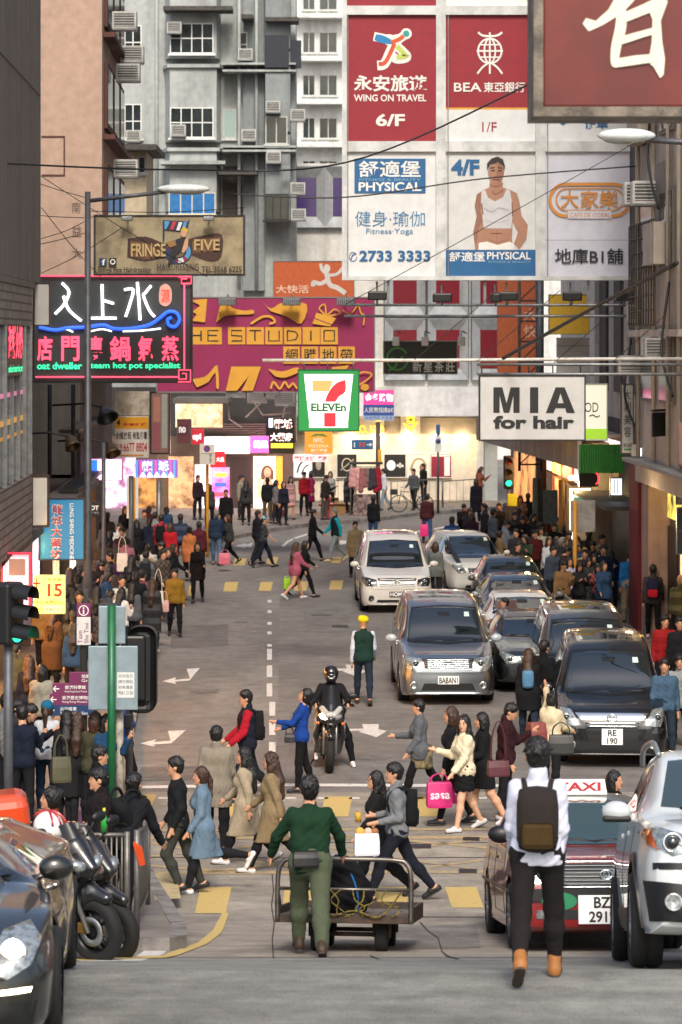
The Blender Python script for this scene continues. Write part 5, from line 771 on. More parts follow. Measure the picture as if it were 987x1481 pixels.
# ---------------------------------------------------------------- people: smooth-blended volumes turned into one continuous mesh
class Field:
    def __init__(s, lo, hi, h):
        s.lo = np.array(lo, float); s.h = h; s.n = np.maximum(4, np.ceil((np.array(hi) - s.lo) / h).astype(int) + 1)
        s.g = np.full(s.n, 1.0); s.ax = [s.lo[i] + h * np.arange(s.n[i]) for i in range(3)]
    def _blk(s, lo, hi):
        a = np.clip(np.floor((np.array(lo) - s.lo) / s.h).astype(int), 0, s.n); b = np.clip(np.ceil((np.array(hi) - s.lo) / s.h).astype(int) + 1, 0, s.n)
        if (b <= a).any(): return None
        sl = tuple(slice(a[i], b[i]) for i in range(3))
        X = s.ax[0][sl[0]][:, None, None]; Y = s.ax[1][sl[1]][None, :, None]; Z = s.ax[2][sl[2]][None, None, :]
        return sl, X, Y, Z
    def _mix(s, sl, d, k):
        o = s.g[sl]
        if k > 0:
            hh = np.maximum(k - np.abs(o - d), 0) / k; s.g[sl] = np.minimum(o, d) - hh * hh * k * .25
        else: s.g[sl] = np.minimum(o, d)
    def cap(s, a, ra, b, rb, k=.02):
        a = np.array(a, float); b = np.array(b, float); r = max(ra, rb) + k + 2.5 * s.h
        B = s._blk(np.minimum(a, b) - r, np.maximum(a, b) + r)
        if B is None: return
        sl, X, Y, Z = B; ba = b - a; q = max(ba @ ba, 1e-9)
        t = np.clip(((X - a[0]) * ba[0] + (Y - a[1]) * ba[1] + (Z - a[2]) * ba[2]) / q, 0, 1)
        d = np.sqrt((X - a[0] - ba[0] * t) ** 2 + (Y - a[1] - ba[1] * t) ** 2 + (Z - a[2] - ba[2] * t) ** 2) - (ra + (rb - ra) * t)
        s._mix(sl, d, k)
    def ell(s, c, r, k=.02, M=None, cut=False):
        c = np.array(c, float); r = np.array(r, float); R_ = max(r) + k + 2.5 * s.h; B = s._blk(c - R_, c + R_)
        if B is None: return
        sl, X, Y, Z = B; x, y, z = X - c[0], Y - c[1], Z - c[2]
        if M is not None:
            x, y, z = (M[0][0] * x + M[1][0] * y + M[2][0] * z, M[0][1] * x + M[1][1] * y + M[2][1] * z, M[0][2] * x + M[1][2] * y + M[2][2] * z)
        q = np.sqrt((x / r[0]) ** 2 + (y / r[1]) ** 2 + (z / r[2]) ** 2); q2 = np.sqrt((x / r[0] ** 2) ** 2 + (y / r[1] ** 2) ** 2 + (z / r[2] ** 2) ** 2)
        d = q * (q - 1) / np.maximum(q2, 1e-6)
        if cut: s.g[sl] = np.maximum(s.g[sl], -d)
        else: s._mix(sl, d, k)
    def below(s, z, n=(0, 0, 1)):   # keep what is above the plane n.p = z
        d = z - (n[0] * s.ax[0][:, None, None] + n[1] * s.ax[1][None, :, None] + n[2] * s.ax[2][None, None, :]); s.g = np.maximum(s.g, d)
    def fold(s, amp, f=34, ph=0, zc=1.0):
        X = s.ax[0][:, None, None]; Y = s.ax[1][None, :, None]; Z = s.ax[2][None, None, :]
        a = np.sin(f * (X * (1.5 - zc) + Z * zc + Y * (1.2 - zc)) + ph + 2.2 * np.sin(Y * 9 + Z * 6 + X * 4)); c = np.sin(f * 1.6 * (Y * .8 - Z * .5 + X * .5) + 1.7 * ph + 2 * np.sin(X * 13 + Z * 5))
        s.g = s.g + amp * (1.1 - 2.2 * np.abs(a) ** .7 + .8 * c) * .8
    def mesh(s):
        g = s.g; neg = g < 0; a = neg[:-1, :-1, :-1]; any_ = a.copy(); all_ = a.copy()
        sh = lambda A, i, j, k: A[i:A.shape[0] - 1 + i, j:A.shape[1] - 1 + j, k:A.shape[2] - 1 + k]
        for i in (0, 1):
            for j in (0, 1):
                for k in (0, 1): q = sh(neg, i, j, k); any_ = any_ | q; all_ = all_ & q
        act = any_ & ~all_; I = np.argwhere(act)
        if len(I) == 0: return np.zeros((0, 3)), np.zeros((0, 4), int)
        idx = np.full(act.shape, -1, int); idx[tuple(I.T)] = np.arange(len(I))
        P = np.zeros((len(I), 3)); Cn = np.zeros(len(I))
        for ax in range(3):
            o = [x for x in range(3) if x != ax]
            for u in (0, 1):
                for v in (0, 1):
                    c0 = np.zeros(3, int); c0[o[0]] = u; c0[o[1]] = v; c1 = c0.copy(); c1[ax] = 1
                    A = g[tuple((I + c0).T)]; Bv = g[tuple((I + c1).T)]; mk = (A < 0) != (Bv < 0)
                    t = np.where(mk, A / np.where(mk, A - Bv, 1), 0); p = np.tile(c0.astype(float), (len(I), 1)); p[:, ax] = t
                    P += p * mk[:, None]; Cn += mk
        V = s.lo + (I + P / np.maximum(Cn, 1)[:, None]) * s.h; Fq = []
        for ax in range(3):
            b, c = [(1, 2), (2, 0), (0, 1)][ax]
            sl0 = [slice(None)] * 3; sl1 = [slice(None)] * 3; sl0[ax] = slice(0, -1); sl1[ax] = slice(1, None)
            n0 = neg[tuple(sl0)]; n1 = neg[tuple(sl1)]; E = np.argwhere(n0 != n1)
            E = E[(E[:, b] > 0) & (E[:, c] > 0) & (E[:, b] < s.n[b] - 1) & (E[:, c] < s.n[c] - 1)]
            if len(E) == 0: continue
            eb = np.zeros(3, int); eb[b] = 1; ec = np.zeros(3, int); ec[c] = 1
            q = np.stack([idx[tuple((E - eb - ec).T)], idx[tuple((E - ec).T)], idx[tuple(E.T)], idx[tuple((E - eb).T)]], 1)
            fl = ~n0[tuple(E.T)]; q[fl] = q[fl][:, ::-1]; Fq.append(q)
        Fq = np.concatenate(Fq); return V, Fq[(Fq >= 0).all(1)]
def geo_obj(name, V, Fq, mats, parent, extra=None):
    me = bpy.data.meshes.new(name); vs = V.tolist(); fs = Fq.tolist(); mi = [0] * len(fs)
    if extra:
        o = len(vs); vs += [tuple(v) for v in extra.v]; fs += [tuple(i + o for i in f) for f in extra.f]; mi += extra.m
    me.from_pydata(vs, [], fs); me.polygons.foreach_set('material_index', mi); me.polygons.foreach_set('use_smooth', [True] * len(fs)); me.update()
    return link(name, me, mats, parent)
def striped(h):
    c = lin(h); k = rnd.choice(['stripe', 'check', 'panel']); nm = 'fabric_%s_%s' % (k, h.lstrip('#'))
    if nm in MC: return MC[nm]
    m = bpy.data.materials.new(nm); m.use_nodes = True; t = m.node_tree; b = t.nodes['Principled BSDF']; b.inputs['Roughness'].default_value = .9
    tc = t.nodes.new('ShaderNodeTexCoord'); tone = 1.9 if sum(c) < .25 else .55; c2 = tuple(min(.7, x * tone + .02) for x in c)
    if k == 'check': n = t.nodes.new('ShaderNodeTexChecker'); n.inputs['Scale'].default_value = 14; n.inputs['Color1'].default_value = (*c, 1); n.inputs['Color2'].default_value = (*c2, 1); t.links.new(tc.outputs['Object'], n.inputs['Vector']); t.links.new(n.outputs['Color'], b.inputs['Base Color'])
    else:
        n = t.nodes.new('ShaderNodeTexWave'); n.bands_direction = 'Z'; n.inputs['Scale'].default_value = 5.5 if k == 'stripe' else 1.1; n.inputs['Distortion'].default_value = .6; r = t.nodes.new('ShaderNodeValToRGB'); r.color_ramp.interpolation = 'CONSTANT'; r.color_ramp.elements[0].color = (*c, 1); r.color_ramp.elements[1].color = (*c2, 1); r.color_ramp.elements[1].position = .6
        t.links.new(tc.outputs['Object'], n.inputs['Vector']); t.links.new(n.outputs['Fac'], r.inputs[0]); t.links.new(r.outputs[0], b.inputs['Base Color'])
    MC[nm] = m; return m
POSE = {
    'stand': dict(), 'wait': dict(th=(3, -2), kn=(2, 4), ua=(6, 2), el=(25, 15)),
    'phone': dict(ua=(28, 5), el=(95, 12), hp=22), 'phone2': dict(ua=(25, 25), el=(95, 90), hp=24, ai=(25, 25)),
    'walk': dict(th=(26, -16), kn=(10, 28), ua=(-20, 22), el=(18, 28), lean=4),
    'walk2': dict(th=(-18, 24), kn=(30, 8), ua=(20, -18), el=(30, 18), lean=4),
    'stroll': dict(th=(15, -10), kn=(6, 18), ua=(-10, 12), el=(20, 35), lean=3),
    'stroll2': dict(th=(-10, 15), kn=(18, 6), ua=(12, -10), el=(70, 20), lean=3),
    'push': dict(th=(24, -20), kn=(16, 20), ua=(32, 32), el=(18, 18), lean=12, ao=(24, 24)),
    'sit': dict(th=(82, 82), kn=(85, 85), ua=(30, 30), el=(60, 60), lean=5),
}
def person(label, loc, yaw, H=1.7, pose='stand', sex='m', top=('shirt', '#444444'), bot=('trousers', '#222222'), shoes='#1a1a1a', hair='short', hcol=None, hat=None,
           px=60, group=None, skin=M_SKIN, hand_hi=False, cat='person', legcol=None, collar=None, face=True):
    ps = dict(lean=2, th=(2, -2), kn=(2, 2), ab=(3, 3), ua=(3, -2), el=(12, 10), ao=(8, 8), ai=(0, 0), hp=0, hy=0, hr=0, aa=(0, 0))
    ps.update(POSE[pose] if isinstance(pose, str) else pose)
    if isinstance(pose, str) and pose != 'push':
        j = lambda t, a: tuple(x + rnd.uniform(-a, a) for x in t)
        ps['th'] = j(ps['th'], 3); ps['ua'] = j(ps['ua'], 5); ps['el'] = j(ps['el'], 6); ps['hy'] += rnd.uniform(-14, 14)
    fem = sex == 'f'; k_ = H / 1.75; vox = min(.03, max(.0085, 1.75 / (px * .69) * 1.05))
    sh_w = ps.get('sw', .138 if fem else .160); hipw = .092; legs = []; side = (1, -1)
    def dirv(a, out, sgn): return np.array([sgn * math.sin(RAD(out)), -math.sin(RAD(a)) * math.cos(RAD(out)), -math.cos(RAD(a)) * math.cos(RAD(out))])
    lowest = 9
    for i in (0, 1):
        hp_ = np.array([side[i] * hipw, 0, 0.0]); kn = hp_ + dirv(ps['th'][i], ps['ab'][i], side[i]) * .42
        sa = ps['th'][i] - ps['kn'][i]; an = kn + dirv(sa, ps['ab'][i] * .4, side[i]) * .42
        fp = sa * .75 if sa < 0 else -sa * .6      # toe down behind, toe up in front
        fp = min(0, fp) if sa < 0 else max(0, -fp) * .6
        fw = np.array([side[i] * .12, -math.cos(RAD(fp)), math.sin(RAD(fp))]); up = np.array([0, math.sin(RAD(fp)), math.cos(RAD(fp))])
        heel = an - fw * .045 - up * .045; toe = an + fw * .15 - up * .055
        lowest = min(lowest, heel[2] - .035, toe[2] - .026); legs.append([hp_, kn, an, heel, toe, up])
    pz = -lowest; PZ = np.array([0, 0, pz])
    for lg in legs:
        for q in range(5): lg[q] = lg[q] + PZ
    cl, sl_ = math.cos(RAD(ps['lean'])), math.sin(RAD(ps['lean']))
    def tp(x, y, z): return np.array([x, y * cl - z * sl_, z * cl + y * sl_]) + PZ
    arms = []
    for i in (0, 1):
        s0 = tp(side[i] * sh_w, 0, .462); e0 = s0 + dirv(ps['ua'][i], ps['ao'][i], side[i]) * .285
        fa = ps['ua'][i] + ps['el'][i]; d2 = dirv(fa, ps['ao'][i] * .5 - ps['ai'][i], side[i]); w0 = e0 + d2 * .25; arms.append((s0, e0, w0, d2))
    HM = Matrix.Rotation(RAD(-ps['lean'] * .4), 3, 'X') @ Matrix.Rotation(RAD(ps['hy']), 3, 'Z') @ Matrix.Rotation(RAD(ps['hp']), 3, 'X') @ Matrix.Rotation(RAD(ps['hr']), 3, 'Y')
    HMn = np.array(HM); nb = tp(0, .01, .55); hc = nb + HMn @ np.array([0, -.025, .135])
    def hd(x, y, z): return hc + HMn @ np.array([x, y, z])
    allp = np.array([p for lg in legs for p in lg[:5]] + [p for a in arms for p in (a[0], a[1], a[2], a[2] + a[3] * .2)] + [hc, hc + [0, 0, .2]])
    lo = allp.min(0) - .27; hi = allp.max(0) + .27; lo[2] = -.05; hi[2] = max(hi[2], hc[2] + .27)
    def torso(f, g=0.0, up_=.50):
        w = .058 if fem else .074; f.cap(tp(-.06 - (.012 if fem else 0), 0, .0), .102 + g, tp(.06 + (.012 if fem else 0), 0, .0), .102 + g, .03)
        for s_ in side:
            f.cap(tp(s_ * .06, .0, .02), .100 + g, tp(s_ * w, .0, .2), (.078 if fem else .092) + g, .04)
            f.cap(tp(s_ * w, .0, .2), (.078 if fem else .092) + g, tp(s_ * (sh_w - .075), .005, .38), .098 + g, .04)
            f.cap(tp(s_ * .05, .01, .40), .09 + g, tp(s_ * (sh_w - .012), .005, .452), .050 + g, .05)
            if fem: f.ell(tp(s_ * .07, -.085, .33), (.062 + g, .055 + g, .065 + g), .04)
        f.cap(tp(0, .01, .45), .075 + g, nb, .052 + g * .6, .05)
    def leg(f, i, g=0.0, to=1.0, kk=.03):
        hp_, kn, an = legs[i][:3]; f.cap(hp_, .084 + g, kn, .056 + g, kk)
        if to > .5:
            t = (to - .5) * 2; e = kn + (an - kn) * t; mid = kn + (an - kn) * min(.35, t) + np.array([0, .012, 0]); f.cap(kn, .054 + g, mid, .054 + g, kk); f.cap(mid, .054 + g, e, (.054 - .018 * t) + g, kk)
    def arm(f, i, g=0.0, to=1.0):
        s0, e0, w0, d2 = arms[i]; f.cap(s0, .050 + g, e0, .040 + g, .03)
        if to > .55: t = (to - .5) * 2; f.cap(e0, .040 + g, e0 + (w0 - e0) * t, .040 - .013 * t + g, .02)
    # body
    b = Field(lo, hi, vox); torso(b)
    for i in (0, 1):
        leg(b, i); arm(b, i); s0, e0, w0, d2 = arms[i]; hp_, kn, an, heel, toe, up = legs[i]
        b.cap(an, .036, heel + up * .01, .034, .02); b.cap(heel, .032, toe, .024, .03)
        sd_ = np.cross(d2, [side[i], 0, 0]); sd_ = sd_ / (np.linalg.norm(sd_) + 1e-6); pm = w0 + d2 * .05
        if vox < .0125:
            nrm = np.array([side[i] * 1.0, 0, 0]); curl = -nrm * .35
            b.cap(w0, .026, w0 + d2 * .04, .03, .015)
            for f_, off in enumerate((-.027, -.009, .009, .027)):
                ln = (.062, .072, .068, .052)[f_]; q0 = w0 + d2 * .06 + sd_ * off * 1.05; q1 = q0 + (d2 + curl * .3) * ln * .5; q2 = q1 + (d2 * .75 + curl * 1.1) * ln * .5
                b.cap(w0 + d2 * .02 + sd_ * off * .7, .0125, q0, .0115, .008); b.cap(q0, .0105, q1, .0095, .003); b.cap(q1, .0095, q2, .008, .003)
            t0 = w0 + d2 * .025 - sd_ * .028; t1 = t0 + d2 * .03 - sd_ * .03; b.cap(t0, .013, t1, .011, .008); b.cap(t1, .011, t1 + d2 * .032 - sd_ * .004, .009, .004)
        else:
            b.cap(w0, .028, w0 + d2 * .13, .024, .01)
            b.cap(w0 + d2 * .03, .018, w0 + d2 * .08 - sd_ * .045, .016, .01)
    b.cap(nb, .056, hd(0, .015, -.06), .05, .03)
    Mh = HMn; b.ell(hd(0, .008, .025), (.074, .094, .098), .02, Mh); b.ell(hd(0, -.022, -.045), (.056, .068, .072), .04, Mh)
    if px > 45:
        b.cap(hd(0, -.088, .005), .011, hd(0, -.100, -.026), .0125, .018)
        b.ell(hd(0, -.076, -.098), (.022, .018, .016), .025, Mh)
        for s_ in side: b.ell(hd(s_ * .077, .01, -.01), (.012, .024, .032), .008, Mh)
    V, Q = b.mesh(); ex = None
    if px > 55 and face:
        ex = MB(); M3 = HM
        def on(x, z, r, mi, dy=0):
            # seat the feature on the face surface
            y = -.115
            for _ in range(40):
                c = (hd(x, y, z) - b.lo) / b.h; c0 = np.clip(np.round(c).astype(int), 0, b.n - 1)
                if b.g[tuple(c0)] < vox * .2: break
                y += .002
            ex.sphere(Vector(hd(x, y + dy, z)), r, 8, 5, mi, M3)
        for s_ in side:
            on(s_ * .033, .008, (.014, .006, .0065), 1); on(s_ * .034, .03, (.019, .006, .0045), 3)
        on(0, -.062, (.024, .007, .0075), 2); ex.m = ex.m
    root = geo_obj('person', V * k_, Q, [skin, M_EYE, M_LIP, M_HAIR], None, None)
    if ex:
        ex.v = [tuple(Vector(v) * k_) for v in ex.v]; old = root.data; me = bpy.data.meshes.new('person')
        vs = (V * k_).tolist(); o = len(vs); fs = Q.tolist() + [tuple(q + o for q in f) for f in ex.f]
        me.from_pydata(vs + ex.v, [], fs); me.polygons.foreach_set('material_index', [0] * len(Q) + ex.m); me.polygons.foreach_set('use_smooth', [True] * len(fs)); me.update()
        for m_ in (skin, M_EYE, M_LIP, M_HAIR): me.materials.append(m_)
        root.data = me; bpy.data.meshes.remove(old)
    root.location = loc; root.rotation_euler = (0, 0, RAD(yaw)); tag(root, label, cat, group)
    def part(name, f, m):
        v, q = f.mesh()
        if len(v): return geo_obj(name, v * k_, q, [m], root)
    ph = rnd.uniform(0, 6); fa_ = (.0042 if top[0] in ('shirt', 'sweater') else .0056) if vox < .016 else .0045
    # top garment
    tk, tcol = top[0], top[1]; scol = top[2] if len(top) > 2 else None
    G_ = {'shirt': .010, 'sweater': .013, 'jacket': .019, 'puffer': .034, 'coat': .024, 'dress': .013, 'tee': .010, 'vest': .018, 'knit': .024}[tk]
    hem = {'shirt': -.06, 'sweater': -.075, 'jacket': -.09, 'puffer': -.08, 'coat': -.46, 'dress': -.36, 'tee': -.07, 'vest': -.06, 'knit': -.16}[tk]
    if len(top) > 3: hem = top[3]
    f = Field(lo, hi, vox); torso(f, G_)
    mt = cloth(tcol) if px < 30 or rnd.random() < .72 or px > 140 else striped(tcol)
    if hem < -.1:
        lm = [(legs[i][0] + (legs[i][1] - legs[i][0]) * min(1, -hem / .42)) for i in (0, 1)]; mid = (lm[0] + lm[1]) / 2
        for i in (0, 1):
            e = lm[i] * .75 + mid * .25; fl = .02 + .05 * min(1, -hem / .45); f.cap(legs[i][0], .098 + G_, e + [0, 0, -.1], .082 + G_ + fl * .5, .08)
        f.cap(legs[0][0], .1 + G_, mid + [0, -.01, -.1], .1 + G_ + fl * .6, .08)
    else: f.cap(tp(-.068, 0, .0), .117 + G_ * .6, tp(.068, 0, .0), .117 + G_ * .6, .05)
    f.below(pz + hem)
    sl2 = {'tee': .5, 'vest': 0}.get(tk, .97)
    if sl2 and not scol:
        for i in (0, 1): arm(f, i, G_ * .7 + .003, sl2)
    if tk in ('coat', 'jacket', 'puffer', 'shirt') or collar: f.cap(nb + [0, .01, -.015], .062 + G_ * .5, nb + [0, .012, .028], .062 + G_ * .3, .012)
    f.fold(fa_ * (1 if hem > -.2 else .8), 30, ph, .9 if hem > -.2 else .35); tob = part({'shirt': 'shirt', 'sweater': 'sweater', 'jacket': 'jacket', 'puffer': 'puffer_jacket', 'coat': 'coat', 'dress': 'dress', 'tee': 't_shirt', 'vest': 'vest', 'knit': 'knit_jumper'}[tk], f, mt)
    if scol:
        f = Field(lo, hi, vox)
        for i in (0, 1): arm(f, i, G_ * .85 + .004, .97)
        f.fold(fa_, 34, ph); part('sleeve_pair', f, cloth(scol))
    # bottoms
    bk, bcol = bot[0], bot[1]
    if bk in ('trousers', 'jeans', 'leggings', 'shorts', 'wide'):
        g = {'trousers': .012, 'jeans': .010, 'leggings': .009, 'shorts': .024, 'wide': .024}[bk]; f = Field(lo, hi, vox)
        f.cap(tp(-.06, 0, .03), .108 + g * .4, tp(.06, 0, .03), .108 + g * .4, .03); f.cap(tp(-.065, 0, .0), .108 + g, tp(.065, 0, .0), .108 + g, .05); [f.cap(tp(s_ * .06, 0, .02), .104 + g * .6, tp(s_ * .055, 0, .11), .094 + g * .4, .04) for s_ in side]
        for i in (0, 1): leg(f, i, g, .7 if bk == 'shorts' else .97, .04)
        f.fold(fa_ * (.15 if bk == 'leggings' else .5), 26, ph + 1, .6); part(bk if bk not in ('wide',) else 'trousers', f, cloth(bcol))
    elif bk == 'skirt':
        f = Field(lo, hi, vox); f.cap(tp(-.06, 0, .05), .113, tp(.06, 0, .05), .113, .03); lm = [legs[i][0] * .35 + legs[i][1] * .65 for i in (0, 1)]; mid = (lm[0] + lm[1]) / 2
        for i in (0, 1): f.cap(legs[i][0], .108, lm[i] * .8 + mid * .2 + [0, 0, -.12], .125, .07)
        f.cap(legs[0][0] * .5 + legs[1][0] * .5, .13, mid + [0, 0, -.12], .15, .06)
        f.below(pz - .29); f.fold(fa_ * 1.4, 44, ph); part('skirt', f, cloth(bcol))
    if legcol:
        f = Field(lo, hi, vox)
        for i in (0, 1): leg(f, i, .007, .98, .02)
        part('tights', f, cloth(legcol))
    # shoes
    if shoes:
        for i in (0, 1):
            hp_, kn, an, heel, toe, up = legs[i]; a_ = np.minimum(np.minimum(heel, toe), an) - .1; c_ = np.maximum(np.maximum(heel, toe), an) + .12
            boot = shoes.startswith('b'); sc_ = shoes.lstrip('b'); f = Field(a_, c_, min(vox, .02)); f.cap(heel, .040, toe, .033, .02); f.cap(heel, .036, heel + (toe - heel) * .45 + up * .03, .036, .03)
            if boot: f.cap(heel + up * .03, .044, an + (kn - an) * .22, .05, .03)
            fwd = toe - heel; f.below(float((heel - up * .036) @ up), tuple(up))
            o = part('shoe' if not boot else 'boot', f, mat('shoe_' + sc_.lstrip('#'), sc_, .6, var=.15, scale=12))
            if px > 110:
                hh = Vector(heel * k_); tt = Vector(toe * k_); u = Vector(up); fw = (tt - hh).normalized(); sd2 = fw.cross(u).normalized(); mb = MB(); pts = []
                for t, wd in ((-.043, .0), (-.035, .025), (0, .037), (.09, .035), (.15, .039), (.2, .035), (.228, .02), (.236, 0)): pts.append((t, wd))
                ring = [hh + fw * (t * k_) + sd2 * (wd * k_) for t, wd in pts] + [hh + fw * (t * k_) - sd2 * (wd * k_) for t, wd in pts[-2:0:-1]]
                n = len(ring); mb.add([p - u * (.037 * k_) for p in ring] + [p - u * (.020 * k_) for p in ring], [tuple(range(n)), tuple(range(2 * n - 1, n - 1, -1))] + [(q, (q + 1) % n, n + (q + 1) % n, n + q) for q in range(n)])
                mb.build('sole', mat('shoe_sole', '#3a342c', .8) if boot or sc_ not in ('#e8e8e6',) else M_WHITE, o)
    # hair, hat
    hm = hcol or M_HAIR; hl = np.minimum(hc - .3, nb - [0.25, .25, .45]); hh_ = hc + .24
    if hair and hair != 'bald':
        f = Field(hl, hh_, min(vox, .018)); f.ell(hd(0, .018, .035), (.086, .098, .100), .01, Mh)
        if hair == 'short': f.ell(hd(0, -.02, .075), (.07, .07, .052), .03, Mh); f.ell(hd(0, .05, -.02), (.07, .055, .075), .03, Mh)
        else:
            f.ell(hd(0, .03, -.02), (.09, .085, .12), .03, Mh)
            if hair in ('bob', 'long'):
                for s_ in side: f.cap(hd(s_ * .072, .01, .0), .03, hd(s_ * .08, .012, -.12), .028, .03)
                f.cap(hd(0, .05, -.05), .085, hd(0, .055, -.14), .075, .04)
            if hair == 'long':
                e = tp(0, .125, .20); f.cap(hd(0, .06, -.08), .08, tp(0, .11, .40), .082, .04); f.cap(tp(-.035, .11, .40), .058, e, .045, .03); f.cap(tp(.04, .11, .40), .058, e + [.02, 0, -.02], .04, .03)
                for s_ in side: f.cap(hd(s_ * .078, .012, -.1), .032, tp(s_ * .1, -.03, .38), .034, .03)
            if hair == 'tail': f.cap(hd(0, .10, .03), .035, hd(0, .14, -.06), .04, .02); f.cap(hd(0, .14, -.06), .04, tp(0, .13, .40), .022, .02)
            if hair == 'bun': f.ell(hd(0, .10, .075), (.045, .045, .042), .015, Mh)
        if px > 95:                                # loose locks break the outline
            r_ = random.Random(int(px * 7))
            for _ in range(90):
                t, e = r_.uniform(0, 6.28), r_.uniform(.05, 1.5); n_ = np.array([math.cos(t) * math.cos(e), math.sin(t) * math.cos(e), math.sin(e)]); p0 = np.array([0, .018, .032]) + n_ * [.080, .092, .094]
                if p0[1] < -.05 and p0[2] < .06: continue
                q0 = p0 + n_ * .012 + np.array([r_.uniform(-.022, .022), r_.uniform(-.02, .02), -.022 * (1.2 - e)]); f.cap(hd(*p0), .014, hd(*q0), .005, .006)
        f.ell(hd(0, -.098, -.045), (.066, .062, .088), 0, Mh, cut=True)
        X_, Y_, Z_ = f.ax[0][:, None, None], f.ax[1][None, :, None], f.ax[2][None, None, :]
        f.g = f.g + .0045 * np.sin(130 * X_ + 40 * np.sin(Y_ * 11) + 3 * np.sin(Z_ * 25)) + .0035 * np.sin(150 * Y_ + 60 * X_ + 4 * np.sin(Z_ * 30 + ph)); part('hair', f, hm)
    if hat:
        kind, hc_ = hat; f = Field(hc - .22, hc + .26, min(vox, .018))
        if kind == 'turban': f.ell(hd(0, .01, .065), (.108, .118, .078), .02, Mh); f.cap(hd(-.07, -.05, .06), .05, hd(.05, .05, .1), .055, .03)
        if kind == 'beanie': f.ell(hd(0, .02, .055), (.1, .11, .092), .02, Mh); f.below(float(hc[2] + .0)) 
        if kind == 'cap': f.ell(hd(0, .012, .05), (.089, .102, .088), .02, Mh); f.below(float(hc[2] + .02)); f.ell(hd(0, -.11, .038), (.062, .06, .011), .01, Mh)
        if kind == 'helmet':
            f.ell(hd(0, .005, .015), (.125, .145, .135), .02, Mh); f.ell(hd(0, -.05, -.06), (.1, .1, .075), .03, Mh); f.ell(hd(0, -.15, .0), (.085, .045, .042), 0, Mh, cut=True)
        ho = part({'helmet': 'helmet', 'turban': 'turban', 'beanie': 'knitted_hat', 'cap': 'cap'}[kind], f, cloth(hc_) if kind != 'helmet' else paint(hc_))
        if kind == 'helmet':
            f = Field(hc - .22, hc + .26, min(vox, .018)); f.ell(hd(0, -.03, -.0), (.106, .108, .05), 0, Mh); v, q = f.mesh(); geo_obj('visor', v * k_, q, [M_GLASS], ho)
    Mw = Matrix.Translation(Vector(loc)) @ Matrix.Rotation(RAD(yaw), 4, 'Z')
    wpt = lambda p: Mw @ Vector(np.array(p) * k_)
    return dict(root=root, k=k_, M=Mw, tp=tp, hand=[wpt(a[2] + a[3] * .09) for a in arms], wpt=wpt, hd=hd, sh=sh_w, arms=arms, legs=legs, lean=ps['lean'], yaw=yaw)
# things people carry
def backpack(P, label, col, px=60, big=1.0, pocket=None, group=None):
    k = P['k'] * big; t = P['tp']; c = P['wpt'](t(0, .125, .27)); root = thing('backpack', label, 'backpack', c, RAD(P['yaw']), group)
    m = cloth(col); T = Matrix.Rotation(RAD(-P['lean']), 4, 'X') ; mb = MB()
    bm = bmesh.new(); bmesh.ops.create_cube(bm, size=1)
    bmesh.ops.subdivide_edges(bm, edges=bm.edges[:], cuts=3, use_grid_fill=True)
    for v in bm.verts:
        x, y, z = v.co * 2; r = 1 - .18 * (z > .4) * (z - .4); v.co = Vector((x * .15 * k * (1 - .10 * abs(z) ** 3) * (1 - .08 * abs(y) ** 2), (y * .085 * (1 - .25 * x * x - .2 * max(0, z) ** 2)) * k + .05 * k, z * .225 * k * (1 - .10 * x * x)))
    mb.add([T @ v.co for v in bm.verts], [[v.index for v in f.verts] for f in bm.faces], 0, True); bm.free(); mb.build('bag_body', m, root)
    mb = MB(); mb.rbox(-.115 * k, .115 * k, .115 * k, .150 * k, -.19 * k, -.01 * k, .03 * k, M=T); mb.build('pocket', cloth(pocket) if pocket else m, root)
    for s_ in (1, -1):
        pts = [T @ Vector((s_ * .085 * k, .02, .2 * k)), T @ Vector((s_ * .1 * k, -.11 * k, .245 * k)), T @ Vector((s_ * .115 * k, -.22 * k, .16 * k)), T @ Vector((s_ * .125 * k, -.235 * k, .02 * k)), T @ Vector((s_ * .135 * k, -.13 * k, -.12 * k)), T @ Vector((s_ * .13 * k, .02 * k, -.16 * k))]
        MB().tube(spline([tuple(p) for p in pts], 4), .019 * k, 6).build('strap', m, root)
    return root
def handbag(label, c, rz, col, w=.28, h=.22, th=.1, strap=.3, name='handbag', cat='handbag', text=None, tcol='#ffffff', rough=.5, group=None):
    root = thing(name, label, cat, c, RAD(rz), group); m = mat('bag_' + col.lstrip('#'), col, rough, var=.2, scale=10, bump=.1)
    mb = MB(); vs = []
    for z, sx, sy in ((-h, .92, 1.1), (-h * .9, 1, 1.15), (-h * .4, 1.0, 1.0), (-.02, .95, .7), (0, .92, .6)):
        for x, y in ((-1, -1), (-.6, -1.12), (0, -1.18), (.6, -1.12), (1, -1), (1, 1), (.6, 1.12), (0, 1.18), (-.6, 1.12), (-1, 1)): vs.append((x * w / 2 * sx, y * th / 2 * sy, z))
    n = 10; mb.add(vs, [(i * n + j, i * n + (j + 1) % n, (i + 1) * n + (j + 1) % n, (i + 1) * n + j)[::-1] for i in range(4) for j in range(n)] + [tuple(range(n)), tuple(range(5 * n - 1, 4 * n - 1, -1))][::1], 0, False)
    mb.build('bag_body', m, root)
    if strap:
        for y in (-th * .3, th * .3):
            MB().tube(spline([(-w * .35, y, -.03), (-w * .3, y * .6, strap * .6), (0, 0, strap), (w * .3, y * .6, strap * .6), (w * .35, y, -.03)], 5), .008, 6).build('handle', m, root)
    if text:
        vs, fs, a = text_geo(text, .02); mb = MB(); mb.add([((u - .5) * w * .8, -th * .62, -h * .65 + v * w * .8 / a) for u, v in vs], fs); mb.build('lettering', ink(tcol), root)
    return root
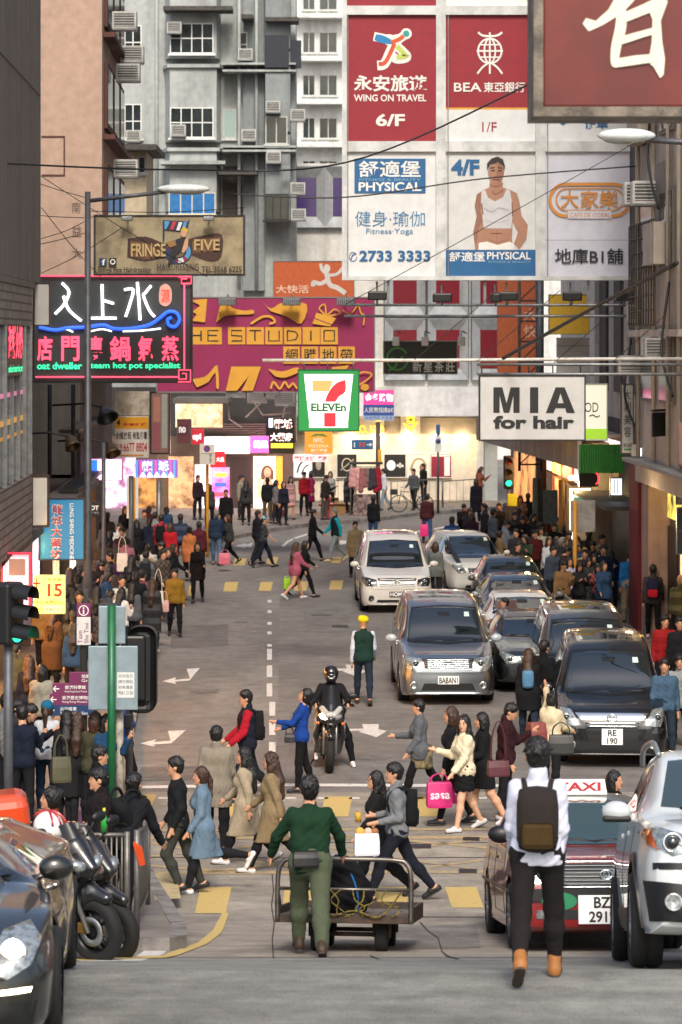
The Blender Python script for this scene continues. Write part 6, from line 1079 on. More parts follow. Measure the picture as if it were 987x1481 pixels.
# ---------------------------------------------------------------- vehicles (local: x across, front at -y, wheels on z = 0)
def pchip(xs, ys, x):
    xs = np.array(xs, float); ys = np.array(ys, float); h = np.diff(xs); dl = np.diff(ys) / h; m = np.zeros(len(xs))
    for i in range(1, len(xs) - 1):
        if dl[i - 1] * dl[i] > 0: m[i] = 2 * dl[i - 1] * dl[i] / (dl[i - 1] + dl[i])
    m[0] = dl[0]; m[-1] = dl[-1]; i = np.clip(np.searchsorted(xs, x) - 1, 0, len(xs) - 2); t = (x - xs[i]) / h[i]
    return (2 * t**3 - 3 * t**2 + 1) * ys[i] + (t**3 - 2 * t**2 + t) * h[i] * m[i] + (-2 * t**3 + 3 * t**2) * ys[i + 1] + (t**3 - t**2) * h[i] * m[i + 1]
def loft(st, ny=70):
    """st rows: y, bottom z, top z, half width low, half width mid, mid z, half width belt, belt z, half width roof"""
    st = np.array(st, float); ys = st[:, 0]; yy = np.unique(np.concatenate([np.linspace(ys[0], ys[-1], ny), ys, [ys[0] + .012, ys[0] + .03, ys[-1] - .012, ys[-1] - .03]]))
    rows = []
    for y in yy:
        zb, zt, wl, wm, zm, wbt, zbt, wr = [float(pchip(ys, st[:, k], y)) for k in range(1, 9)]
        zr = max(zbt + .01, zt - max(.02, .16 * (zt - zbt) + .0)) if zt - zbt > .12 else zbt + (zt - zbt) * .45
        ctl = [(0, zb), (wl * .9, zb), (wl, zb + .03), (wm * .985, zb + .3 * (zm - zb)), (wm, zm), (wbt + (wm - wbt) * .35, zm + .7 * (zbt - zm)), (wbt, zbt), (wbt * .45 + wr * .55, zbt + .55 * (zr - zbt)), (wr, zr), (wr * .90, zr + (zt - zr) * .66), (wr * .62, zt - (zt - zr) * .10), (0, zt)]
        half = spline(ctl, 4); rows.append(half + [(-a, b) for a, b in half[-2:0:-1]])
    n = len(rows[0]); V = []; Fc = []
    for y, r in zip(yy, rows): V += [(x, y, z) for x, z in r]
    for i in range(len(rows) - 1):
        for j in range(n): Fc.append((i * n + j, i * n + (j + 1) % n, (i + 1) * n + (j + 1) % n, (i + 1) * n + j))
    for base, flip in ((0, False), ((len(rows) - 1) * n, True)):   # end caps, strips across
        for j in range(0, n // 2):
            a, b, c, d = base + j, base + j + 1, base + (n - j - 1) % n, base + (n - j) % n
            q = [a, b, c] if j == 0 else ([a, b, d] if b == c else [a, b, c, d]); Fc.append(tuple(q[::-1] if not flip else q))
    return V, Fc
class Car:
    def __init__(s, name, label, st, col, loc, yaw, wb, wr=.33, tw=.215, fa=.85, cat='car', group=None, pitch=0, metal=0, arch=None, rim='#9a9da0', clad=None, track=None):
        s.root = thing(name, label, cat, loc, RAD(yaw), group); s.root.rotation_euler = (RAD(pitch), 0, RAD(yaw))
        s.M = {'body': paint(col, metal)}
        V, Fc = loft(st); me = bpy.data.meshes.new('body'); me.from_pydata(V, [], Fc); me.update()
        bm = bmesh.new(); bm.from_mesh(me); bmesh.ops.recalc_face_normals(bm, faces=bm.faces[:]); bm.to_mesh(me); bm.free()
        me.polygons.foreach_set('use_smooth', [True] * len(me.polygons)); s.bvh0 = BVHTree.FromPolygons([Vector(v) for v in V], Fc)
        s.body = link('body', me, [s.M['body'], M_BLACK], s.root); W_ = max(r[4] for r in st); s.W = W_
        trk = track or (W_ - tw / 2 + .005)
        cut = MB(); ar = arch or wr + .065
        for y in (fa, fa + wb):
            for sx in (1, -1):
                cut.cyl((sx * (W_ - .32), y, wr + .0), (sx * (W_ + .3), y, wr), ar, n=36, smooth=False)
        co = cut.build('cut', [M_BLACK]); mod = s.body.modifiers.new('b', 'BOOLEAN'); mod.object = co; mod.solver = 'EXACT'; mod.operation = 'DIFFERENCE'; co.parent = s.root; co.rotation_euler = (0, 0, 0)
        dg = bpy.context.evaluated_depsgraph_get(); nm = bpy.data.meshes.new_from_object(s.body.evaluated_get(dg))
        s.body.modifiers.clear(); s.body.data = nm; cm = co.data; bpy.data.objects.remove(co); bpy.data.meshes.remove(cm)
        nm.materials.clear(); nm.materials.append(s.M['body']); nm.materials.append(M_BLACK)
        for p in nm.polygons:
            c = p.center; inside = any(math.hypot(c.y - y, c.z - wr) < ar - .004 for y in (fa, fa + wb)) and abs(c.x) < W_ + .1 and abs(c.x) > W_ - .34
            rim_ = any(abs(math.hypot(c.y - y, c.z - wr) - ar * math.cos(math.pi / 36)) < .006 for y in (fa, fa + wb)) and abs(p.normal.x) < .4
            p.material_index = 1 if (inside or rim_) else 0
            p.use_smooth = not (inside or rim_)
        try: nm.set_sharp_from_angle(angle=RAD(38))
        except Exception: pass
        s.bvh = BVHTree.FromPolygons([Vector(v) for v in V], Fc); s.fa, s.wb, s.wr = fa, wb, wr
        for y in (fa, fa + wb):
            for sx in (1, -1): s.wheel(sx, y, trk, wr, tw, rim)
    def wheel(s, sx, y, trk, wr, tw, rim):
        w = MB(); h = tw / 2
        w.lathe([(wr * .64, -h), (wr * .93, -h), (wr * .985, -h * .8), (wr, -h * .5), (wr, -.012), (wr * .975, -.009), (wr * .975, .009), (wr, .012), (wr, h * .5), (wr * .985, h * .8), (wr * .93, h), (wr * .64, h)], (sx * trk, y, wr), (sx, 0, 0), 40)
        t = w.build('wheel', M_RUBBER, s.root)
        r = MB(); c = (sx * trk, y, wr)
        r.lathe([(0.03, h * .75), (wr * .2, h * .78), (wr * .22, h * .55), (0.01, h * .5)], c, (sx, 0, 0), 16)
        r.lathe([(wr * .66, h * .95), (wr * .58, h * .9), (wr * .56, -.02), (wr * .64, -h)], c, (sx, 0, 0), 32)
        for k in range(10):
            a = math.pi * 2 * k / 10; u = Vector((0, math.cos(a), math.sin(a))); cc = Vector(c)
            r.tube([cc + Vector((sx * h * .68, 0, 0)) + u * wr * .15, cc + Vector((sx * h * .8, 0, 0)) + u * wr * .6], [.03, .022], 5)
        r.cyl((sx * (trk - .02), y, wr), (sx * (trk + .005), y, wr), wr * .56, n=24, mi=1)
        r.build('rim', [mat('alloy' + rim, rim, .3, .9), M_BLACK], t)
    def patch(s, name, poly, m, how='front', off=.006, side=1, grid=.05, parent=None, thick=.0, reach=9):
        """a panel cut to a 2D outline that lies on the body; how: front (x,z) | side (y,z) | top (x,y)"""
        bm = bmesh.new(); vs = [bm.verts.new((p[0], p[1], 0)) for p in poly]; bm.faces.new(vs)
        for ax in (0, 1):
            lo, hi = min(p[ax] for p in poly), max(p[ax] for p in poly); n = int((hi - lo) / grid)
            for i in range(1, n + 1):
                c = [0, 0, 0]; c[ax] = lo + (hi - lo) * i / (n + 1); nn = [0, 0, 0]; nn[ax] = 1
                bmesh.ops.bisect_plane(bm, geom=bm.verts[:] + bm.edges[:] + bm.faces[:], plane_co=c, plane_no=nn)
        bmesh.ops.triangulate(bm, faces=[f for f in bm.faces if len(f.verts) > 4]); ok = {}
        for v in bm.verts:
            u, w = v.co.x, v.co.y
            o, d = {'front': (Vector((u, -reach, w)), Vector((0, 1, 0))), 'rear': (Vector((u, reach, w)), Vector((0, -1, 0))), 'side': (Vector((side * reach, u, w)), Vector((-side, 0, 0))), 'top': (Vector((u, w, reach)), Vector((0, 0, -1)))}[how]
            hit, nr, _, _ = s.bvh.ray_cast(o, d)
            if hit is None: hit, nr, _, _ = s.bvh.find_nearest(Vector((u, -.3, w)) if how == 'front' else Vector((side * 1.2, u, w)))
            if nr.dot(d) > 0: nr = -nr
            v.co = hit + nr * off
        bmesh.ops.recalc_face_normals(bm, faces=bm.faces[:])
        # skirt so that the panel has an edge seated in the body
        be = [e for e in bm.edges if len(e.link_faces) == 1]
        if be:
            r = bmesh.ops.extrude_edge_only(bm, edges=be)
            dv = {'front': Vector((0, 1, 0)), 'rear': Vector((0, -1, 0)), 'side': Vector((-side, 0, 0)), 'top': Vector((0, 0, -1))}[how]
            for v in [g for g in r['geom'] if isinstance(g, bmesh.types.BMVert)]: v.co += dv * (off + .008)
        me = bpy.data.meshes.new(name); bm.to_mesh(me); bm.free(); me.polygons.foreach_set('use_smooth', [True] * len(me.polygons))
        try: me.set_sharp_from_angle(angle=RAD(40))
        except Exception: pass
        return link(name, me, [m], parent or s.root)
    def fy(s, x, z):
        h, n, _, _ = s.bvh.ray_cast(Vector((x, -9, z)), Vector((0, 1, 0))); return h.y if h else 0
    def sx(s, y, z, side):
        h, n, _, _ = s.bvh.ray_cast(Vector((side * 9, y, z)), Vector((-side, 0, 0))); return h.x if h else side * .8
    def tz(s, x, y):
        h, n, _, _ = s.bvh.ray_cast(Vector((x, y, 9)), Vector((0, 0, -1))); return h.z if h else 1
    def mirror_(s, y, z, col, big=1.0):
        for sd_ in (1, -1):
            x = s.sx(y, z - .06, sd_); mb = MB()
            M = Matrix.Translation((x + sd_ * .15, y, z)) @ Matrix.Rotation(RAD(10 * sd_), 4, 'Z')
            mb.sphere((0, 0, 0), (.115 * big, .07 * big, .082 * big), 16, 10)
            mb.v = [tuple(M @ Vector((v[0], min(v[1], .03), v[2]))) for v in mb.v]
            mb.tube([(x - sd_ * .03, y + .01, z - .07), (x + sd_ * .1, y, z - .05)], .022, 6)
            mb.build('mirror', paint(col) if col else M_BLACK, s.root)
    def lines(s, name, segs, m, how='side', side=1, r=.004, parent=None):
        mb = MB()
        for a, b in segs:
            pts = []
            for t in np.linspace(0, 1, 9):
                u, w = a[0] + (b[0] - a[0]) * t, a[1] + (b[1] - a[1]) * t
                if how == 'side': h = Vector((s.sx(u, w, side), u, w))
                elif how == 'front': h = Vector((u, s.fy(u, w), w))
                else: h = Vector((u, w, s.tz(u, w)))
                pts.append(h)
            mb.tube(pts, r, 5)
        return mb.build(name, m, parent or s.root)
    def plate(s, lines_, x, z, w, h, bgc='#e9e9e6', fg='#1a1a1a', y=None):
        y = (s.fy(x, z) if y is None else y) - .02; mb = MB(); mb.rbox(x - w / 2, x + w / 2, y - .006, y + .02, z - h / 2, z + h / 2, .004)
        p = mb.build('number_plate', mat('plate' + bgc, bgc, .5), s.root); n = len(lines_); mb = MB()
        for i, t in enumerate(lines_):
            vs, fs, a = text_geo(t, .025); hh = h * .78 / n; ww = min(w * .9, hh * a * .95) if n > 1 else w * .88; zc = z + h / 2 - h * (i + .5) / n
            mb.add([(x + (u - .5) * ww, y - .009, zc + (v - .5) * hh) for u, v in vs], fs)
        mb.build('lettering', ink(fg), p)
    def wiper(s, pts):
        mb = MB(); mb.tube([Vector((x, s.fy(x, z) - .02, z)) for x, z in pts], .012, 5); mb.build('wiper', M_BLACK, s.root)
M_LAMP = mat('headlamp_lens', '#aeb4b4', .08, .55, coat=1, var=.6, scale=22)
M_LAMPD = mat('headlamp_dark', '#3b4042', .1, .5, coat=1, var=.6, scale=20)
M_AMBER = mat('amber_lens', '#c4561c', .15, coat=1)
M_RED = mat('tail_lens', '#7c0f10', .15, coat=1)
def mirrored(poly): return [(-x, z) for x, z in poly[::-1]]
def lamp(c, poly, m=M_LAMP, proj=None, pr=.06, amber=None, lit=0, sides=(1, -1)):
    for sd_ in sides:
        q = poly if sd_ > 0 else mirrored(poly); o = c.patch('headlight', q, m, off=.008, grid=.03)
        if proj:
            x, z = proj[0] * sd_, proj[1]; y = c.fy(x, z); mb = MB(); mb.sphere((x, y + pr * .25, z), pr, 14, 8); mb.lathe([(pr * 1.0, 0), (pr * 1.16, -.012), (pr * 1.3, .01)], (x, y - .01, z), (0, 1, 0), 20, 1)
            mb.build('lens', [glow('#ffe2a0', 9) if lit else M_LAMPD, M_CHROME], o)
        if amber: c.patch('indicator', amber if sd_ > 0 else mirrored(amber), M_AMBER, off=.012, grid=.03, parent=o)
def badge(c, x, z, r=.055):
    y = c.fy(x, z) - .025; mb = MB(); mb.tube([(x + r * 1.3 * math.cos(t), y, z + r * math.sin(t)) for t in np.linspace(0, 6.28, 20, False)], .010, 6, closed=True)
    mb.tube([(x + r * .6 * math.cos(t), y, z + r * .85 * math.sin(t)) for t in np.linspace(0, 6.28, 14, False)], .008, 5, closed=True); mb.build('badge', M_CHROME, c.root)
def slats(c, x0, x1, z0, z1, n, m=M_CHROME, r=.011, bow=0):
    for i in range(n):
        z = z0 + (z1 - z0) * i / max(1, n - 1); mb = MB(); mb.tube([(x, c.fy(x, z) - .014, z - bow * (1 - (x / x1) ** 2)) for x in np.linspace(x0, x1, 11)], r, 6); mb.build('grille_bar', m, c.root)
def screen_edge(c, poly, zm):
    c.patch('windscreen_edge', poly, M_BLACK, off=.003); c.patch('mirror_mount', [(-.11, zm - .03), (.11, zm - .03), (.11, zm + .03), (-.11, zm + .03)], M_BLACK, off=.010)
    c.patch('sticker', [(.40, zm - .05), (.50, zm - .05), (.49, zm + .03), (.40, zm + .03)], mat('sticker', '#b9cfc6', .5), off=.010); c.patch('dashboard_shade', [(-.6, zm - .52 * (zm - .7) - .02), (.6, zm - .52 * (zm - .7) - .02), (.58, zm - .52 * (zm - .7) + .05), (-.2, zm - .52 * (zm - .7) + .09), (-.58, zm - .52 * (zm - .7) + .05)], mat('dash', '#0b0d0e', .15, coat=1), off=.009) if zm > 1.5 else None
VAN = [(0, .27, .70, .60, .66, .50, .60, .66, .45), (.05, .22, .84, .74, .78, .52, .70, .80, .55), (.22, .19, .96, .84, .885, .55, .82, .92, .66), (.6, .18, 1.05, .87, .91, .60, .86, 1.01, .74), (.98, .18, 1.13, .87, .915, .62, .87, 1.09, .78),
       (1.35, .18, 1.50, .87, .915, .64, .875, 1.12, .73), (1.75, .18, 1.79, .87, .915, .65, .88, 1.13, .70), (2.1, .18, 1.885, .87, .915, .66, .88, 1.14, .70), (3.2, .18, 1.91, .87, .915, .68, .88, 1.16, .71), (4.3, .2, 1.87, .87, .915, .7, .87, 1.18, .69), (4.7, .25, 1.80, .84, .89, .72, .85, 1.18, .66), (4.84, .32, 1.60, .76, .82, .72, .78, 1.15, .6)]
def van(name, label, col, loc, yaw, trim='silver', plates=('ABC',), pitch=0, metal=1, plate_bg='#e9e9e6', sc=None, style=0, group=None):
    c = Car(name, label, VAN, col, loc, yaw, 2.95, .345, .22, .93, 'van', group, pitch, metal)
    screen_edge(c, [(-.74, 1.125), (0, 1.09), (.74, 1.125), (.69, 1.46), (.63, 1.735), (0, 1.775), (-.63, 1.735), (-.69, 1.46)], 1.62)
    c.patch('windscreen', [(-.70, 1.145), (-.4, 1.12), (0, 1.115), (.4, 1.12), (.70, 1.145), (.665, 1.45), (.60, 1.70), (.3, 1.735), (0, 1.74), (-.3, 1.735), (-.60, 1.70), (-.665, 1.45)], M_GLASS)
    for sd_ in (1, -1):
        for q in ([(1.62, 1.16), (2.35, 1.16), (2.35, 1.68), (2.02, 1.68)], [(2.45, 1.17), (3.45, 1.18), (3.45, 1.68), (2.45, 1.68)], [(3.55, 1.19), (4.5, 1.22), (4.4, 1.64), (3.55, 1.67)]): c.patch('side_window', q, M_GLASS, 'side', side=sd_)
        for y0, y1 in ((1.42, 2.40), (2.40, 3.50)): c.lines('door_seam', [((y0, .34), (y0, 1.12)), ((y1, .34), (y1, 1.14)), ((y0, .34), (y1, .34))], M_BLACK, side=sd_)
        for y in (2.15, 2.62): h = c.sx(y, .98, sd_); MB().rbox(h - .012, h + .024, y - .1, y + .1, .96, 1.0, .01).build('door_handle', M_CHROME, c.root)
    c.patch('sunroof', [(-.45, 2.2), (.45, 2.2), (.45, 2.95), (-.45, 2.95)], M_GLASS, 'top')
    c.mirror_(1.42, 1.16, col)
    if style == 0:
        c.patch('grille', [(-.44, .72), (.44, .72), (.50, .90), (-.50, .90)], M_BLACK, off=.004); slats(c, -.47, .47, .74, .88, 5, r=.010); badge(c, 0, .81)
        lamp(c, [(.50, .70), (.72, .66), (.86, .80), (.88, .94), (.74, .92), (.53, .90)], M_LAMP, (.62, .80), .055)
        c.patch('air_intake', [(-.52, .30), (.52, .30), (.46, .44), (-.46, .44)], M_BLACK, off=.004)
    elif style == 1:
        c.patch('grille', [(-.42, .70), (.42, .70), (.50, .90), (-.50, .90)], M_LAMPD, off=.004); slats(c, -.45, .45, .72, .88, 4, M_CHROME if metal else M_WHITE, .014, .02); badge(c, 0, .80, .045)
        lamp(c, [(.50, .70), (.80, .70), (.885, .86), (.86, .93), (.70, .90), (.52, .86)], M_LAMPD, (.70, .80), .05)
        c.patch('air_intake', [(-.55, .26), (.55, .26), (.50, .36), (-.50, .36)], M_BLACK, off=.004)
    else:
        c.patch('grille', [(-.50, .80), (.50, .80), (.60, .90), (-.60, .90)], M_CHROME, off=.006); slats(c, -.44, .44, .70, .75, 2); badge(c, 0, .83, .06)
        c.patch('lower_grille', [(-.42, .62), (.42, .62), (.46, .72), (-.46, .72)], M_LAMPD, off=.006)
        lamp(c, [(.52, .72), (.78, .68), (.885, .90), (.86, .97), (.66, .94)], M_LAMP, (.74, .83), .05)
        lamp(c, [(.55, .60), (.80, .58), (.86, .66), (.56, .69)], M_LAMPD)
        c.patch('air_intake', [(-.66, .26), (.66, .26), (.60, .46), (-.60, .46)], M_BLACK, off=.004)
    for sd_ in (1, -1):
        x = .66 * sd_; y = c.fy(x, .40); mb = MB(); mb.lathe([(.0, -.004), (.052, -.006), (.068, -.012), (.075, .01)], (x, y - .004, .40), (0, 1, 0), 18); mb.build('fog_lamp', M_CHROME if style != 1 else M_LAMPD, c.root)
    c.lines('bumper_seam', [((-.84, .62), (.84, .62))], M_BLACK, 'front', r=.003)
    c.lines('bonnet_seam', [((-.70, .975), (.70, .975))], M_BLACK, 'front', r=.004)
    slats(c, -.78, .78, .245, .245, 1, M_CHROME if style == 0 else paint(col), .014)
    c.wiper([(-.62, 1.14), (-.1, 1.15), (.02, 1.13)]); c.wiper([(.0, 1.14), (.5, 1.16), (.62, 1.16)])
    if plate_bg == '#e9e9e6': c.plate(plates[:1], 0, .50, .40, .15) if len(plates) == 1 else c.plate(plates, 0, .53, .34, .26)
    else: c.plate(plates, 0, .50, .40, .14, plate_bg, '#e8e8e8')
    return c
def sedan_st(H=1.46, Wd=.88, L=4.6, hood=.86, suv=0):
    b = .2 + .08 * suv; hz = hood; d = H - 1.46
    return [(0, b + .14, hz - .20, .55, .60, .50, .55, hz - .24, .42), (.05, b + .04, hz - .10, .70, .76, .52, .68, hz - .13, .5), (.25, b, hz - .01, .80, .85, .56, .78, hz - .04, .6), (.7, b, hz + .05, .84, Wd, .6, .82, hz + .01, .66), (1.2, b, hz + .11, .84, Wd, .62, .84, hz + .07, .68),
            (1.6, b, hz + .26, .84, Wd, .64, .845, hz + .10, .64), (2.05, b, H - .07, .84, Wd, .65, .85, hz + .11, .60), (2.4, b, H, .84, Wd, .66, .85, hz + .12, .60), (3.1, b, H, .84, Wd, .68, .84, hz + .13, .6), (L - .75 - (.0 if not suv else -.3), b, H - .12 + .08 * suv, .83, Wd - .01, .68, .82, hz + .13, .58),
            (L - .3, b + .05, (hz + .16 if not suv else H - .22), .8, Wd - .03, .66, .78, hz + .12, .56), (L, b + .18, hz + .02, .68, .74, .64, .68, hz - .02, .5)]
def small_car(name, label, col, loc, yaw, H=1.46, Wd=.88, hood=.86, suv=0, metal=1, L=4.6, style=0, cat='car', group=None, plate=('LB 4471',)):
    c = Car(name, label, sedan_st(H, Wd, L, hood, suv), col, loc, yaw, 2.68, .325 + .03 * suv, .21, .88, cat, group, 0, metal)
    z0, z1 = hood + .145, H - .085; k = Wd / .88; screen_edge(c, [(-.69 * k, z0), (0, z0 - .02), (.69 * k, z0), (.59 * k, z1), (0, z1 + .02), (-.59 * k, z1)], z1 - .06)
    c.patch('windscreen', [(-.66 * k, z0 + .02), (-.3, z0), (.3, z0), (.66 * k, z0 + .02), (.56 * k, z1 - .02), (.25, z1), (-.25, z1), (-.56 * k, z1 - .02)], M_GLASS)
    for sd_ in (1, -1):
        for q in ([(1.78, hood + .14), (2.5, hood + .14), (2.5, H - .13), (2.2, H - .13)], [(2.58, hood + .14), (3.4, hood + .15), (3.15, H - .14), (2.58, H - .13)]): c.patch('side_window', q, M_GLASS, 'side', side=sd_)
        c.lines('door_seam', [((1.45, .34), (1.5, hood + .1)), ((2.54, .34), (2.54, hood + .12)), ((1.45, .34), (2.54, .34))], M_BLACK, side=sd_)
    c.mirror_(1.62, hood + .16, col, .85)
    c.patch('grille', [(-.36, hood - .26), (.36, hood - .26), (.42, hood - .13), (-.42, hood - .13)], M_BLACK, off=.005); slats(c, -.38, .38, hood - .24, hood - .15, 3, r=.008); badge(c, 0, hood - .19, .04)
    lamp(c, [(.46, hood - .25), (.66, hood - .27), (.80, hood - .10), (.78, hood - .04), (.50, hood - .12)], M_LAMP, (.60, hood - .18), .045)
    c.patch('air_intake', [(-.5, .3), (.5, .3), (.45, .42), (-.45, .42)], M_BLACK, off=.004)
    c.plate(plate, 0, .50, .42, .11); c.wiper([(-.5, z0 + .02), (.0, z0 + .03)])
    return c
def seat_on(P, yaw, pitch, fa):
    R_ = Matrix.Rotation(RAD(yaw), 3, 'Z') @ Matrix.Rotation(RAD(pitch), 3, 'X'); return Vector(P) - R_ @ Vector((0, fa, 0))
def taxi(label, P, yaw, pitch):
    st = [(0, .30, .66, .68, .74, .48, .72, .62, .55), (.05, .24, .80, .78, .80, .50, .76, .77, .62), (.2, .20, .90, .82, .835, .54, .80, .87, .66), (.7, .19, .95, .83, .847, .58, .81, .92, .66), (1.25, .19, .985, .83, .847, .60, .81, .96, .66), (1.62, .19, 1.18, .83, .847, .62, .80, .98, .64), (1.98, .19, 1.43, .83, .847, .63, .80, .99, .60),
          (2.3, .19, 1.50, .83, .847, .64, .80, 1.0, .59), (3.1, .19, 1.51, .83, .847, .64, .80, 1.0, .59), (3.65, .19, 1.43, .83, .84, .64, .79, 1.0, .58), (4.05, .2, 1.08, .82, .84, .64, .78, 1.0, .6), (4.55, .26, 1.0, .78, .8, .62, .74, .95, .6), (4.69, .36, .92, .7, .74, .6, .7, .88, .55)]
    c = Car('taxi', label, st, '#7d1217', seat_on(P, yaw, pitch, .86), yaw, 2.68, .325, .195, .86, 'taxi', None, pitch, 0)
    silver = paint('#c9cdcc', 1); c.body.data.materials.append(silver)
    for p in c.body.data.polygons:
        if p.center.z > 1.005 and p.center.y > 1.3: p.material_index = 2
    c.patch('windscreen', [(-.66, 1.03), (-.3, 1.0), (.3, 1.0), (.66, 1.03), (.56, 1.40), (.25, 1.43), (-.25, 1.43), (-.56, 1.40)], mat('taxi_glass', '#2c3c3a', .05, spec=1.0, coat=1))
    st2 = c.patch('sticker', [(.22, 1.28), (.48, 1.27), (.46, 1.36), (.22, 1.37)], ink('#9fd8cc'), off=.009)
    for sd_ in (1, -1):
        for q in ([(1.85, 1.03), (2.55, 1.03), (2.55, 1.40), (2.15, 1.40)], [(2.63, 1.03), (3.55, 1.03), (3.3, 1.38), (2.63, 1.40)]): c.patch('side_window', q, M_GLASS, 'side', side=sd_)
        c.lines('door_seam', [((1.5, .32), (1.52, .96)), ((2.58, .32), (2.58, .98)), ((3.5, .5), (3.55, .98)), ((1.5, .32), (2.58, .32))], M_BLACK, side=sd_)
        c.lines('rubbing_strip', [((.4, .56), (4.3, .58))], M_BLACK, side=sd_, r=.018)
        h = c.sx(2.4, .85, sd_); MB().rbox(h - .01, h + .03, 2.34, 2.5, .835, .87, .01).build('door_handle', M_BLACK, c.root)
        for y in (.5, 3.2): h = c.sx(y + .75, .3, sd_); MB().box(h - .16 * (sd_ > 0) - .0, h + .16 * (sd_ < 0), y + .72, y + .74, .08, .34).build('mud_flap', M_RUBBER, c.root)
    c.mirror_(1.52, 1.10, None, 1.1)
    c.patch('grille', [(-.42, .63), (.42, .63), (.46, .85), (-.46, .85)], M_DARKM, off=.004); slats(c, -.44, .44, .66, .83, 6, mat('grille_chrome', '#74787a', .35, .9), .0065)
    c.lines('grille_surround', [((-.45, .63), (-.47, .865)), ((.45, .63), (.47, .865)), ((-.47, .865), (.47, .865)), ((-.45, .63), (.45, .63))], M_CHROME, 'front', r=.016); badge(c, .02, .745, .045)
    lamp(c, [(.50, .66), (.70, .66), (.72, .83), (.51, .83)], M_LAMP, (.60, .745), .06, amber=[(.71, .66), (.80, .67), (.815, .82), (.73, .83)])
    c.patch('bumper', [(-.82, .50), (.82, .50), (.82, .615), (-.82, .615)], M_BLACK, off=.03)
    c.patch('bumper', [(-.80, .27), (.80, .27), (.82, .46), (-.82, .46)], paint('#7d1217'), off=.025)
    c.patch('air_intake', [(-.42, .33), (.42, .33), (.42, .42), (-.42, .42)], M_BLACK, off=.034)
    for sd_ in (1, -1): c.patch('fog_lamp', [(sd_ * .5, .335), (sd_ * .66, .335), (sd_ * .66, .415), (sd_ * .5, .415)][::sd_], M_LAMP, off=.036)
    c.plate(['BZ', '2912'], -.03, .42, .46, .27, y=-.03)
    b = MB(); y = c.fy(-.45, .55) - .04
    b.add([(-.44 + .17 * math.cos(RAD(t)), y, .50 + .085 * math.sin(RAD(t))) for t in range(0, 360, 15)], [tuple(range(24))])
    b.build('licence_disc', ink('#177a50'), c.root)
    z = c.tz(0, 2.2); s = MB(); s.prism([(-.30, z - .0), (.30, z - .0), (.275, z + .155), (-.275, z + .155)], 2.12, 2.26); sg = s.build('roof_sign', glow('#ece8e2', .1), c.root)
    for t, bo, mt_, dy in (('TAXI', .035, ink('#9c1722'), 0),):
        vs, fs, a = text_geo(t, bo); mb = MB(); mb.add([(-.235 + u * .47, 2.112, z + .035 + v * .09) for u, v in vs], fs); mb.build('lettering', mt_, sg)
    c.wiper([(-.55, 1.02), (-.1, 1.05), (.1, 1.02)]); c.wiper([(.05, 1.03), (.5, 1.06)]); c.lines('bonnet_seam', [((-.78, .885), (.78, .885))], M_BLACK, 'front', r=.005)
    return c
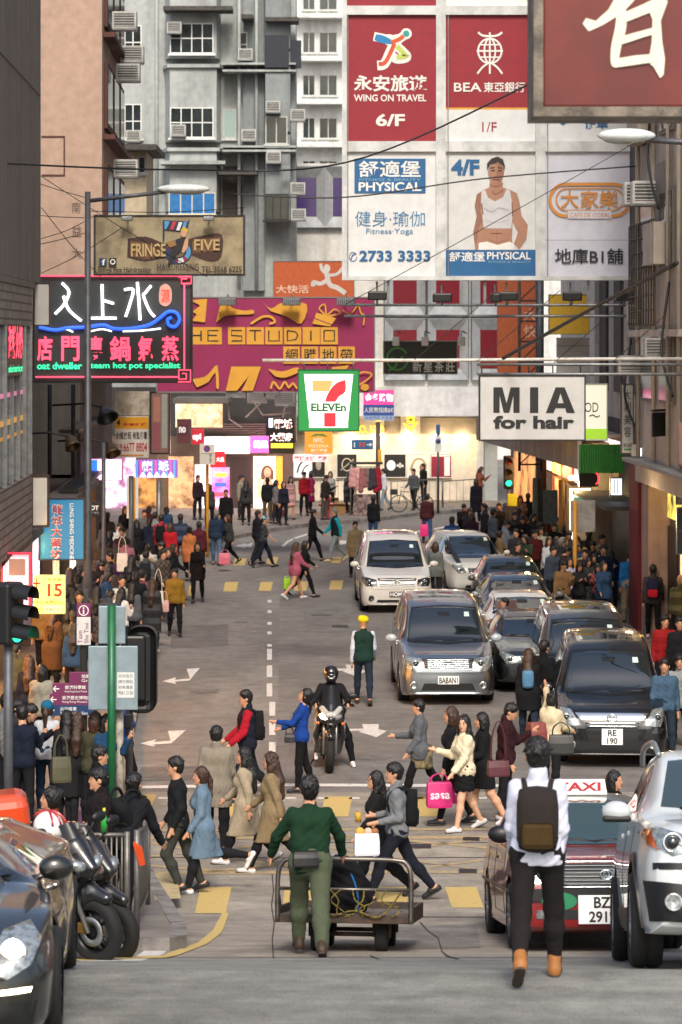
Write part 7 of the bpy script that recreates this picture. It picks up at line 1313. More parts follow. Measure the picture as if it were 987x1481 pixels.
def big_suv(label, P, yaw, pitch):
    st = [(0, .40, .92, .62, .70, .66, .64, .88, .5), (.06, .32, 1.02, .78, .82, .68, .76, .98, .6), (.25, .26, 1.09, .86, .90, .70, .84, 1.05, .7), (.7, .26, 1.14, .90, .948, .74, .87, 1.10, .74), (1.2, .26, 1.19, .90, .95, .76, .88, 1.14, .74), (1.55, .26, 1.40, .90, .95, .78, .885, 1.17, .71), (2.05, .26, 1.71, .90, .95, .78, .885, 1.18, .68),
          (2.4, .26, 1.77, .90, .95, .78, .885, 1.19, .67), (3.4, .26, 1.78, .90, .95, .8, .88, 1.21, .67), (4.3, .28, 1.72, .89, .94, .82, .87, 1.24, .65), (4.68, .34, 1.6, .86, .9, .82, .82, 1.2, .62), (4.8, .44, 1.3, .76, .8, .8, .72, 1.1, .55)]
    c = Car('suv', label, st, '#c6cbcb', seat_on(P, yaw, pitch, .92), yaw, 2.86, .368, .245, .92, 'car', None, pitch, 0, arch=.45, rim='#a8abad', track=.86)
    c.patch('windscreen', [(-.70, 1.25), (-.3, 1.22), (.3, 1.22), (.70, 1.25), (.60, 1.64), (.25, 1.68), (-.25, 1.68), (-.60, 1.64)], mat('suv_glass', '#33403f', .05, spec=1, coat=1))
    for sd_ in (1, -1):
        for q in ([(1.86, 1.23), (2.5, 1.24), (2.5, 1.62), (2.25, 1.62), (2.0, 1.48)], [(2.58, 1.24), (3.5, 1.25), (3.5, 1.62), (2.58, 1.63)], [(3.58, 1.26), (4.4, 1.29), (4.3, 1.58), (3.58, 1.61)]): c.patch('side_window', q, mat('tinted_glass', '#1c1416', .05, spec=.9, coat=1), 'side', side=sd_)
        c.lines('door_seam', [((1.5, .45), (1.5, 1.18)), ((2.54, .42), (2.54, 1.2)), ((1.5, .45), (2.54, .42))], M_BLACK, side=sd_)
        c.patch('side_cladding', [(1.42, .30), (3.2, .30), (3.2, .46), (1.42, .46)], M_BLACK, 'side', off=.02, side=sd_)
        ring = [(.92 + .45 * math.cos(RAD(t)), .368 + .45 * math.sin(RAD(t))) for t in range(-6, 187, 8)]; outer = [(.92 + .515 * math.cos(RAD(t)), .368 + .515 * math.sin(RAD(t))) for t in range(186, -7, -8)]
        c.patch('wheel_arch_trim', ring + outer, M_BLACK, 'side', off=.022, side=sd_, grid=.3)
        for y in (2.35, 3.3): h = c.sx(y, 1.06, sd_); MB().rbox(h - .012, h + .03, y - .1, y + .1, 1.04, 1.085, .012).build('door_handle', paint('#c6cbcb'), c.root)
        MB().tube(spline([(sd_ * .66, 2.15, 1.70), (sd_ * .685, 2.35, 1.80), (sd_ * .69, 2.8, 1.835), (sd_ * .69, 3.8, 1.83), (sd_ * .67, 4.3, 1.72)], 6), .024, 8).build('roof_rail', mat('rail_grey', '#8e9494', .4, .6), c.root)
    c.mirror_(1.62, 1.22, '#c6cbcb', 1.05)
    for sd_ in (1, -1):
        x = c.sx(1.6, 1.15, sd_); MB().rbox(min(x + .03 * sd_, x + .26 * sd_), max(x + .03 * sd_, x + .26 * sd_), 1.55, 1.66, 1.135, 1.185, .02).build('mirror_base', M_BLACK, c.root)
    lamp(c, [(.52, .88), (.70, .84), (.86, .93), (.895, 1.05), (.80, 1.055), (.56, .98)], M_LAMP, (.70, .94), .06, amber=[(.80, .88), (.87, .93), (.9, 1.04), (.85, 1.05)])
    c.patch('grille', [(-.40, .82), (.40, .82), (.46, 1.0), (-.46, 1.0)], M_BLACK, off=.006); slats(c, -.43, .43, .84, .98, 4)
    c.patch('bumper_cladding', [(-.86, .36), (.86, .36), (.90, .66), (.5, .62), (-.5, .62), (-.90, .66)], M_BLACK, off=.014); c.patch('air_intake', [(-.84, .74), (.84, .74), (.84, .79), (-.84, .79)], M_BLACK, off=.008)
    for sd_ in (1, -1):
        x = .70 * sd_; y = c.fy(x, .50); MB().lathe([(.0, .0), (.05, -.006), (.065, -.02), (.07, .02)], (x, y - .02, .50), (0, 1, 0), 18).build('fog_lamp', M_LAMP, c.root)
    c.lines('bonnet_seam', [((-.6, 1.06), (.6, 1.06))], M_BLACK, 'front', r=.004); c.wiper([(-.55, 1.24), (.0, 1.27)]); c.wiper([(.05, 1.25), (.55, 1.28)])
    return c
def sports_car(label, P, yaw, pitch):
    st = [(0, .24, .56, .60, .66, .42, .62, .52, .4), (.08, .16, .68, .78, .82, .46, .76, .63, .5), (.3, .14, .80, .86, .91, .50, .84, .72, .5), (.8, .13, .88, .89, .945, .56, .89, .84, .56), (1.2, .13, .90, .89, .94, .58, .88, .87, .6), (1.55, .13, 1.01, .88, .93, .6, .82, .90, .56), (2.1, .13, 1.15, .88, .93, .6, .80, .92, .48),
          (2.5, .13, 1.19, .88, .93, .6, .80, .93, .46), (3.1, .13, 1.18, .9, .95, .62, .84, .95, .46), (3.9, .14, 1.15, .92, .965, .62, .9, .95, .5), (4.6, .2, .92, .88, .92, .62, .85, .86, .5), (4.85, .34, .76, .7, .76, .6, .7, .7, .4)]
    c = Car('sports_car', label, st, '#15150f', seat_on(P, yaw, pitch, .95), yaw, 2.92, .355, .27, .95, 'car', None, pitch, 0, rim='#3a3a3a')
    c.patch('windscreen', [(-.60, .97), (0, .95), (.60, .97), (.46, 1.09), (0, 1.13), (-.46, 1.09)], M_GLASS)
    for sd_ in (1, -1):
        c.patch('side_window', [(1.9, .96), (2.7, .96), (2.7, 1.10), (2.35, 1.09)], M_GLASS, 'side', side=sd_)
        c.lines('door_seam', [((1.55, .32), (1.5, .88)), ((2.75, .32), (2.75, .93))], M_BLACK, side=sd_)
        x = c.sx(1.3, .5, sd_); c.patch('side_vent', [(1.38, .50), (1.48, .48), (1.48, .66), (1.36, .68)], M_BLACK, 'side', side=sd_, off=.008)
        h = c.sx(2.45, .8, sd_); MB().rbox(h - .012, h + .03, 2.35, 2.55, .78, .82, .012).build('door_handle', paint('#15150f'), c.root)
    c.mirror_(1.72, 1.0, '#15150f', 1.05)
    lamp(c, [(.52, .58), (.66, .50), (.80, .58), (.86, .72), (.78, .80), (.62, .76)], M_LAMP, (.69, .655), .075, lit=1)
    for sd_ in (1, -1):
        c.patch('air_intake', [(sd_ * .45, .20), (sd_ * .82, .22), (sd_ * .84, .36), (sd_ * .48, .34)][::sd_], M_BLACK, off=.006)
        c.patch('day_lamp', [(sd_ * .48, .40), (sd_ * .80, .42), (sd_ * .81, .45), (sd_ * .48, .43)][::sd_], glow('#fff1d0', 5), off=.012)
    c.patch('air_intake', [(-.4, .2), (.4, .2), (.38, .34), (-.38, .34)], M_BLACK, off=.006)
    return c
def two_wheeler(name, label, loc, yaw, col, col2='#3b3d40', pitch=0, lean=0, kind='scooter', lit=False, helmet=None, steer=0, text=None, group=None):
    """local: front at -y, wheels on z=0"""
    root = thing(name, label, 'motorcycle', loc, RAD(yaw), group); root.rotation_euler = (RAD(pitch), RAD(lean), RAD(yaw))
    sport = kind == 'sport'; wr = .30; wf = -.68; wb = .70; tw = .062 if not sport else .07
    pm = paint(col); p2 = paint(col2)
    St = Matrix.Translation((0, wf, 0)) @ Matrix.Rotation(RAD(steer), 4, 'Z') @ Matrix.Translation((0, -wf, 0))
    def wheel(y, M=None):
        w = MB(); prof = [(wr * .66, -tw * .8), (wr * .80, -tw), (wr * .93, -tw * .85), (wr, -tw * .3), (wr, tw * .3), (wr * .93, tw * .85), (wr * .80, tw), (wr * .66, tw * .8)]
        w.lathe(prof, (0, y, wr), (1, 0, 0), 40); r = MB(); r.lathe([(wr * .68, -tw * .8), (wr * .60, -tw * .5), (wr * .60, tw * .5), (wr * .68, tw * .8)], (0, y, wr), (1, 0, 0), 36)
        r.cyl((-.05, y, wr), (.05, y, wr), .045, n=16)
        for k in range(5):
            a = math.pi * 2 * k / 5; u = Vector((0, math.cos(a), math.sin(a))); r.tube([Vector((0, y, wr)) + u * .04, Vector((0, y, wr)) + u * wr * .62], .018, 6)
        d = MB(); 
        for s_ in (1, -1): d.lathe([(.075, 0), (.075, .004), (.135, .004), (.135, 0)], (s_ * .058, y, wr), (s_, 0, 0), 28)
        if M is not None:
            for b in (w, r, d): b.v = [tuple(M @ Vector(v)) for v in b.v]
        o = w.build('wheel', M_RUBBER, root); r.build('rim', mat('cast_rim', '#232325', .4, .6), o); d.build('brake_disc', M_METAL, o)
    wheel(wf, St); wheel(wb)
    tr = lambda pts: [St @ Vector(p) for p in pts]
    fk = MB()
    for s_ in (1, -1): fk.tube(tr([(s_ * .095, wf, wr), (s_ * .10, wf + .14, .68), (s_ * .10, wf + .2, .86)]), .024, 8)
    fk.build('fork', mat('fork_metal', '#9a9a96', .3, .8), root)
    for s_ in (1, -1): mb = MB(); mb.rbox(s_ * .075 - .02, s_ * .075 + .02, wf + .06, wf + .14, wr - .02, wr + .08, .012); mb.v = [tuple(St @ Vector(v)) for v in mb.v]; mb.build('brake_caliper', mat('brass_caliper', '#8a6a30', .4, .7), root)
    def fld(nm, caps, m, cuts=(), vox=.016, mirror=True, par=None, M=None):
        P_ = np.array([p for c in caps for p in (c[0], c[2])]); rm = max(max(c[1], c[3]) for c in caps) + .08; lo = P_.min(0) - rm; hi = P_.max(0) + rm
        if mirror: mx = max(-lo[0], hi[0]); lo[0] = -mx; hi[0] = mx
        f = Field(lo, hi, vox)
        for c in caps:
            k = c[4] if len(c) > 4 else .05
            f.cap(c[0], c[1], c[2], c[3], k)
            if mirror and (abs(c[0][0]) > 1e-6 or abs(c[2][0]) > 1e-6): f.cap((-c[0][0],) + tuple(c[0][1:]), c[1], (-c[2][0],) + tuple(c[2][1:]), c[3], k)
        for z, n in cuts: f.below(z, n)
        v, q = f.mesh()
        if M is not None: v = np.array([tuple(M @ Vector(p)) for p in v])
        return geo_obj(nm, v, q, [m], par or root)
    fld('front_mudguard', [((.0, wf - .16, .60), .055, (0, wf + .02, .655), .07), ((0, wf + .02, .655), .07, (0, wf + .22, .56), .055), ((.05, wf, .62), .03, (.06, wf + .16, .45), .02)], pm, M=St)
    fld('fairing', [((.0, -.70, .86), .06, (0, -.5, 1.02), .12), ((.10, -.62, .84), .06, (.19, -.42, .98), .07), ((.17, -.5, .86), .06, (.2, -.25, .55), .06), ((.2, -.25, .55), .06, (.16, -.2, .28), .05), ((0, -.5, 1.0), .1, (0, -.36, .7), .14), ((.08, -.36, .5), .09, (.1, -.25, .3), .07), ((.0, -.66, .80), .05, (0, -.52, .70), .06)], pm)
    fld('body_panel', [((.12, -.15, .30), .07, (.15, .35, .35), .09), ((.13, .25, .42), .12, (.13, .85, .66), .09), ((0, .1, .6), .13, (0, .9, .74), .09), ((.1, .9, .7), .07, (.02, 1.08, .82), .04), ((0, -.2, .38), .14, (0, .35, .42), .16)], p2 if sport else pm)
    fld('seat', [((0, .02, .76), .12, (0, .42, .78), .14), ((0, .45, .85), .13, (0, .9, .90), .10)], mat('vinyl_seat', '#151515', .6, bump=.2))
    mb = MB(); vs = []; sw_ = .95 if sport else .62
    for t in np.linspace(0, 1, 7):
        for u in np.linspace(-1, 1, 9): vs.append((u * (.19 - .06 * t) * sw_, -.66 + .07 * u * u + .30 * t * sw_ + .02, 1.03 + .36 * t * sw_ - .03 * u * u))
    o_ = len(vs); vs2 = [(x, y + .006, z) for x, y, z in vs]; fs = [(i * 9 + j, i * 9 + j + 1, i * 9 + j + 10, i * 9 + j + 9) for i in range(6) for j in range(8)]
    mb.add(vs + vs2, fs + [tuple(a + o_ for a in f[::-1]) for f in fs], 0, True); mb.build('windscreen', mat('smoked_screen', '#1c1e20', .3, spec=.35), root)
    for s_ in (1, -1):
        q = MB(); q.sphere((s_ * .115, -.645, .90), (.085, .05, .05), 14, 8, M=None); M2 = Matrix.Translation((s_ * .115, -.645, .9)) @ Matrix.Rotation(RAD(-s_ * 22), 4, 'Y') @ Matrix.Rotation(RAD(s_ * 30), 4, 'Z') @ Matrix.Translation((-s_ * .115, .645, -.9)); q.v = [tuple(M2 @ Vector(v)) for v in q.v]
        q.build('headlight', glow('#fff4d8', 4) if (lit and s_ == -1) else M_LAMP, root)
        mb = MB(); mb.tube(spline([(0, -.42, 1.02), (s_ * .16, -.40, 1.06), (s_ * .34, -.30, 1.05)], 5), .016, 8); mb.tube([(s_ * .25, -.35, 1.058), (s_ * .37, -.28, 1.05)], .024, 8); mb.tube([(s_ * .27, -.40, 1.06), (s_ * .40, -.38, 1.04)], .007, 5); mb.v = [tuple(St @ Vector(v)) for v in mb.v]; mb.build('handlebar', M_BLACK, root)
        mb = MB(); mb.tube([(s_ * .22, -.40, 1.07), (s_ * .30, -.44, 1.2)], .008, 6); mb.sphere((s_ * .35, -.44, 1.22), (.085, .028, .05), 14, 8); mb.build('mirror', M_BLACK, root)
        MB().sphere((s_ * .2, -.55, .78), (.035, .03, .03), 10, 6).build('indicator', M_AMBER, root)
    ex = MB(); ex.tube([(.16, .1, .24), (.2, .4, .28), (.22, .62, .34), (.22, .98, .42)], [.03, .04, .062, .06], 10); ex.build('exhaust', mat('exhaust_steel', '#6a6866', .35, .9), root)
    en = MB(); en.rbox(-.14, .14, .0, .55, .16, .42, .05); en.tube([(0, .5, .34), (.06, .70, .3)], .05, 8); en.tube([(-.10, .2, .3), (-.28, .12, .02)], .014, 6); en.build('engine', M_DARKM, root)
    sw = MB(); sw.tube([(-.10, .3, .34), (-.11, .70, .30)], .04, 8); sw.build('swingarm', M_DARKM, root)
    if sport: fld('front_panel', [((.05, -.70, .93), .05, (.14, -.56, 1.02), .05, .03), ((.2, -.45, .80), .05, (.21, -.3, .62), .045, .03), ((0, -.70, .80), .035, (0, -.68, .95), .04, .02)], p2, vox=.014)
    if text:
        vs, fs, a = text_geo(text, .02)
        for s_ in (1,):
            mb = MB(); mb.add([(.262 + .0 * u, -.42 + u * .26, .60 + v * .07 - .05 * u) for u, v in vs], fs); mb.build('lettering', ink('#d8d8d8'), root)
    if helmet:
        Mx = root.rotation_euler.to_matrix(); c = Vector(loc) + Mx @ Vector(helmet)
        h = thing('helmet', 'white full face helmet with red stripes resting on a scooter', 'helmet', c, RAD(yaw)); f = Field((-.2,) * 3, (.2,) * 3, .012); f.ell((0, 0, 0), (.125, .15, .135), .02); f.ell((0, -.06, -.05), (.1, .09, .08), .03); v, q = f.mesh(); geo_obj('shell', v, q, [paint('#e6e4e0')], h)
        for a in (-40, 0, 40):
            mb = MB(); pts = [Vector((.129 * math.cos(RAD(t)) * math.sin(RAD(a + 8)), -.15 * math.cos(RAD(a * .5)) * math.cos(RAD(t)) * .99, .139 * math.sin(RAD(t)))) for t in range(10, 150, 12)]; mb.tube(pts, [.012] * len(pts), 6); mb.build('stripe', paint('#a01420'), h)
    return root
def trolley(label, P, yaw, pitch):
    root = thing('hand_trolley', label, 'trolley', P, RAD(yaw)); root.rotation_euler = (RAD(pitch), 0, RAD(yaw))
    wood = mat('worn_planks', '#6b6258', .8, var=.45, scale=6, stretch=(9, .6, 1), bump=.4, bscale=30); iron = mat('rusty_frame', '#2b2826', .55, .4, col2='#4a3524', scale=9, bump=.2)
    w, L, hz = .62, 1.75, .33
    mb = MB()
    for k in range(8): x0 = -w + k * (2 * w / 8); mb.rbox(x0 + .004, x0 + 2 * w / 8 - .004, .03, L - .03, hz, hz + .03, .006)
    mb.build('deck', wood, root)
    mb = MB()
    for x in (-w - .02, w + .02): mb.rbox(x - .02, x + .02, 0, L, hz - .05, hz + .10, .006)
    for y in (.0, L): mb.rbox(-w, w, y - .02, y + .02, hz - .05, hz + (.03 if y == 0 else .1), .006)
    mb.build('frame', iron, root)
    MB().tube(spline([(-w - .02, .0, hz - .05), (-w - .02, -.01, .70), (-w + .02, -.01, .84), (-w + .14, -.01, .88), (0, -.01, .885), (w - .14, -.01, .88), (w - .02, -.01, .84), (w + .02, -.01, .70), (w + .02, 0, hz - .05)], 6), .024, 10).build('push_handle', mat('bare_steel', '#77716a', .35, .8, var=.4), root)
    MB().tube([(-w - .02, -.01, .60), (w + .02, -.01, .60)], .016, 8).build('cross_bar', mat('bare_steel', '#77716a', .35, .8), root)
    for x in (-w - .02, w + .02): MB().tube([(x, .0, .62), (x, .3, hz + .05)], .013, 6).build('brace', iron, root)
    for x in (-.28, .34):
        for y in (.35, 1.4):
            m2 = MB(); m2.lathe([(.08, -.055), (.15, -.06), (.165, -.04), (.165, .04), (.15, .06), (.08, .055)], (x, y, .165), (1, 0, 0), 28); o = m2.build('wheel', M_RUBBER, root)
            h = MB(); h.cyl((x - .065, y, .165), (x + .065, y, .165), .075, n=18); h.build('hub', iron, o)
            [MB().box(x + q - .01, x + q + .01, y - .03, y + .03, .14, hz).build('wheel_bracket', iron, root) for q in (-.08, .08)]
    for y in (.35, 1.4): MB().tube([(-.36, y, .165), (.42, y, .165)], .022, 8).build('axle', iron, root)
    rp = MB(); r2 = random.Random(5)
    for k in range(7):
        x = -.25 + k * .11; rp.tube(spline([(x, -.02, .60), (x + r2.uniform(-.1, .1), -.05, .50), (x + r2.uniform(-.15, .15), -.03, .42), (x + r2.uniform(-.1, .1), -.03, hz + .01)], 5), .008, 5)
    rp.tube(spline([(-.3, -.04, .44), (-.1, -.06, .36), (.1, -.05, .40), (.35, -.06, .35), (.55, -.03, .58)], 6), .009, 5)
    rp.build('rope', mat('yellow_black_rope', '#7a6a24', .8, col2='#1c1a14', scale=40), root)
    return root
# ---------------------------------------------------------------- vehicles in place
RY = 1.5
def nose(x, y, dx=0): return tuple(G(x, y))
van('van', 'silver people carrier with plate BABAN1 and chrome grille, in the middle of the road', '#a3abb0', nose(649, 1022), RY, plates=['BABAN1'])
van('van', 'white people carrier with black headlamps, behind the silver one', '#c4c1ba', nose(575, 888), RY + .6, plates=['HOME'], plate_bg='#222222', style=1, metal=0)
van('van', 'black people carrier with chrome bar and plate RE 190 at the right kerb', '#0b0c10', nose(886, 1113), RY - 4.5, plates=['RE', '190'], style=2, metal=0)
van('van', 'large dull silver van behind the black people carrier', '#8d908e', (XP(857, 51.6), 51.6, 0), RY - 2, plates=['KT 6120'], style=1)
small_car('car', 'white crossover with dark roof glass in the right queue beyond the others', '#bfbeb9', (XP(699, 76), 76, 0), RY + 7, H=1.66, Wd=.93, hood=1.0, suv=1, metal=0)
small_car('car', 'dark grey saloon, third ahead of the large silver van', '#3c4143', (XP(748, 69.5), 69.5, 0), RY, H=1.5, L=4.2)
small_car('car', 'mid grey saloon in the right queue behind the white saloon', '#767e80', (XP(758, 65.0), 65.0, 0), RY, H=1.42, L=4.2)
small_car('car', 'white saloon in the right queue between two grey cars', '#c4c3be', (XP(767, 60.6), 60.6, 0), RY, H=1.38, L=4.1, metal=0)
small_car('car', 'graphite saloon just beyond the large dull silver van', '#53595b', (XP(783, 56.0), 56.0, 0), RY, H=1.40, L=4.1)
SL = lambda d0, d1: math.degrees(math.atan2(gz(d0) - gz(d1), d1 - d0))
dt = 28.0; taxi('red taxi with silver roof, lit TAXI sign and plate BZ 2912', (XP(735, dt) + .86, dt, gz(dt)), 1.7, -SL(dt, dt + 2.68))
dv = 22.0; big_suv('pale silver four wheel drive cut by the right edge beside the taxi', (XP(922, dv) + .93, dv, gz(dv)), -2.7, -SL(dv, dv + 2.86))
dp = 18.6; sports_car('dark olive sports car with a bright headlamp cut by the left edge', (XP(80, dp) - .93, dp, gz(dp)), 3.5, -SL(dp, dp + 2.9))
p = G(474, 1118); two_wheeler('motorcycle', 'black and silver motorcycle with one lit headlamp, ridden towards us', (p.x, p.y + .68, p.z), 2, '#17181a', '#a9a6a1', kind='sport', lit=True, lean=2)
person('motorcyclist in black helmet and red trimmed black jacket, one foot down', (p.x + .05, p.y + .85, p.z), 2, 1.74, dict(th=(24, 62), kn=(22, 80), ab=(26, 14), ua=(48, 48), el=(30, 30), ao=(22, 22), ai=(12, 12), lean=10, hp=6), 'm', ('jacket', '#17171a'), ('jeans', '#131416'), '#d4d4d2', None, hat=('helmet', '#1a1416'), px=150, collar=True)
g25 = G(140, 1390); two_wheeler('scooter', 'black scooter with gold brake caliper, front wheel turned, parked nearest', (g25.x - .48, g25.y + .50, gz(25.4)), 46, '#101012', '#1a1a1c', pitch=0, lean=-6, helmet=(.02, -.12, 1.17), steer=8, text='HONKA')
two_wheeler('scooter', 'dark scooter with a clear headlamp parked behind the nearest one', (g25.x - .42, g25.y + 1.15, gz(26.2)), 50, '#1c1a1c', '#222224', lean=-6, steer=6)
o = two_wheeler('scooter', 'scooter with orange top box at the far left of the parked row', (XP(16, 26.5), 26.5, gz(26.5)), 8, '#1a1a1b', '#2a2a2c', lean=-5)
MB().rbox(-.30, .30, .55, 1.15, 1.0, 1.40, .12, seg=3).build('top_box', paint('#c8431a'), o)
dtr = 27.15; tr_ = trolley('steel framed flatbed hand trolley with rope tied to its handle', (XP(497, dtr), dtr, gz(dtr)), -5, -SL(dtr, dtr + 1.7))
# dark bundle strapped on the trolley
kb = thing('cloth_bundle', 'black cloth bundle strapped on the trolley deck', 'bundle', (XP(500, dtr + .45), dtr + .45, gz(dtr + .45) + .36)); f = Field((-.4, -.4, -.05), (.4, .4, .7), .02); f.ell((0, 0, .2), (.26, .2, .24), .1); f.ell((-.05, -.05, .42), (.17, .14, .16), .1); f.fold(.014, 22); f.below(0); v, q = f.mesh(); geo_obj('bundle', v, q, [cloth('#141416')], kb)
tb = MB(); tb.tube(spline([(.1, -.22, .0), (.12, -.24, .2), (.05, -.16, .42), (-.1, .05, .56)]), .012, 5); tb.build('strap', cloth('#1f5a8a'), kb)
# ---------------------------------------------------------------- people
def PF(x, y, label, H=1.7, yaw=0, pose='stand', sex='m', top=('shirt', '#444444'), bot=('trousers', '#1c1d20'), shoes='#161616', hair='short', pav=0, **k):
    p = G(x, y, .13 * pav); return person(label, tuple(p), yaw, H, pose, sex, top, bot, shoes, hair, px=H * F / p.y, **k)
def PHd(x, yh, H, pav=1):
    d = 140.0
    while d > 30 and YH + (CAMZ - gz(d) - .13 * pav - H) / d * F < yh: d -= .1
    return d
def PH(x, yh, label, H=1.68, yaw=0, pose='stand', sex='m', top=('shirt', '#333333'), bot=('trousers', '#1b1b1e'), shoes='#161616', hair='short', pav=1, d=None, **k):
    d = d or PHd(x, yh, H * .985, pav); z = gz(d) + .13 * pav
    return person(label, (XP(x, d), d, z), yaw, H, pose, sex, top, bot, shoes, hair, px=H * F / d, **k)
WS = '#c4c4c2'
# crossing in front
a = PF(778, 1420, 'man in white shirt walking away with a dark leather backpack and tan boots', 1.79, 176, dict(th=(-16, 18), kn=(34, 6), ua=(6, -8), el=(34, 30), ao=(7, 4), ai=(6, 6), lean=3, hy=8, sw=.146), 'm', ('shirt', '#c9ccdc'), ('trousers', '#1d1a1a'), 'b#9a6530', collar=True); backpack(a, 'dark leather backpack with brown pocket on the white shirted man', '#2a2523', 300, .98, '#3f3118')
dm = 26.72; a = person('man in dark green jumper and olive trousers pushing the flatbed trolley', (XP(449, dm), dm, gz(dm)), 184, 1.76, dict(th=(30, -26), kn=(18, 16), ab=(0, -1), ua=(22, 26), el=(14, 12), ao=(30, 26), ai=(4, 4), lean=9), 'm', ('sweater', '#15321f'), ('wide', '#4b5340'), 'b#3a2c1c', px=265)
handbag('black bum bag worn behind by the man in green', a['wpt'](a['tp'](.05, .17, .12)), 190, '#141416', .24, .14, .09, 0, 'bum_bag', 'bag')
a = PF(575, 1304, 'man in grey jumper walking left with black backpack and white carrier bag', 1.76, -86, dict(th=(30, -24), kn=(12, 16), ua=(-6, -8), el=(86, 92), ao=(6, 8), ai=(0, 6), lean=3), 'm', ('sweater', '#6d7072'), ('trousers', '#171a24'), '#151618', collar=True, legcol=None); backpack(a, 'plain black backpack on the man in the grey jumper', '#131416', 250)
hb = handbag('white paper carrier bag full of groceries held by the man in grey', a['hand'][0] + Vector((-.06, -.06, -.10)), 6, '#cfd2da', .30, .26, .16, 0, 'carrier_bag', 'bag')
for x, c, r in ((-.08, '#c8963a', .06), (.02, '#b9a090', .055), (.10, '#8a5a30', .05)): MB().sphere((x, 0, .01), (r, r * .9, r), 10, 6).build('grocery', mat('grocery' + c, c, .6), hb)
cup = MB(); cup.lathe([(0, 0), (.034, 0), (.045, .12), (0, .12)], a['hand'][0] + Vector((-.16, 0, .02)), (0, 0, 1), 14); tag(cup.build('paper_cup', ink('#b08a2a')), 'yellow paper cup above the white carrier bag', 'cup')
PF(548, 1296, 'long haired woman in black jacket half hidden behind the man in grey', 1.6, -90, 'walk2', 'f', ('jacket', '#1c1a1b'), ('wide', '#15151a'), hair='long')
a = PF(258, 1293, 'man in black jumper and dark trousers stepping onto the left pavement', 1.72, -92, dict(th=(20, -16), kn=(44, 8), ua=(-16, 4), el=(40, 30), lean=3), 'm', ('sweater', '#16171a'), ('trousers', '#33352f'), '#131314', pav=0)
a = PF(294, 1291, 'smiling woman in long pale denim coat beside the man in black', 1.60, -84, dict(th=(18, -30), kn=(6, 52), ua=(6, -10), el=(30, 20), hy=14, lean=3), 'f', ('coat', '#5f7486', None, -.40), ('leggings', '#1a1a1e'), '#dcdcda', hair='tail', hcol=M_HAIRB)
PF(313, 1236, 'man in grey hooded wool coat seen from behind at the crossing', 1.76, 178, 'stroll', 'm', ('coat', '#7d7466', None, -.26), ('trousers', '#171518'), '#8a857c')
PF(357, 1250, 'long black haired woman in beige coat walking left', 1.62, -100, 'walk', 'f', ('coat', '#9b8d76', None, -.44), ('leggings', '#17171a'), WS, hair='long')
a = PF(396, 1262, 'woman in checked brown coat and white trainers walking left', 1.64, -96, 'walk', 'f', ('coat', '#7d6c50', None, -.42), ('leggings', '#131316'), WS, hair='long', hcol=M_HAIRB)
a = PF(358, 1160, 'young man in red sleeved navy varsity jacket with black backpack', 1.74, -80, dict(th=(20, -16), kn=(8, 22), ua=(16, 14), el=(34, 40), lean=2), 'm', ('jacket', '#161a26', '#9c1626'), ('jeans', '#191b20'), '#26282c'); backpack(a, 'black backpack on the varsity jacket wearer', '#141416', 150)
a = PF(436, 1146, 'woman in royal blue jumper looking up with one hand raised', 1.62, -88, dict(th=(6, -8), kn=(3, 10), ua=(38, 20), el=(60, 50), hp=-26, lean=-2), 'f', ('sweater', '#14387e'), ('leggings', '#121214'), '#17171a', hair='tail'); handbag('small black shoulder bag of the woman in royal blue', a['wpt'](a['tp'](.1, -.2, .06)), 0, '#121214', .16, .14, .07, .1)
PF(526, 1020, 'man in yellow turban and dark green waistcoat walking up the road', 1.72, 180, 'stroll', 'm', ('vest', '#16302a', '#b9c2d2'), ('jeans', '#1c2836'), '#1b1a18', None, hat=('turban', '#d8c21c'))
a = PF(608, 1162, 'woman in grey cardigan and checked shawl walking left with a phone', 1.62, -92, dict(th=(22, -24), kn=(6, 14), ua=(6, 26), el=(30, 60), lean=2), 'f', ('knit', '#55585c', None, -.14), ('leggings', '#121214'), WS); 
f = MB(); f.rbox(-.14, .17, -.16, .16, -.42, -.06, .06, seg=3); s_ = f.build('checked_shawl', mat('tartan_cloth', '#3a342a', .9, col2='#8a7c58', scale=11), a['root'], None, None); s_.location = (.0, .03, .95)
a = PF(672, 1202, 'woman in cream jumper and black skirt glancing at the camera', 1.68, -70, dict(th=(14, -14), kn=(4, 16), ua=(14, 22), el=(30, 85), hy=46, lean=1), 'f', ('knit', '#cfc2a4', None, -.10), ('skirt', '#131316'), WS, hair='long', skin=mat('skin_light', '#c79a7c', .55, var=.1, scale=20))
a = PF(655, 1193, 'woman in black jacket carrying two pink shopping bags', 1.72, -92, dict(th=(16, -12), kn=(6, 14), ua=(4, -4), el=(16, 14)), 'f', ('jacket', '#17171a'), ('leggings', '#141416'), '#1a1c20', hair='bob', hcol=M_HAIRB)
for i, (hx, t) in enumerate(((0, 'sasa'), (1, 'sasa'))): handbag('bright pink shopping bag, %s' % ('nearer the camera, by bare legs' if i == 0 else 'the one carried behind'), a['hand'][hx] + Vector((-.05 + .26 * i, -.12 + .1 * i, -.10)), 10, '#c01c6c', .36, .36, .14, .12, 'shopping_bag', 'bag', t, '#f0d8e4')
PF(700, 1192, 'woman in black coat with burgundy shoulder bag facing left', 1.64, -86, 'stroll2', 'f', ('coat', '#131315', None, -.34), ('leggings', '#c79a7c'), WS, hair='bob'); handbag('burgundy leather shoulder bag with gold clasp', W(721, 1100, 39.5), 12, '#4a1620', .30, .22, .12, .55)
PF(732, 1186, 'man in maroon jacket over black facing right with a paper cup', 1.73, 78, 'phone', 'm', ('jacket', '#2c1218'), ('trousers', '#17171a'), '#d4d4d4')
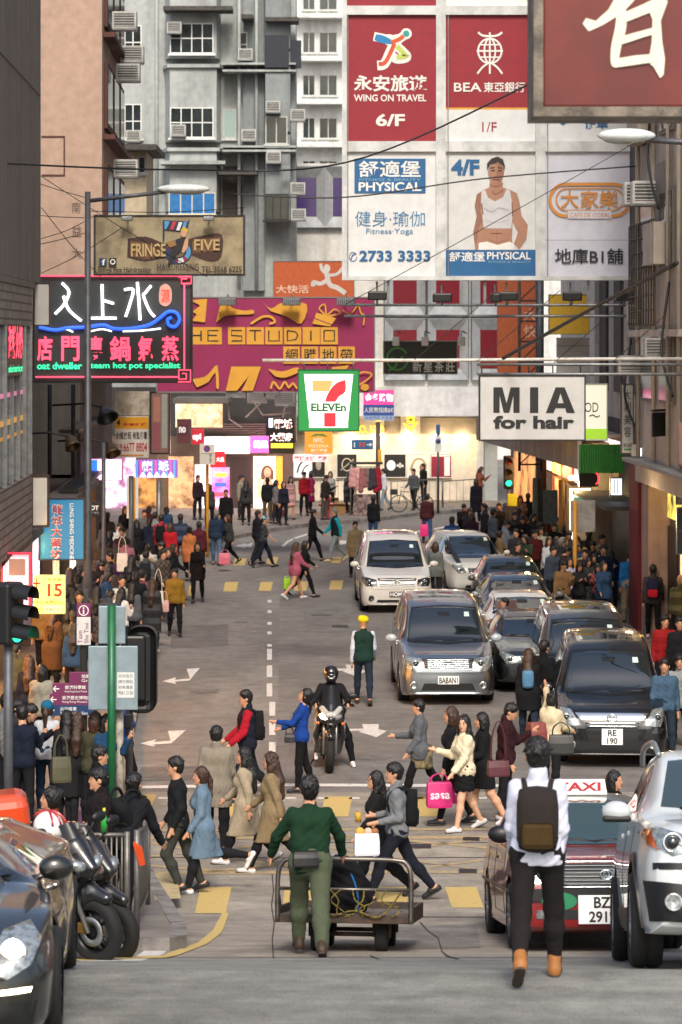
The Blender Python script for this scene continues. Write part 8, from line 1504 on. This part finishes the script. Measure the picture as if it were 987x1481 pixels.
a = PF(765, 1076, 'woman with wavy brown hair and pale blue backpack near the black van', 1.66, 172, 'stroll', 'f', ('coat', '#141519', None, -.3), ('jeans', '#222c3a'), '#1a1a1c', hair='long', hcol=M_HAIRB); backpack(a, 'small pale blue backpack of the wavy haired woman', '#4f7a98', 120, .72)
PF(786, 1070, 'man in black beside the wavy haired woman facing the black van', 1.76, 140, 'stroll2', 'm', ('jacket', '#101114'), ('trousers', '#15161a'))
a = PF(797, 1152, 'person in cream jumper shouldering a red tartan bundle in front of the black van', 1.60, 150, dict(ua=(120, 30), el=(70, 40), th=(4, -4), hp=10), 'f', ('knit', '#c4b596'), ('trousers', '#17171a'), hair='bun'); handbag('large black leather handbag below the cream jumper', W(812, 1063, 41.2), 0, '#1a1c18', .36, .28, .16, .18)
handbag('rolled red tartan blanket bag', W(776, 1045, 41.6), 25, '#7a3a34', .26, .34, .2, 0, 'blanket_bag', 'bag')
a = PF(888, 1326, 'dark haired woman looking right just behind the taxi roof', 1.64, 70, 'stroll', 'f', ('jacket', '#16161a'), hair='tail', d=None) if False else person('dark haired woman looking right just behind the taxi roof', (XP(886, 34.5), 34.5, gz(34.5)), 68, 1.60, 'stroll', 'f', ('jacket', '#16161a'), px=190, hair='bob')
# middle distance on the road
PF(253, 921, 'man in mustard jacket walking towards us by the left kerb', 1.62, 6, 'stroll', 'm', ('puffer', '#7d5c1c'), ('trousers', '#141416'))
PF(286, 872, 'woman in black flared dress walking towards us', 1.64, 0, 'stroll2', 'f', ('dress', '#1a1416', None, -.28), ('leggings', '#131314'), hair='long')
PF(313, 818, 'person in blue checked shirt and faded jeans with a pink bag', 1.72, 175, 'stroll', 'm', ('jacket', '#1f2c40'), ('jeans', '#465e7a'), '#55504a', hcol=M_HAIRG); handbag('pink carrier bag of the person in blue checks', W(325, 800, 85.5), 0, '#c05a6a', .34, .34, .15, .1, 'shopping_bag', 'bag')
PF(288, 838, 'woman in maroon quilted jacket seen from behind', 1.7, 178, 'stand', 'f', ('puffer', '#4a1a24'), ('trousers', '#17171a'), hair='short')
PF(274, 842, 'person in orange brown coat walking away', 1.62, 170, 'stroll', 'f', ('coat', '#a5643a', None, -.3), ('trousers', '#222226'), hair='bun')
PF(261, 826, 'man in navy jacket beside the orange brown coat', 1.74, 176, 'stroll2', 'm', ('jacket', '#152038'), ('trousers', '#17181c'))
PF(331, 817, 'woman in black coat striding left beyond the faded jeans', 1.64, -60, 'walk', 'f', ('jacket', '#141414'), ('leggings', '#101012'), hair='bob', hcol=M_HAIRB)
PF(381, 821, 'cook in black apron and pale blue cap striding right', 1.66, 95, 'walk', 'm', ('tee', '#1a1c22'), ('trousers', '#171c2c'), '#141414', 'short', hat=('cap', '#8fb0c4'))
PF(372, 817, 'person in dark clothes half behind the cook', 1.72, 120, 'stroll', 'm', ('jacket', '#181a22'))
PF(452, 812, 'man in black suit striding right across the junction', 1.72, 88, 'walk', 'm', ('jacket', '#101217'), ('trousers', '#11131a'), collar=True)
PF(486, 812, 'man in turquoise sleeved jacket and pale jeans walking left', 1.74, -70, 'walk', 'm', ('jacket', '#16222a', '#1596a4'), ('jeans', '#7d8a8c'), '#c8b890', hcol=M_HAIRG)
a = PF(427, 867, 'woman in pink hooded top with bare legs walking right', 1.62, 120, 'walk', 'f', ('coat', '#9a4f62', None, -.16), (None, None), WS, hair='long', hcol=M_HAIRB); handbag('lime green bag beside the pink hooded woman', W(415, 836, 77.5), 20, '#9ac82a', .18, .3, .1, .05)
PF(440, 864, 'woman in black behind the pink hooded woman', 1.6, 100, 'walk2', 'f', ('jacket', '#121214'), ('leggings', '#101012'), hair='bob')
PF(540, 790, 'man in black jacket and blue jeans standing beyond the white van', 1.72, 150, 'stand', 'm', ('jacket', '#14161a'), ('jeans', '#2a3e60'))
PF(514, 835, 'man in tan coat facing us left of the white van', 1.66, 5, 'stand', 'm', ('coat', '#8a7a5c', None, -.3))
a = PF(618, 786, 'man in maroon jumper and jeans walking away with a pink bag', 1.72, 178, 'stroll', 'm', ('sweater', '#3c1a20'), ('jeans', '#2f4a70')); handbag('hot pink shopping bag of the maroon jumper man', a['hand'][0] + Vector((.12, 0, -.1)), 0, '#d81e78', .28, .4, .14, .1, 'shopping_bag', 'bag')
PF(630, 874, 'person in grey hooded top squeezed between white van and white crossover', 1.66, 168, 'stand', 'f', ('knit', '#5d6260'), hair='bob', hcol=M_HAIRB)
PH(706, 872, 'boy in grey top leaning among the queued saloons', 1.55, -85, dict(lean=30, ua=(30, 10), el=(50, 20)), 'm', ('shirt', '#4d5258'), pav=0, d=60.2) if False else person('boy in grey hooded top leaning out between two queued saloons', (XP(742, 60.25), 60.25, 0), -80, 1.56, dict(lean=22, ua=(40, 10), el=(60, 20)), 'm', ('jacket', '#4d5258'), px=105)
# far pavement
for x, y, lab, H, yaw, pose, sex, top, bot, hair, kw in (
    (356, 760, 'long haired woman in black trouser suit on the far pavement', 1.68, 178, 'stand', 'f', ('jacket', '#151416'), ('trousers', '#151416'), 'long', {}),
    (349, 752, 'man in pale cardigan on the far pavement near the poster shop', 1.72, 60, 'stand', 'm', ('jacket', '#8a8276'), ('trousers', '#26262a'), 'short', {}),
    (387, 757, 'man in black suit before the lit face poster', 1.74, 172, 'stand', 'm', ('jacket', '#14161a'), ('trousers', '#4c463c'), 'short', {}),
    (399, 758, 'woman in grey top with a tan shoulder bag on the far pavement', 1.66, 80, 'stand', 'f', ('knit', '#6b6464'), ('trousers', '#26262a'), 'bob', {}),
    (410, 760, 'woman in dark flowered top holding a red bag', 1.64, 30, 'stand', 'f', ('shirt', '#1a1c2c'), ('trousers', '#1a1a1e'), 'bob', {}),
    (420, 752, 'woman in pale pink dress on the far pavement', 1.66, 20, 'stand', 'f', ('dress', '#c99a98'), (None, None), 'long', {}),
    (440, 746, 'man in red jacket standing by the hydrant', 1.72, 20, 'wait', 'm', ('jacket', '#8a1422'), ('trousers', '#15151a'), 'short', {'hat': ('cap', '#1a1a22')}),
    (450, 742, 'person in magenta coat behind the man in red', 1.68, 100, 'stand', 'f', ('coat', '#7a1a4a'), ('trousers', '#17171a'), 'bob', {}),
    (470, 752, 'man in dark grey jacket looking at his phone near the hydrant', 1.74, 60, 'phone', 'm', ('jacket', '#2e2a28'), ('trousers', '#4d4944'), 'short', {}),
    (478, 742, 'person in striped top behind the phone user', 1.66, 10, 'stand', 'f', ('shirt', '#8a8a88'), ('trousers', '#1c1c20'), 'bob', {}),
    (505, 742, 'person in black beside the hanging clothes stall', 1.66, 170, 'stand', 'f', ('coat', '#121214'), ('trousers', '#121214'), 'bob', {}),
    (556, 738, 'man in white shirt and pale jeans right of the brown post', 1.70, -80, 'stroll', 'm', ('shirt', '#c2c6cc'), ('jeans', '#7f8f9c'), 'short', {}),
    (599, 738, 'man in grey jacket walking beside the bicycle', 1.70, -40, 'stroll', 'm', ('jacket', '#4a4c50'), ('trousers', '#1a1c20'), 'short', {}),
    (613, 730, 'man in black jacket next to the grey jacketed one by the posters', 1.72, -60, 'stand', 'm', ('jacket', '#131316'), ('trousers', '#222226'), 'short', {}),
    (694, 734, 'woman in rust brown top with phone at the glass corner', 1.70, 60, 'phone', 'f', ('sweater', '#8a4426'), ('trousers', '#3a3a40'), 'long', {'hcol': M_HAIRB}),
    (689, 758, 'long haired person in navy coat at the kerb before the glass corner', 1.70, 170, 'stand', 'f', ('coat', '#101420'), ('trousers', '#101218'), 'bob', {}),
    (286, 752, 'man in dark burgundy jacket at the junction shopfront', 1.72, 40, 'stand', 'm', ('jacket', '#2a1a22'), ('trousers', '#1c1c20'), 'short', {}),
    (303, 765, 'person in black and white top before the pink display', 1.64, 170, 'stand', 'f', ('jacket', '#1a1a1c'), ('trousers', '#17171a'), 'bob', {'hcol': M_HAIRB}),
    (327, 780, 'man in black coat facing us before the pink display', 1.72, 10, 'stand', 'm', ('coat', '#131315'), ('trousers', '#141416'), 'short', {})):
    PF(x, y, lab, H, yaw, pose, sex, top, bot if bot[0] else (None, None), '#1a1a1a', hair, pav=1, **kw)
handbag('tan shoulder bag of the woman in grey', W(394, 729, 111.5), 0, '#a8763a', .42, .3, .15, .3); handbag('red tote bag held on the far pavement', W(407, 737, 110), 0, '#7a2028', .38, .34, .14, .2)
# right pavement, nearer
PF(911, 901, 'man in bright blue jumper and beige trousers walking away', 1.80, 180, 'stroll', 'm', ('sweater', '#1a5f98'), ('wide', '#8a8070'), '#3a3630', pav=1)
a = PF(945, 924, 'person with red and blue backpack walking away on the right pavement', 1.72, 172, 'stroll', 'm', ('jacket', '#3a3634'), ('leggings', '#121214'), WS, pav=1); backpack(a, 'red and navy backpack on the right pavement walker', '#1c2440', 100, 1.0, '#b01c2c')
PF(985, 945, 'bald man in olive patterned jacket at the right edge', 1.74, 178, 'stand', 'm', ('jacket', '#4a4526'), hair='bald', pav=1)
PF(962, 1102, 'young man in denim blue shirt walking towards us beside the black van', 1.74, -6, 'stroll', 'm', ('shirt', '#3e566c'), ('jeans', '#222c38'), '#26262a', pav=0, collar=True)
PF(984, 1094, 'young man in pale grey top at the right edge beside the denim shirt', 1.74, -8, 'stroll2', 'm', ('jacket', '#858a88'), ('trousers', '#17171a'), '#d0d0d0', pav=0)
PH(962, 890, 'young man in red hooded jacket behind the denim shirt', 1.74, 0, 'stand', 'm', ('jacket', '#8a1a1c')); PH(984, 893, 'dark haired youth in black behind the pale grey top', 1.76, -5, 'stand', 'm', ('jacket', '#1a1a1e'))
PF(812, 876, 'man in black suit in profile before the yellow sign post', 1.76, 120, 'stand', 'm', ('jacket', '#121318'), collar=True, pav=1, hcol=M_HAIRG)
PF(847, 893, 'man in black jacket leaning by the slanting barrier', 1.70, -30, 'wait', 'm', ('jacket', '#16161a'), pav=1)
PF(866, 905, 'woman in dark red top looking at her phone by the slanting barrier', 1.52, -20, 'phone2', 'f', ('shirt', '#5a1a20'), hair='long', pav=1)
# crowds: one line per person: x, head y, height, yaw, sex, garment, colour, hair, place
CN = {'#': ''}
CR = [(209, 737, 1.7, 10, 'm', 'jacket', 'grey', '#5a5a5c', 'short'), (224, 741, 1.74, 175, 'm', 'jacket', 'pale grey', '#7a7c7e', 'short'), (233, 745, 1.74, 178, 'm', 'jacket', 'red', '#7a1420', 'short'), (246, 756, 1.62, 170, 'f', 'coat', 'scarlet', '#a01a24', 'bob'), (198, 752, 1.66, 178, 'f', 'coat', 'black', '#141416', 'bob'), (186, 762, 1.64, 165, 'f', 'jacket', 'charcoal', '#2a2a2e', 'long'), (172, 757, 1.66, 30, 'm', 'jacket', 'white', '#b8b8b4', 'short'), (160, 768, 1.68, 178, 'm', 'jacket', 'navy', '#1a2030', 'short'), (147, 763, 1.66, 150, 'f', 'coat', 'brown', '#4a3628', 'long'),
      (211, 796, 1.7, 176, 'm', 'jacket', 'dark grey', '#3c3e42', 'short'), (243, 792, 1.62, 8, 'f', 'coat', 'black', '#161617', 'bob'), (190, 803, 1.66, 160, 'f', 'jacket', 'black', '#18181b', 'long'), (172, 800, 1.7, 178, 'm', 'puffer', 'purple', '#33203c', 'short'), (157, 815, 1.66, 170, 'f', 'jacket', 'umber', '#33261e', 'long'), (143, 806, 1.7, 176, 'm', 'jacket', 'black', '#151517', 'short'), (206, 823, 1.68, 174, 'm', 'sweater', 'maroon', '#401a22', 'short'), (220, 838, 1.66, 172, 'f', 'coat', 'black', '#121214', 'long'), (191, 842, 1.62, 168, 'f', 'jacket', 'grey', '#4c5056', 'long'), (174, 850, 1.62, 150, 'f', 'shirt', 'white', '#c9c6c0', 'long'), (158, 853, 1.68, 176, 'm', 'jacket', 'slate', '#39424c', 'short'), (140, 845, 1.64, 180, 'f', 'coat', 'dark brown', '#2e221c', 'long'),
      (101, 822, 1.64, 178, 'f', 'jacket', 'navy', '#1c2434', 'long'), (117, 818, 1.70, 100, 'm', 'jacket', 'black', '#141416', 'short'), (97, 868, 1.62, 176, 'f', 'coat', 'black', '#131315', 'long'), (62, 862, 1.68, 176, 'm', 'jacket', 'tan', '#7a5c34', 'short'), (76, 880, 1.60, 160, 'f', 'coat', 'brown', '#4e3826', 'long'), (42, 948, 1.60, 175, 'f', 'jacket', 'navy', '#161c2c', 'long'), (20, 930, 1.66, 150, 'm', 'jacket', 'olive', '#4a4a34', 'short'), (60, 962, 1.62, 165, 'f', 'puffer', 'mottled', '#8d8a7c', 'bob')]
CRR = [(671, 728, 1.7, 10, 'm', 'jacket', 'black', '#15161a', 'short'), (679, 734, 1.62, 5, 'f', 'jacket', 'charcoal', '#27272b', 'long'), (654, 747, 1.74, 176, 'm', 'puffer', 'royal blue', '#1b3a6c', 'short'), (683, 742, 1.64, 172, 'f', 'coat', 'plum', '#32202e', 'bob'), (722, 727, 1.7, 0, 'm', 'jacket', 'black', '#161618', 'short'), (713, 736, 1.74, 120, 'm', 'shirt', 'checked grey', '#56606c', 'short'), (730, 752, 1.7, 100, 'm', 'jacket', 'sky blue', '#8c9aac', 'short'), (744, 738, 1.68, 20, 'm', 'jacket', 'black', '#17181c', 'short'), (747, 765, 1.66, -10, 'm', 'jacket', 'grey', '#26262c', 'short'), (753, 716, 1.66, 0, 'f', 'coat', 'grey brown', '#4a4440', 'long'), (764, 714, 1.7, 160, 'm', 'jacket', 'navy', '#181e2e', 'short'), (757, 745, 1.7, -20, 'm', 'jacket', 'black', '#131417', 'short'), (749, 784, 1.66, 15, 'm', 'sweater', 'black', '#151518', 'short'), (762, 772, 1.66, -30, 'f', 'jacket', 'bottle green', '#233026', 'long'), (774, 766, 1.68, 10, 'm', 'jacket', 'dark red', '#451820', 'short'), (770, 742, 1.66, 40, 'f', 'coat', 'black', '#121316', 'long'), (737, 716, 1.7, 170, 'm', 'jacket', 'grey', '#53565a', 'short'),
       (810, 748, 1.72, 5, 'm', 'jacket', 'green', '#3c5a34', 'short'), (794, 776, 1.66, 20, 'f', 'shirt', 'white', '#bcc0c2', 'long'), (802, 757, 1.68, 0, 'm', 'jacket', 'black', '#141518', 'short'), (823, 766, 1.7, 10, 'm', 'jacket', 'dark grey', '#33353a', 'short'), (836, 774, 1.66, -10, 'f', 'coat', 'black', '#17171a', 'long'), (846, 792, 1.66, 0, 'm', 'jacket', 'cream', '#a89878', 'short'), (861, 800, 1.64, -5, 'f', 'coat', 'black', '#131316', 'long'), (824, 806, 1.62, 15, 'f', 'shirt', 'lilac', '#a8a4b8', 'long'), (838, 812, 1.62, 10, 'f', 'jacket', 'charcoal', '#232327', 'bob'), (852, 766, 1.72, 178, 'm', 'jacket', 'black', '#15161a', 'short'), (868, 764, 1.7, -20, 'm', 'jacket', 'teal', '#1f5c50', 'short'), (879, 772, 1.66, 175, 'f', 'coat', 'black', '#18181a', 'bob'), (858, 745, 1.68, 0, 'm', 'jacket', 'navy', '#1a2030', 'short'), (830, 748, 1.68, 175, 'm', 'jacket', 'brown', '#3c2e26', 'short'), (918, 776, 1.72, 170, 'm', 'jacket', 'mustard', '#6a5c22', 'short'), (800, 790, 1.68, 30, 'm', 'jacket', 'slate', '#3a4450', 'short')]
FC = [('black', '#15161a'), ('charcoal', '#26272b'), ('navy', '#182034'), ('dark brown', '#30261f'), ('grey', '#55575a'), ('beige', '#8d8069'), ('white', '#b9b8b4'), ('burgundy', '#3d1820'), ('olive', '#3f3f2b'), ('blue', '#27405e'), ('pink', '#9a6470'), ('tan', '#7c6242')]
def filler(L, rects, n, seed):
    r = random.Random(seed)
    for i in range(n):
        x0, x1, y0, y1 = rects[i % len(rects)]
        for _ in range(30):
            x, y = r.uniform(x0, x1), r.uniform(y0, y1)
            if min(abs(q[0] - x) + abs(q[1] - y) * .8 for q in L) > 9: break
        else: continue
        c = FC[r.randrange(len(FC))] if r.random() < .85 else FC[r.randrange(4)]; f = r.random() < .5
        L.append((x, y, r.uniform(1.56, 1.66) if f else r.uniform(1.64, 1.80), r.choice([0, 15, -20, 40, 170, 180, 160, 178, 100, -90]), 'f' if f else 'm', r.choice(['jacket', 'coat', 'knit', 'puffer', 'shirt'] if f else ['jacket', 'jacket', 'shirt', 'sweater', 'puffer']), c[0], c[1], r.choice(['long', 'bob', 'tail', 'bun']) if f else 'short'))
filler(CR, [(138, 262, 728, 790), (60, 200, 790, 860), (146, 240, 745, 800), (50, 130, 835, 900)], 26, 3)
filler(CRR, [(700, 800, 704, 770), (800, 885, 738, 800), (810, 880, 760, 815)], 22, 8)
used_l = set()
def crowd(L, where, grp):
    for i, (x, yh, H, yaw, sex, g, cn, c, hair) in enumerate(L):
        H += rnd.uniform(-.04, .05)
        o = min((q for j, q in enumerate(L) if j != i), key=lambda q: (q[0] - x) ** 2 + (q[1] - yh) ** 2 + (0 if q[6] != cn else 900))
        sd_ = 'left of' if x < o[0] else 'right of'
        lab = '%s in %s %s, %s%s the %s %s, %s' % ('woman' if sex == 'f' else 'man', cn, {'sweater': 'jumper'}.get(g, g), 'back to us, ' if len(cn.split()) + len(o[6].split()) < 4 and abs(yaw) > 120 else '', sd_, o[6], {'sweater': 'jumper'}.get(o[5], o[5]), where(x))
        if lab in used_l: lab = lab.replace(' in ', ' with %s hair in ' % {'short': 'short', 'tail': 'tied', 'bun': 'pinned', 'bob': 'chin-length'}.get(hair, 'long'), 1)
        if lab in used_l: lab = lab.replace(where(x), 'nearer the camera' if yh > 770 else 'farther back')
        if lab in used_l: lab = lab.replace(', nearer the camera', ' among the front rows').replace(', farther back', ' among the back rows')
        used_l.add(lab); v = rnd.random()
        hat = None
        if cn == 'cream': hat = ('cap', '#c8a83a')
        k = PH(x, yh, lab, H, yaw, rnd.choice(['stand', 'wait', 'stroll', 'stroll2', 'phone', 'walk', 'phone2']), sex, (g, c), (rnd.choice(['trousers', 'jeans', 'leggings'] if sex == 'f' else ['trousers', 'jeans']), rnd.choice(['#15161a', '#1c1e24', '#232c3a', '#2b2926'])), rnd.choice(['#161616', '#2a2826', WS]), hair, group=grp, hcol=rnd.choice([None, None, M_HAIRB]) if sex == 'f' else None, hat=hat)
        if cn == 'red' and i == 2: backpack(k, 'black backpack on the man in red in the left crowd', '#141416', 70)
        if cn == 'dark grey' and yaw > 100: backpack(k, 'dark backpack in the left crowd by the blue medicine sign', '#1c1e22', 70)
crowd(CR, lambda x: 'left pavement' if x > 130 else 'by the price board', 'crowd on the left pavement')
crowd(CRR, lambda x: 'right corner' if x < 780 else 'right pavement', 'crowd on the right pavement')
handbag('white tote bag hanging in the left crowd', W(177, 800, 68.5), 0, '#bdb5a8', .26, .44, .1, .4, 'tote_bag', 'bag'); handbag('white shoulder bag above the mustard jacket', W(229, 855, 64), 0, '#c8bfb4', .24, .42, .1, .5, 'tote_bag', 'bag'); handbag('pale pink small bag beside the white shoulder bag', W(238, 868, 64), 0, '#b88a84', .2, .26, .1, .2)
# near left pavement
a = PF(32, 1196, 'man in navy jumper with back to us filming on his phone', 1.72, 172, dict(ua=(40, 36), el=(70, 80), hp=8, hy=20), 'm', ('sweater', '#141a2a'), ('trousers', '#16171c'), pav=1)
a = PF(68, 1180, 'woman in teal beret and white blouse seen from behind', 1.66, 170, 'stand', 'f', ('shirt', '#b4b6bc'), ('jeans', '#1c2c42'), hair='tail', hcol=M_HAIRB, pav=1, hat=('beanie', '#1a5a78')); handbag('olive bag on the shoulder of the beret wearer', W(88, 1095, 38.5), 20, '#4a4730', .26, .34, .12, .3)
PH(8, 1004, 'man in grey jacket in profile at the left edge', 1.74, 80, 'stand', 'm', ('jacket', '#6a6c6e')); PH(24, 1013, 'dark haired man behind the grey jacketed profile', 1.7, 60, 'stand', 'm', ('jacket', '#2a2c30'))
PH(36, 1018, 'man in black jacket with earphones looking right', 1.72, 85, 'phone', 'm', ('jacket', '#131316')); PH(97, 1030, 'person with long dark hair and black coat by the finger boards', 1.64, 175, 'stand', 'f', ('coat', '#1a1a1c'), hair='long'); PH(112, 1032, 'person with red brown long hair by the finger boards', 1.62, 178, 'stand', 'f', ('jacket', '#15161a'), hair='long', hcol=M_HAIRB)
PH(137, 1030, 'person in olive jacket behind the map board', 1.66, 165, 'stand', 'f', ('jacket', '#3c3a2a'), hair='bob', hcol=M_HAIRB); PH(153, 1034, 'woman in blue and green with hand at her mouth by the green pole', 1.62, 40, dict(ua=(40, 5), el=(110, 10)), 'f', ('jacket', '#1c3c5a'), hair='bob')
PH(141, 1074, 'man in black jacket beside the map board', 1.70, 110, 'stand', 'm', ('jacket', '#131416'), d=35.3); PH(146, 1112, 'dark haired man in profile low behind the railing', 1.66, -70, 'wait', 'm', ('jacket', '#1a1416'), d=30.2); a = PH(174, 1128, 'person with black backpack behind the corner railing', 1.66, 150, dict(lean=34, ua=(30, 25)), 'm', ('jacket', '#16171b'), d=30.3); backpack(a, 'bulky black backpack behind the corner railing', '#17181a', 180)
PH(86, 1143, 'woman in orange top with tied hair behind the scooters', 1.6, -78, dict(th=(52, 48), kn=(62, 58), ua=(30, 20), el=(60, 40), lean=10), 'f', ('shirt', '#8a3a1c'), hair='bun', d=28.3)
PH(178, 1005, 'woman in royal blue jacket beyond the pale pole', 1.62, 60, 'stroll', 'f', ('jacket', '#1c3a7a'), hair='bob', pav=0)
# ---------------------------------------------------------------- small things
D = 114; p = G(479, 738, .13); h = thing('fire_hydrant', 'red fire hydrant beside cardboard boxes', 'hydrant', G(472, 750, .13)); mb = MB(); mb.lathe([(.2, 0), (.2, .06), (.15, .08), (.15, .62), (.2, .66), (.2, .74), (.16, .86), (.06, .95), (0, .96)], (0, 0, 0), (0, 0, 1), 18); mb.build('barrel', paint('#9c1420'), h); mb = MB(); mb.cyl((-.28, 0, .55), (.28, 0, .55), .08); mb.cyl((0, -.24, .5), (0, 0, .5), .09); mb.build('outlet', paint('#9c1420'), h)
cb = mat('cardboard', '#8a6a42', .8, var=.2, scale=4)
for x, y, w, hh, n in ((491, 744, .5, .42, 'lower open'), (484, 742, .34, .6, 'taller'), (499, 741, .4, .3, 'small')):
    b_ = thing('cardboard_box', '%s cardboard box beside the market stall' % n, 'box', G(x, y, .13)); MB().rbox(-w / 2, w / 2, 0, w, 0, hh, .01).build('box', cb, b_); MB().box(-w / 2, w / 2, -.1, -.002, hh - .01, hh).build('flap', cb, b_)
st_ = thing('market_stall', 'small stall of hanging pink and grey clothes on the far pavement', 'stall', G(528, 746, .13)); k = D / F
for x in (-.55, .55):
    for y in (0, .8): MB().tube([(x, y, 0), (x, y, 2.0)], .025, 6).build('post', M_METAL, st_)
MB().tube([(-.55, 0, 1.9), (.55, 0, 1.9)], .02, 6).build('rail', M_METAL, st_); MB().rbox(-.6, .7, -.1, .9, 2.0, 2.06, .02).build('canopy', mat('dark_tarp', '#2c2625', .8, var=.4), st_)
for i, c in enumerate(('#b88a8a', '#c49a96', '#8a5a5a', '#6b6468', '#3a3438', '#8c1c34')):
    f = Field((-.2, -.15, -1.2), (.2, .15, .1), .03); f.cap((-.06, 0, -.08), .07, (-.08, 0, -.7 - .1 * (i % 3)), .1); f.cap((.06, 0, -.08), .07, (.08, 0, -.7 - .1 * (i % 2)), .1); f.fold(.012, 22, i); v, q = f.mesh(); o = geo_obj('garment', v, q, [cloth(c)], st_); o.location = (-.46 + i * .19, -.05 + .05 * (i % 2), 1.88)
MB().rbox(-.45, .45, .1, .8, .0, .8, .03).build('goods', mat('goods_mix', '#4a3a3c', .8, col2='#a08a84', scale=5), st_)
bk = thing('bicycle', 'black bicycle leaning by the far railing', 'bicycle', G(596, 741, .13)); bf = M_BLACK
for x in (-.52, .52):
    MB().tube([(x + .33 * math.cos(t), 0, .34 + .33 * math.sin(t)) for t in np.linspace(0, 6.283, 28, False)], .022, 6, closed=True).build('wheel', M_RUBBER, bk)
    mb = MB()
    for t in np.linspace(0, 3.14, 8): mb.tube([(x + .32 * math.cos(t), 0, .34 + .32 * math.sin(t)), (x - .32 * math.cos(t), 0, .34 - .32 * math.sin(t))], .004, 4)
    mb.build('spokes', M_METAL, bk)
for pts in ([(-.52, 0, .34), (-.42, 0, .9)], [(-.43, 0, .82), (.1, 0, .8)], [(-.42, 0, .75), (.05, 0, .3)], [(.05, 0, .3), (.18, 0, .95)], [(.05, 0, .3), (.52, 0, .34)], [(.12, 0, .75), (.52, 0, .34)]): MB().tube(pts, .018, 6).build('frame_tube', bf, bk)
MB().tube([(-.36, -.25, 1.0), (-.43, -.1, .98), (-.43, .1, .98), (-.36, .25, 1.0)], .014, 6).build('handlebar', M_METAL, bk); MB().rbox(.06, .3, -.06, .06, .95, 1.0, .02).build('saddle', M_BLACK, bk); MB().rbox(-.86, -.56, -.14, .14, .7, .92, .02).build('basket', M_DARKM, bk)
bt = thing('bottle', 'green plastic bottle standing on the front railing', 'bottle', (XP(151, 28.9), 28.88, gz(28.9) + .13 + 1.01)); MB().lathe([(0, 0), (.035, 0), (.036, .13), (.02, .18), (.012, .2), (.012, .22)], (0, 0, 0), (0, 0, 1), 14).build('bottle_body', mat('green_plastic', '#2c9a3c', .2, var=.15), bt); MB().cyl((0, 0, .22), (0, 0, .245), .015).build('cap', ink('#e8d03a'), bt)
mb = MB(); mb.add([(0, 0, 0), (.09, -.02, -.06), (.12, .01, -.24), (.06, .02, -.26), (.0, .0, -.05)], [(0, 1, 2, 3, 4)]); tag(mb.build('plastic_strip', mat('orange_plastic', '#c8481c', .5), None, (XP(193, 28.7), 28.7, gz(28.7) + 1.05)), 'torn orange plastic strip tied to the railing end', 'strip')
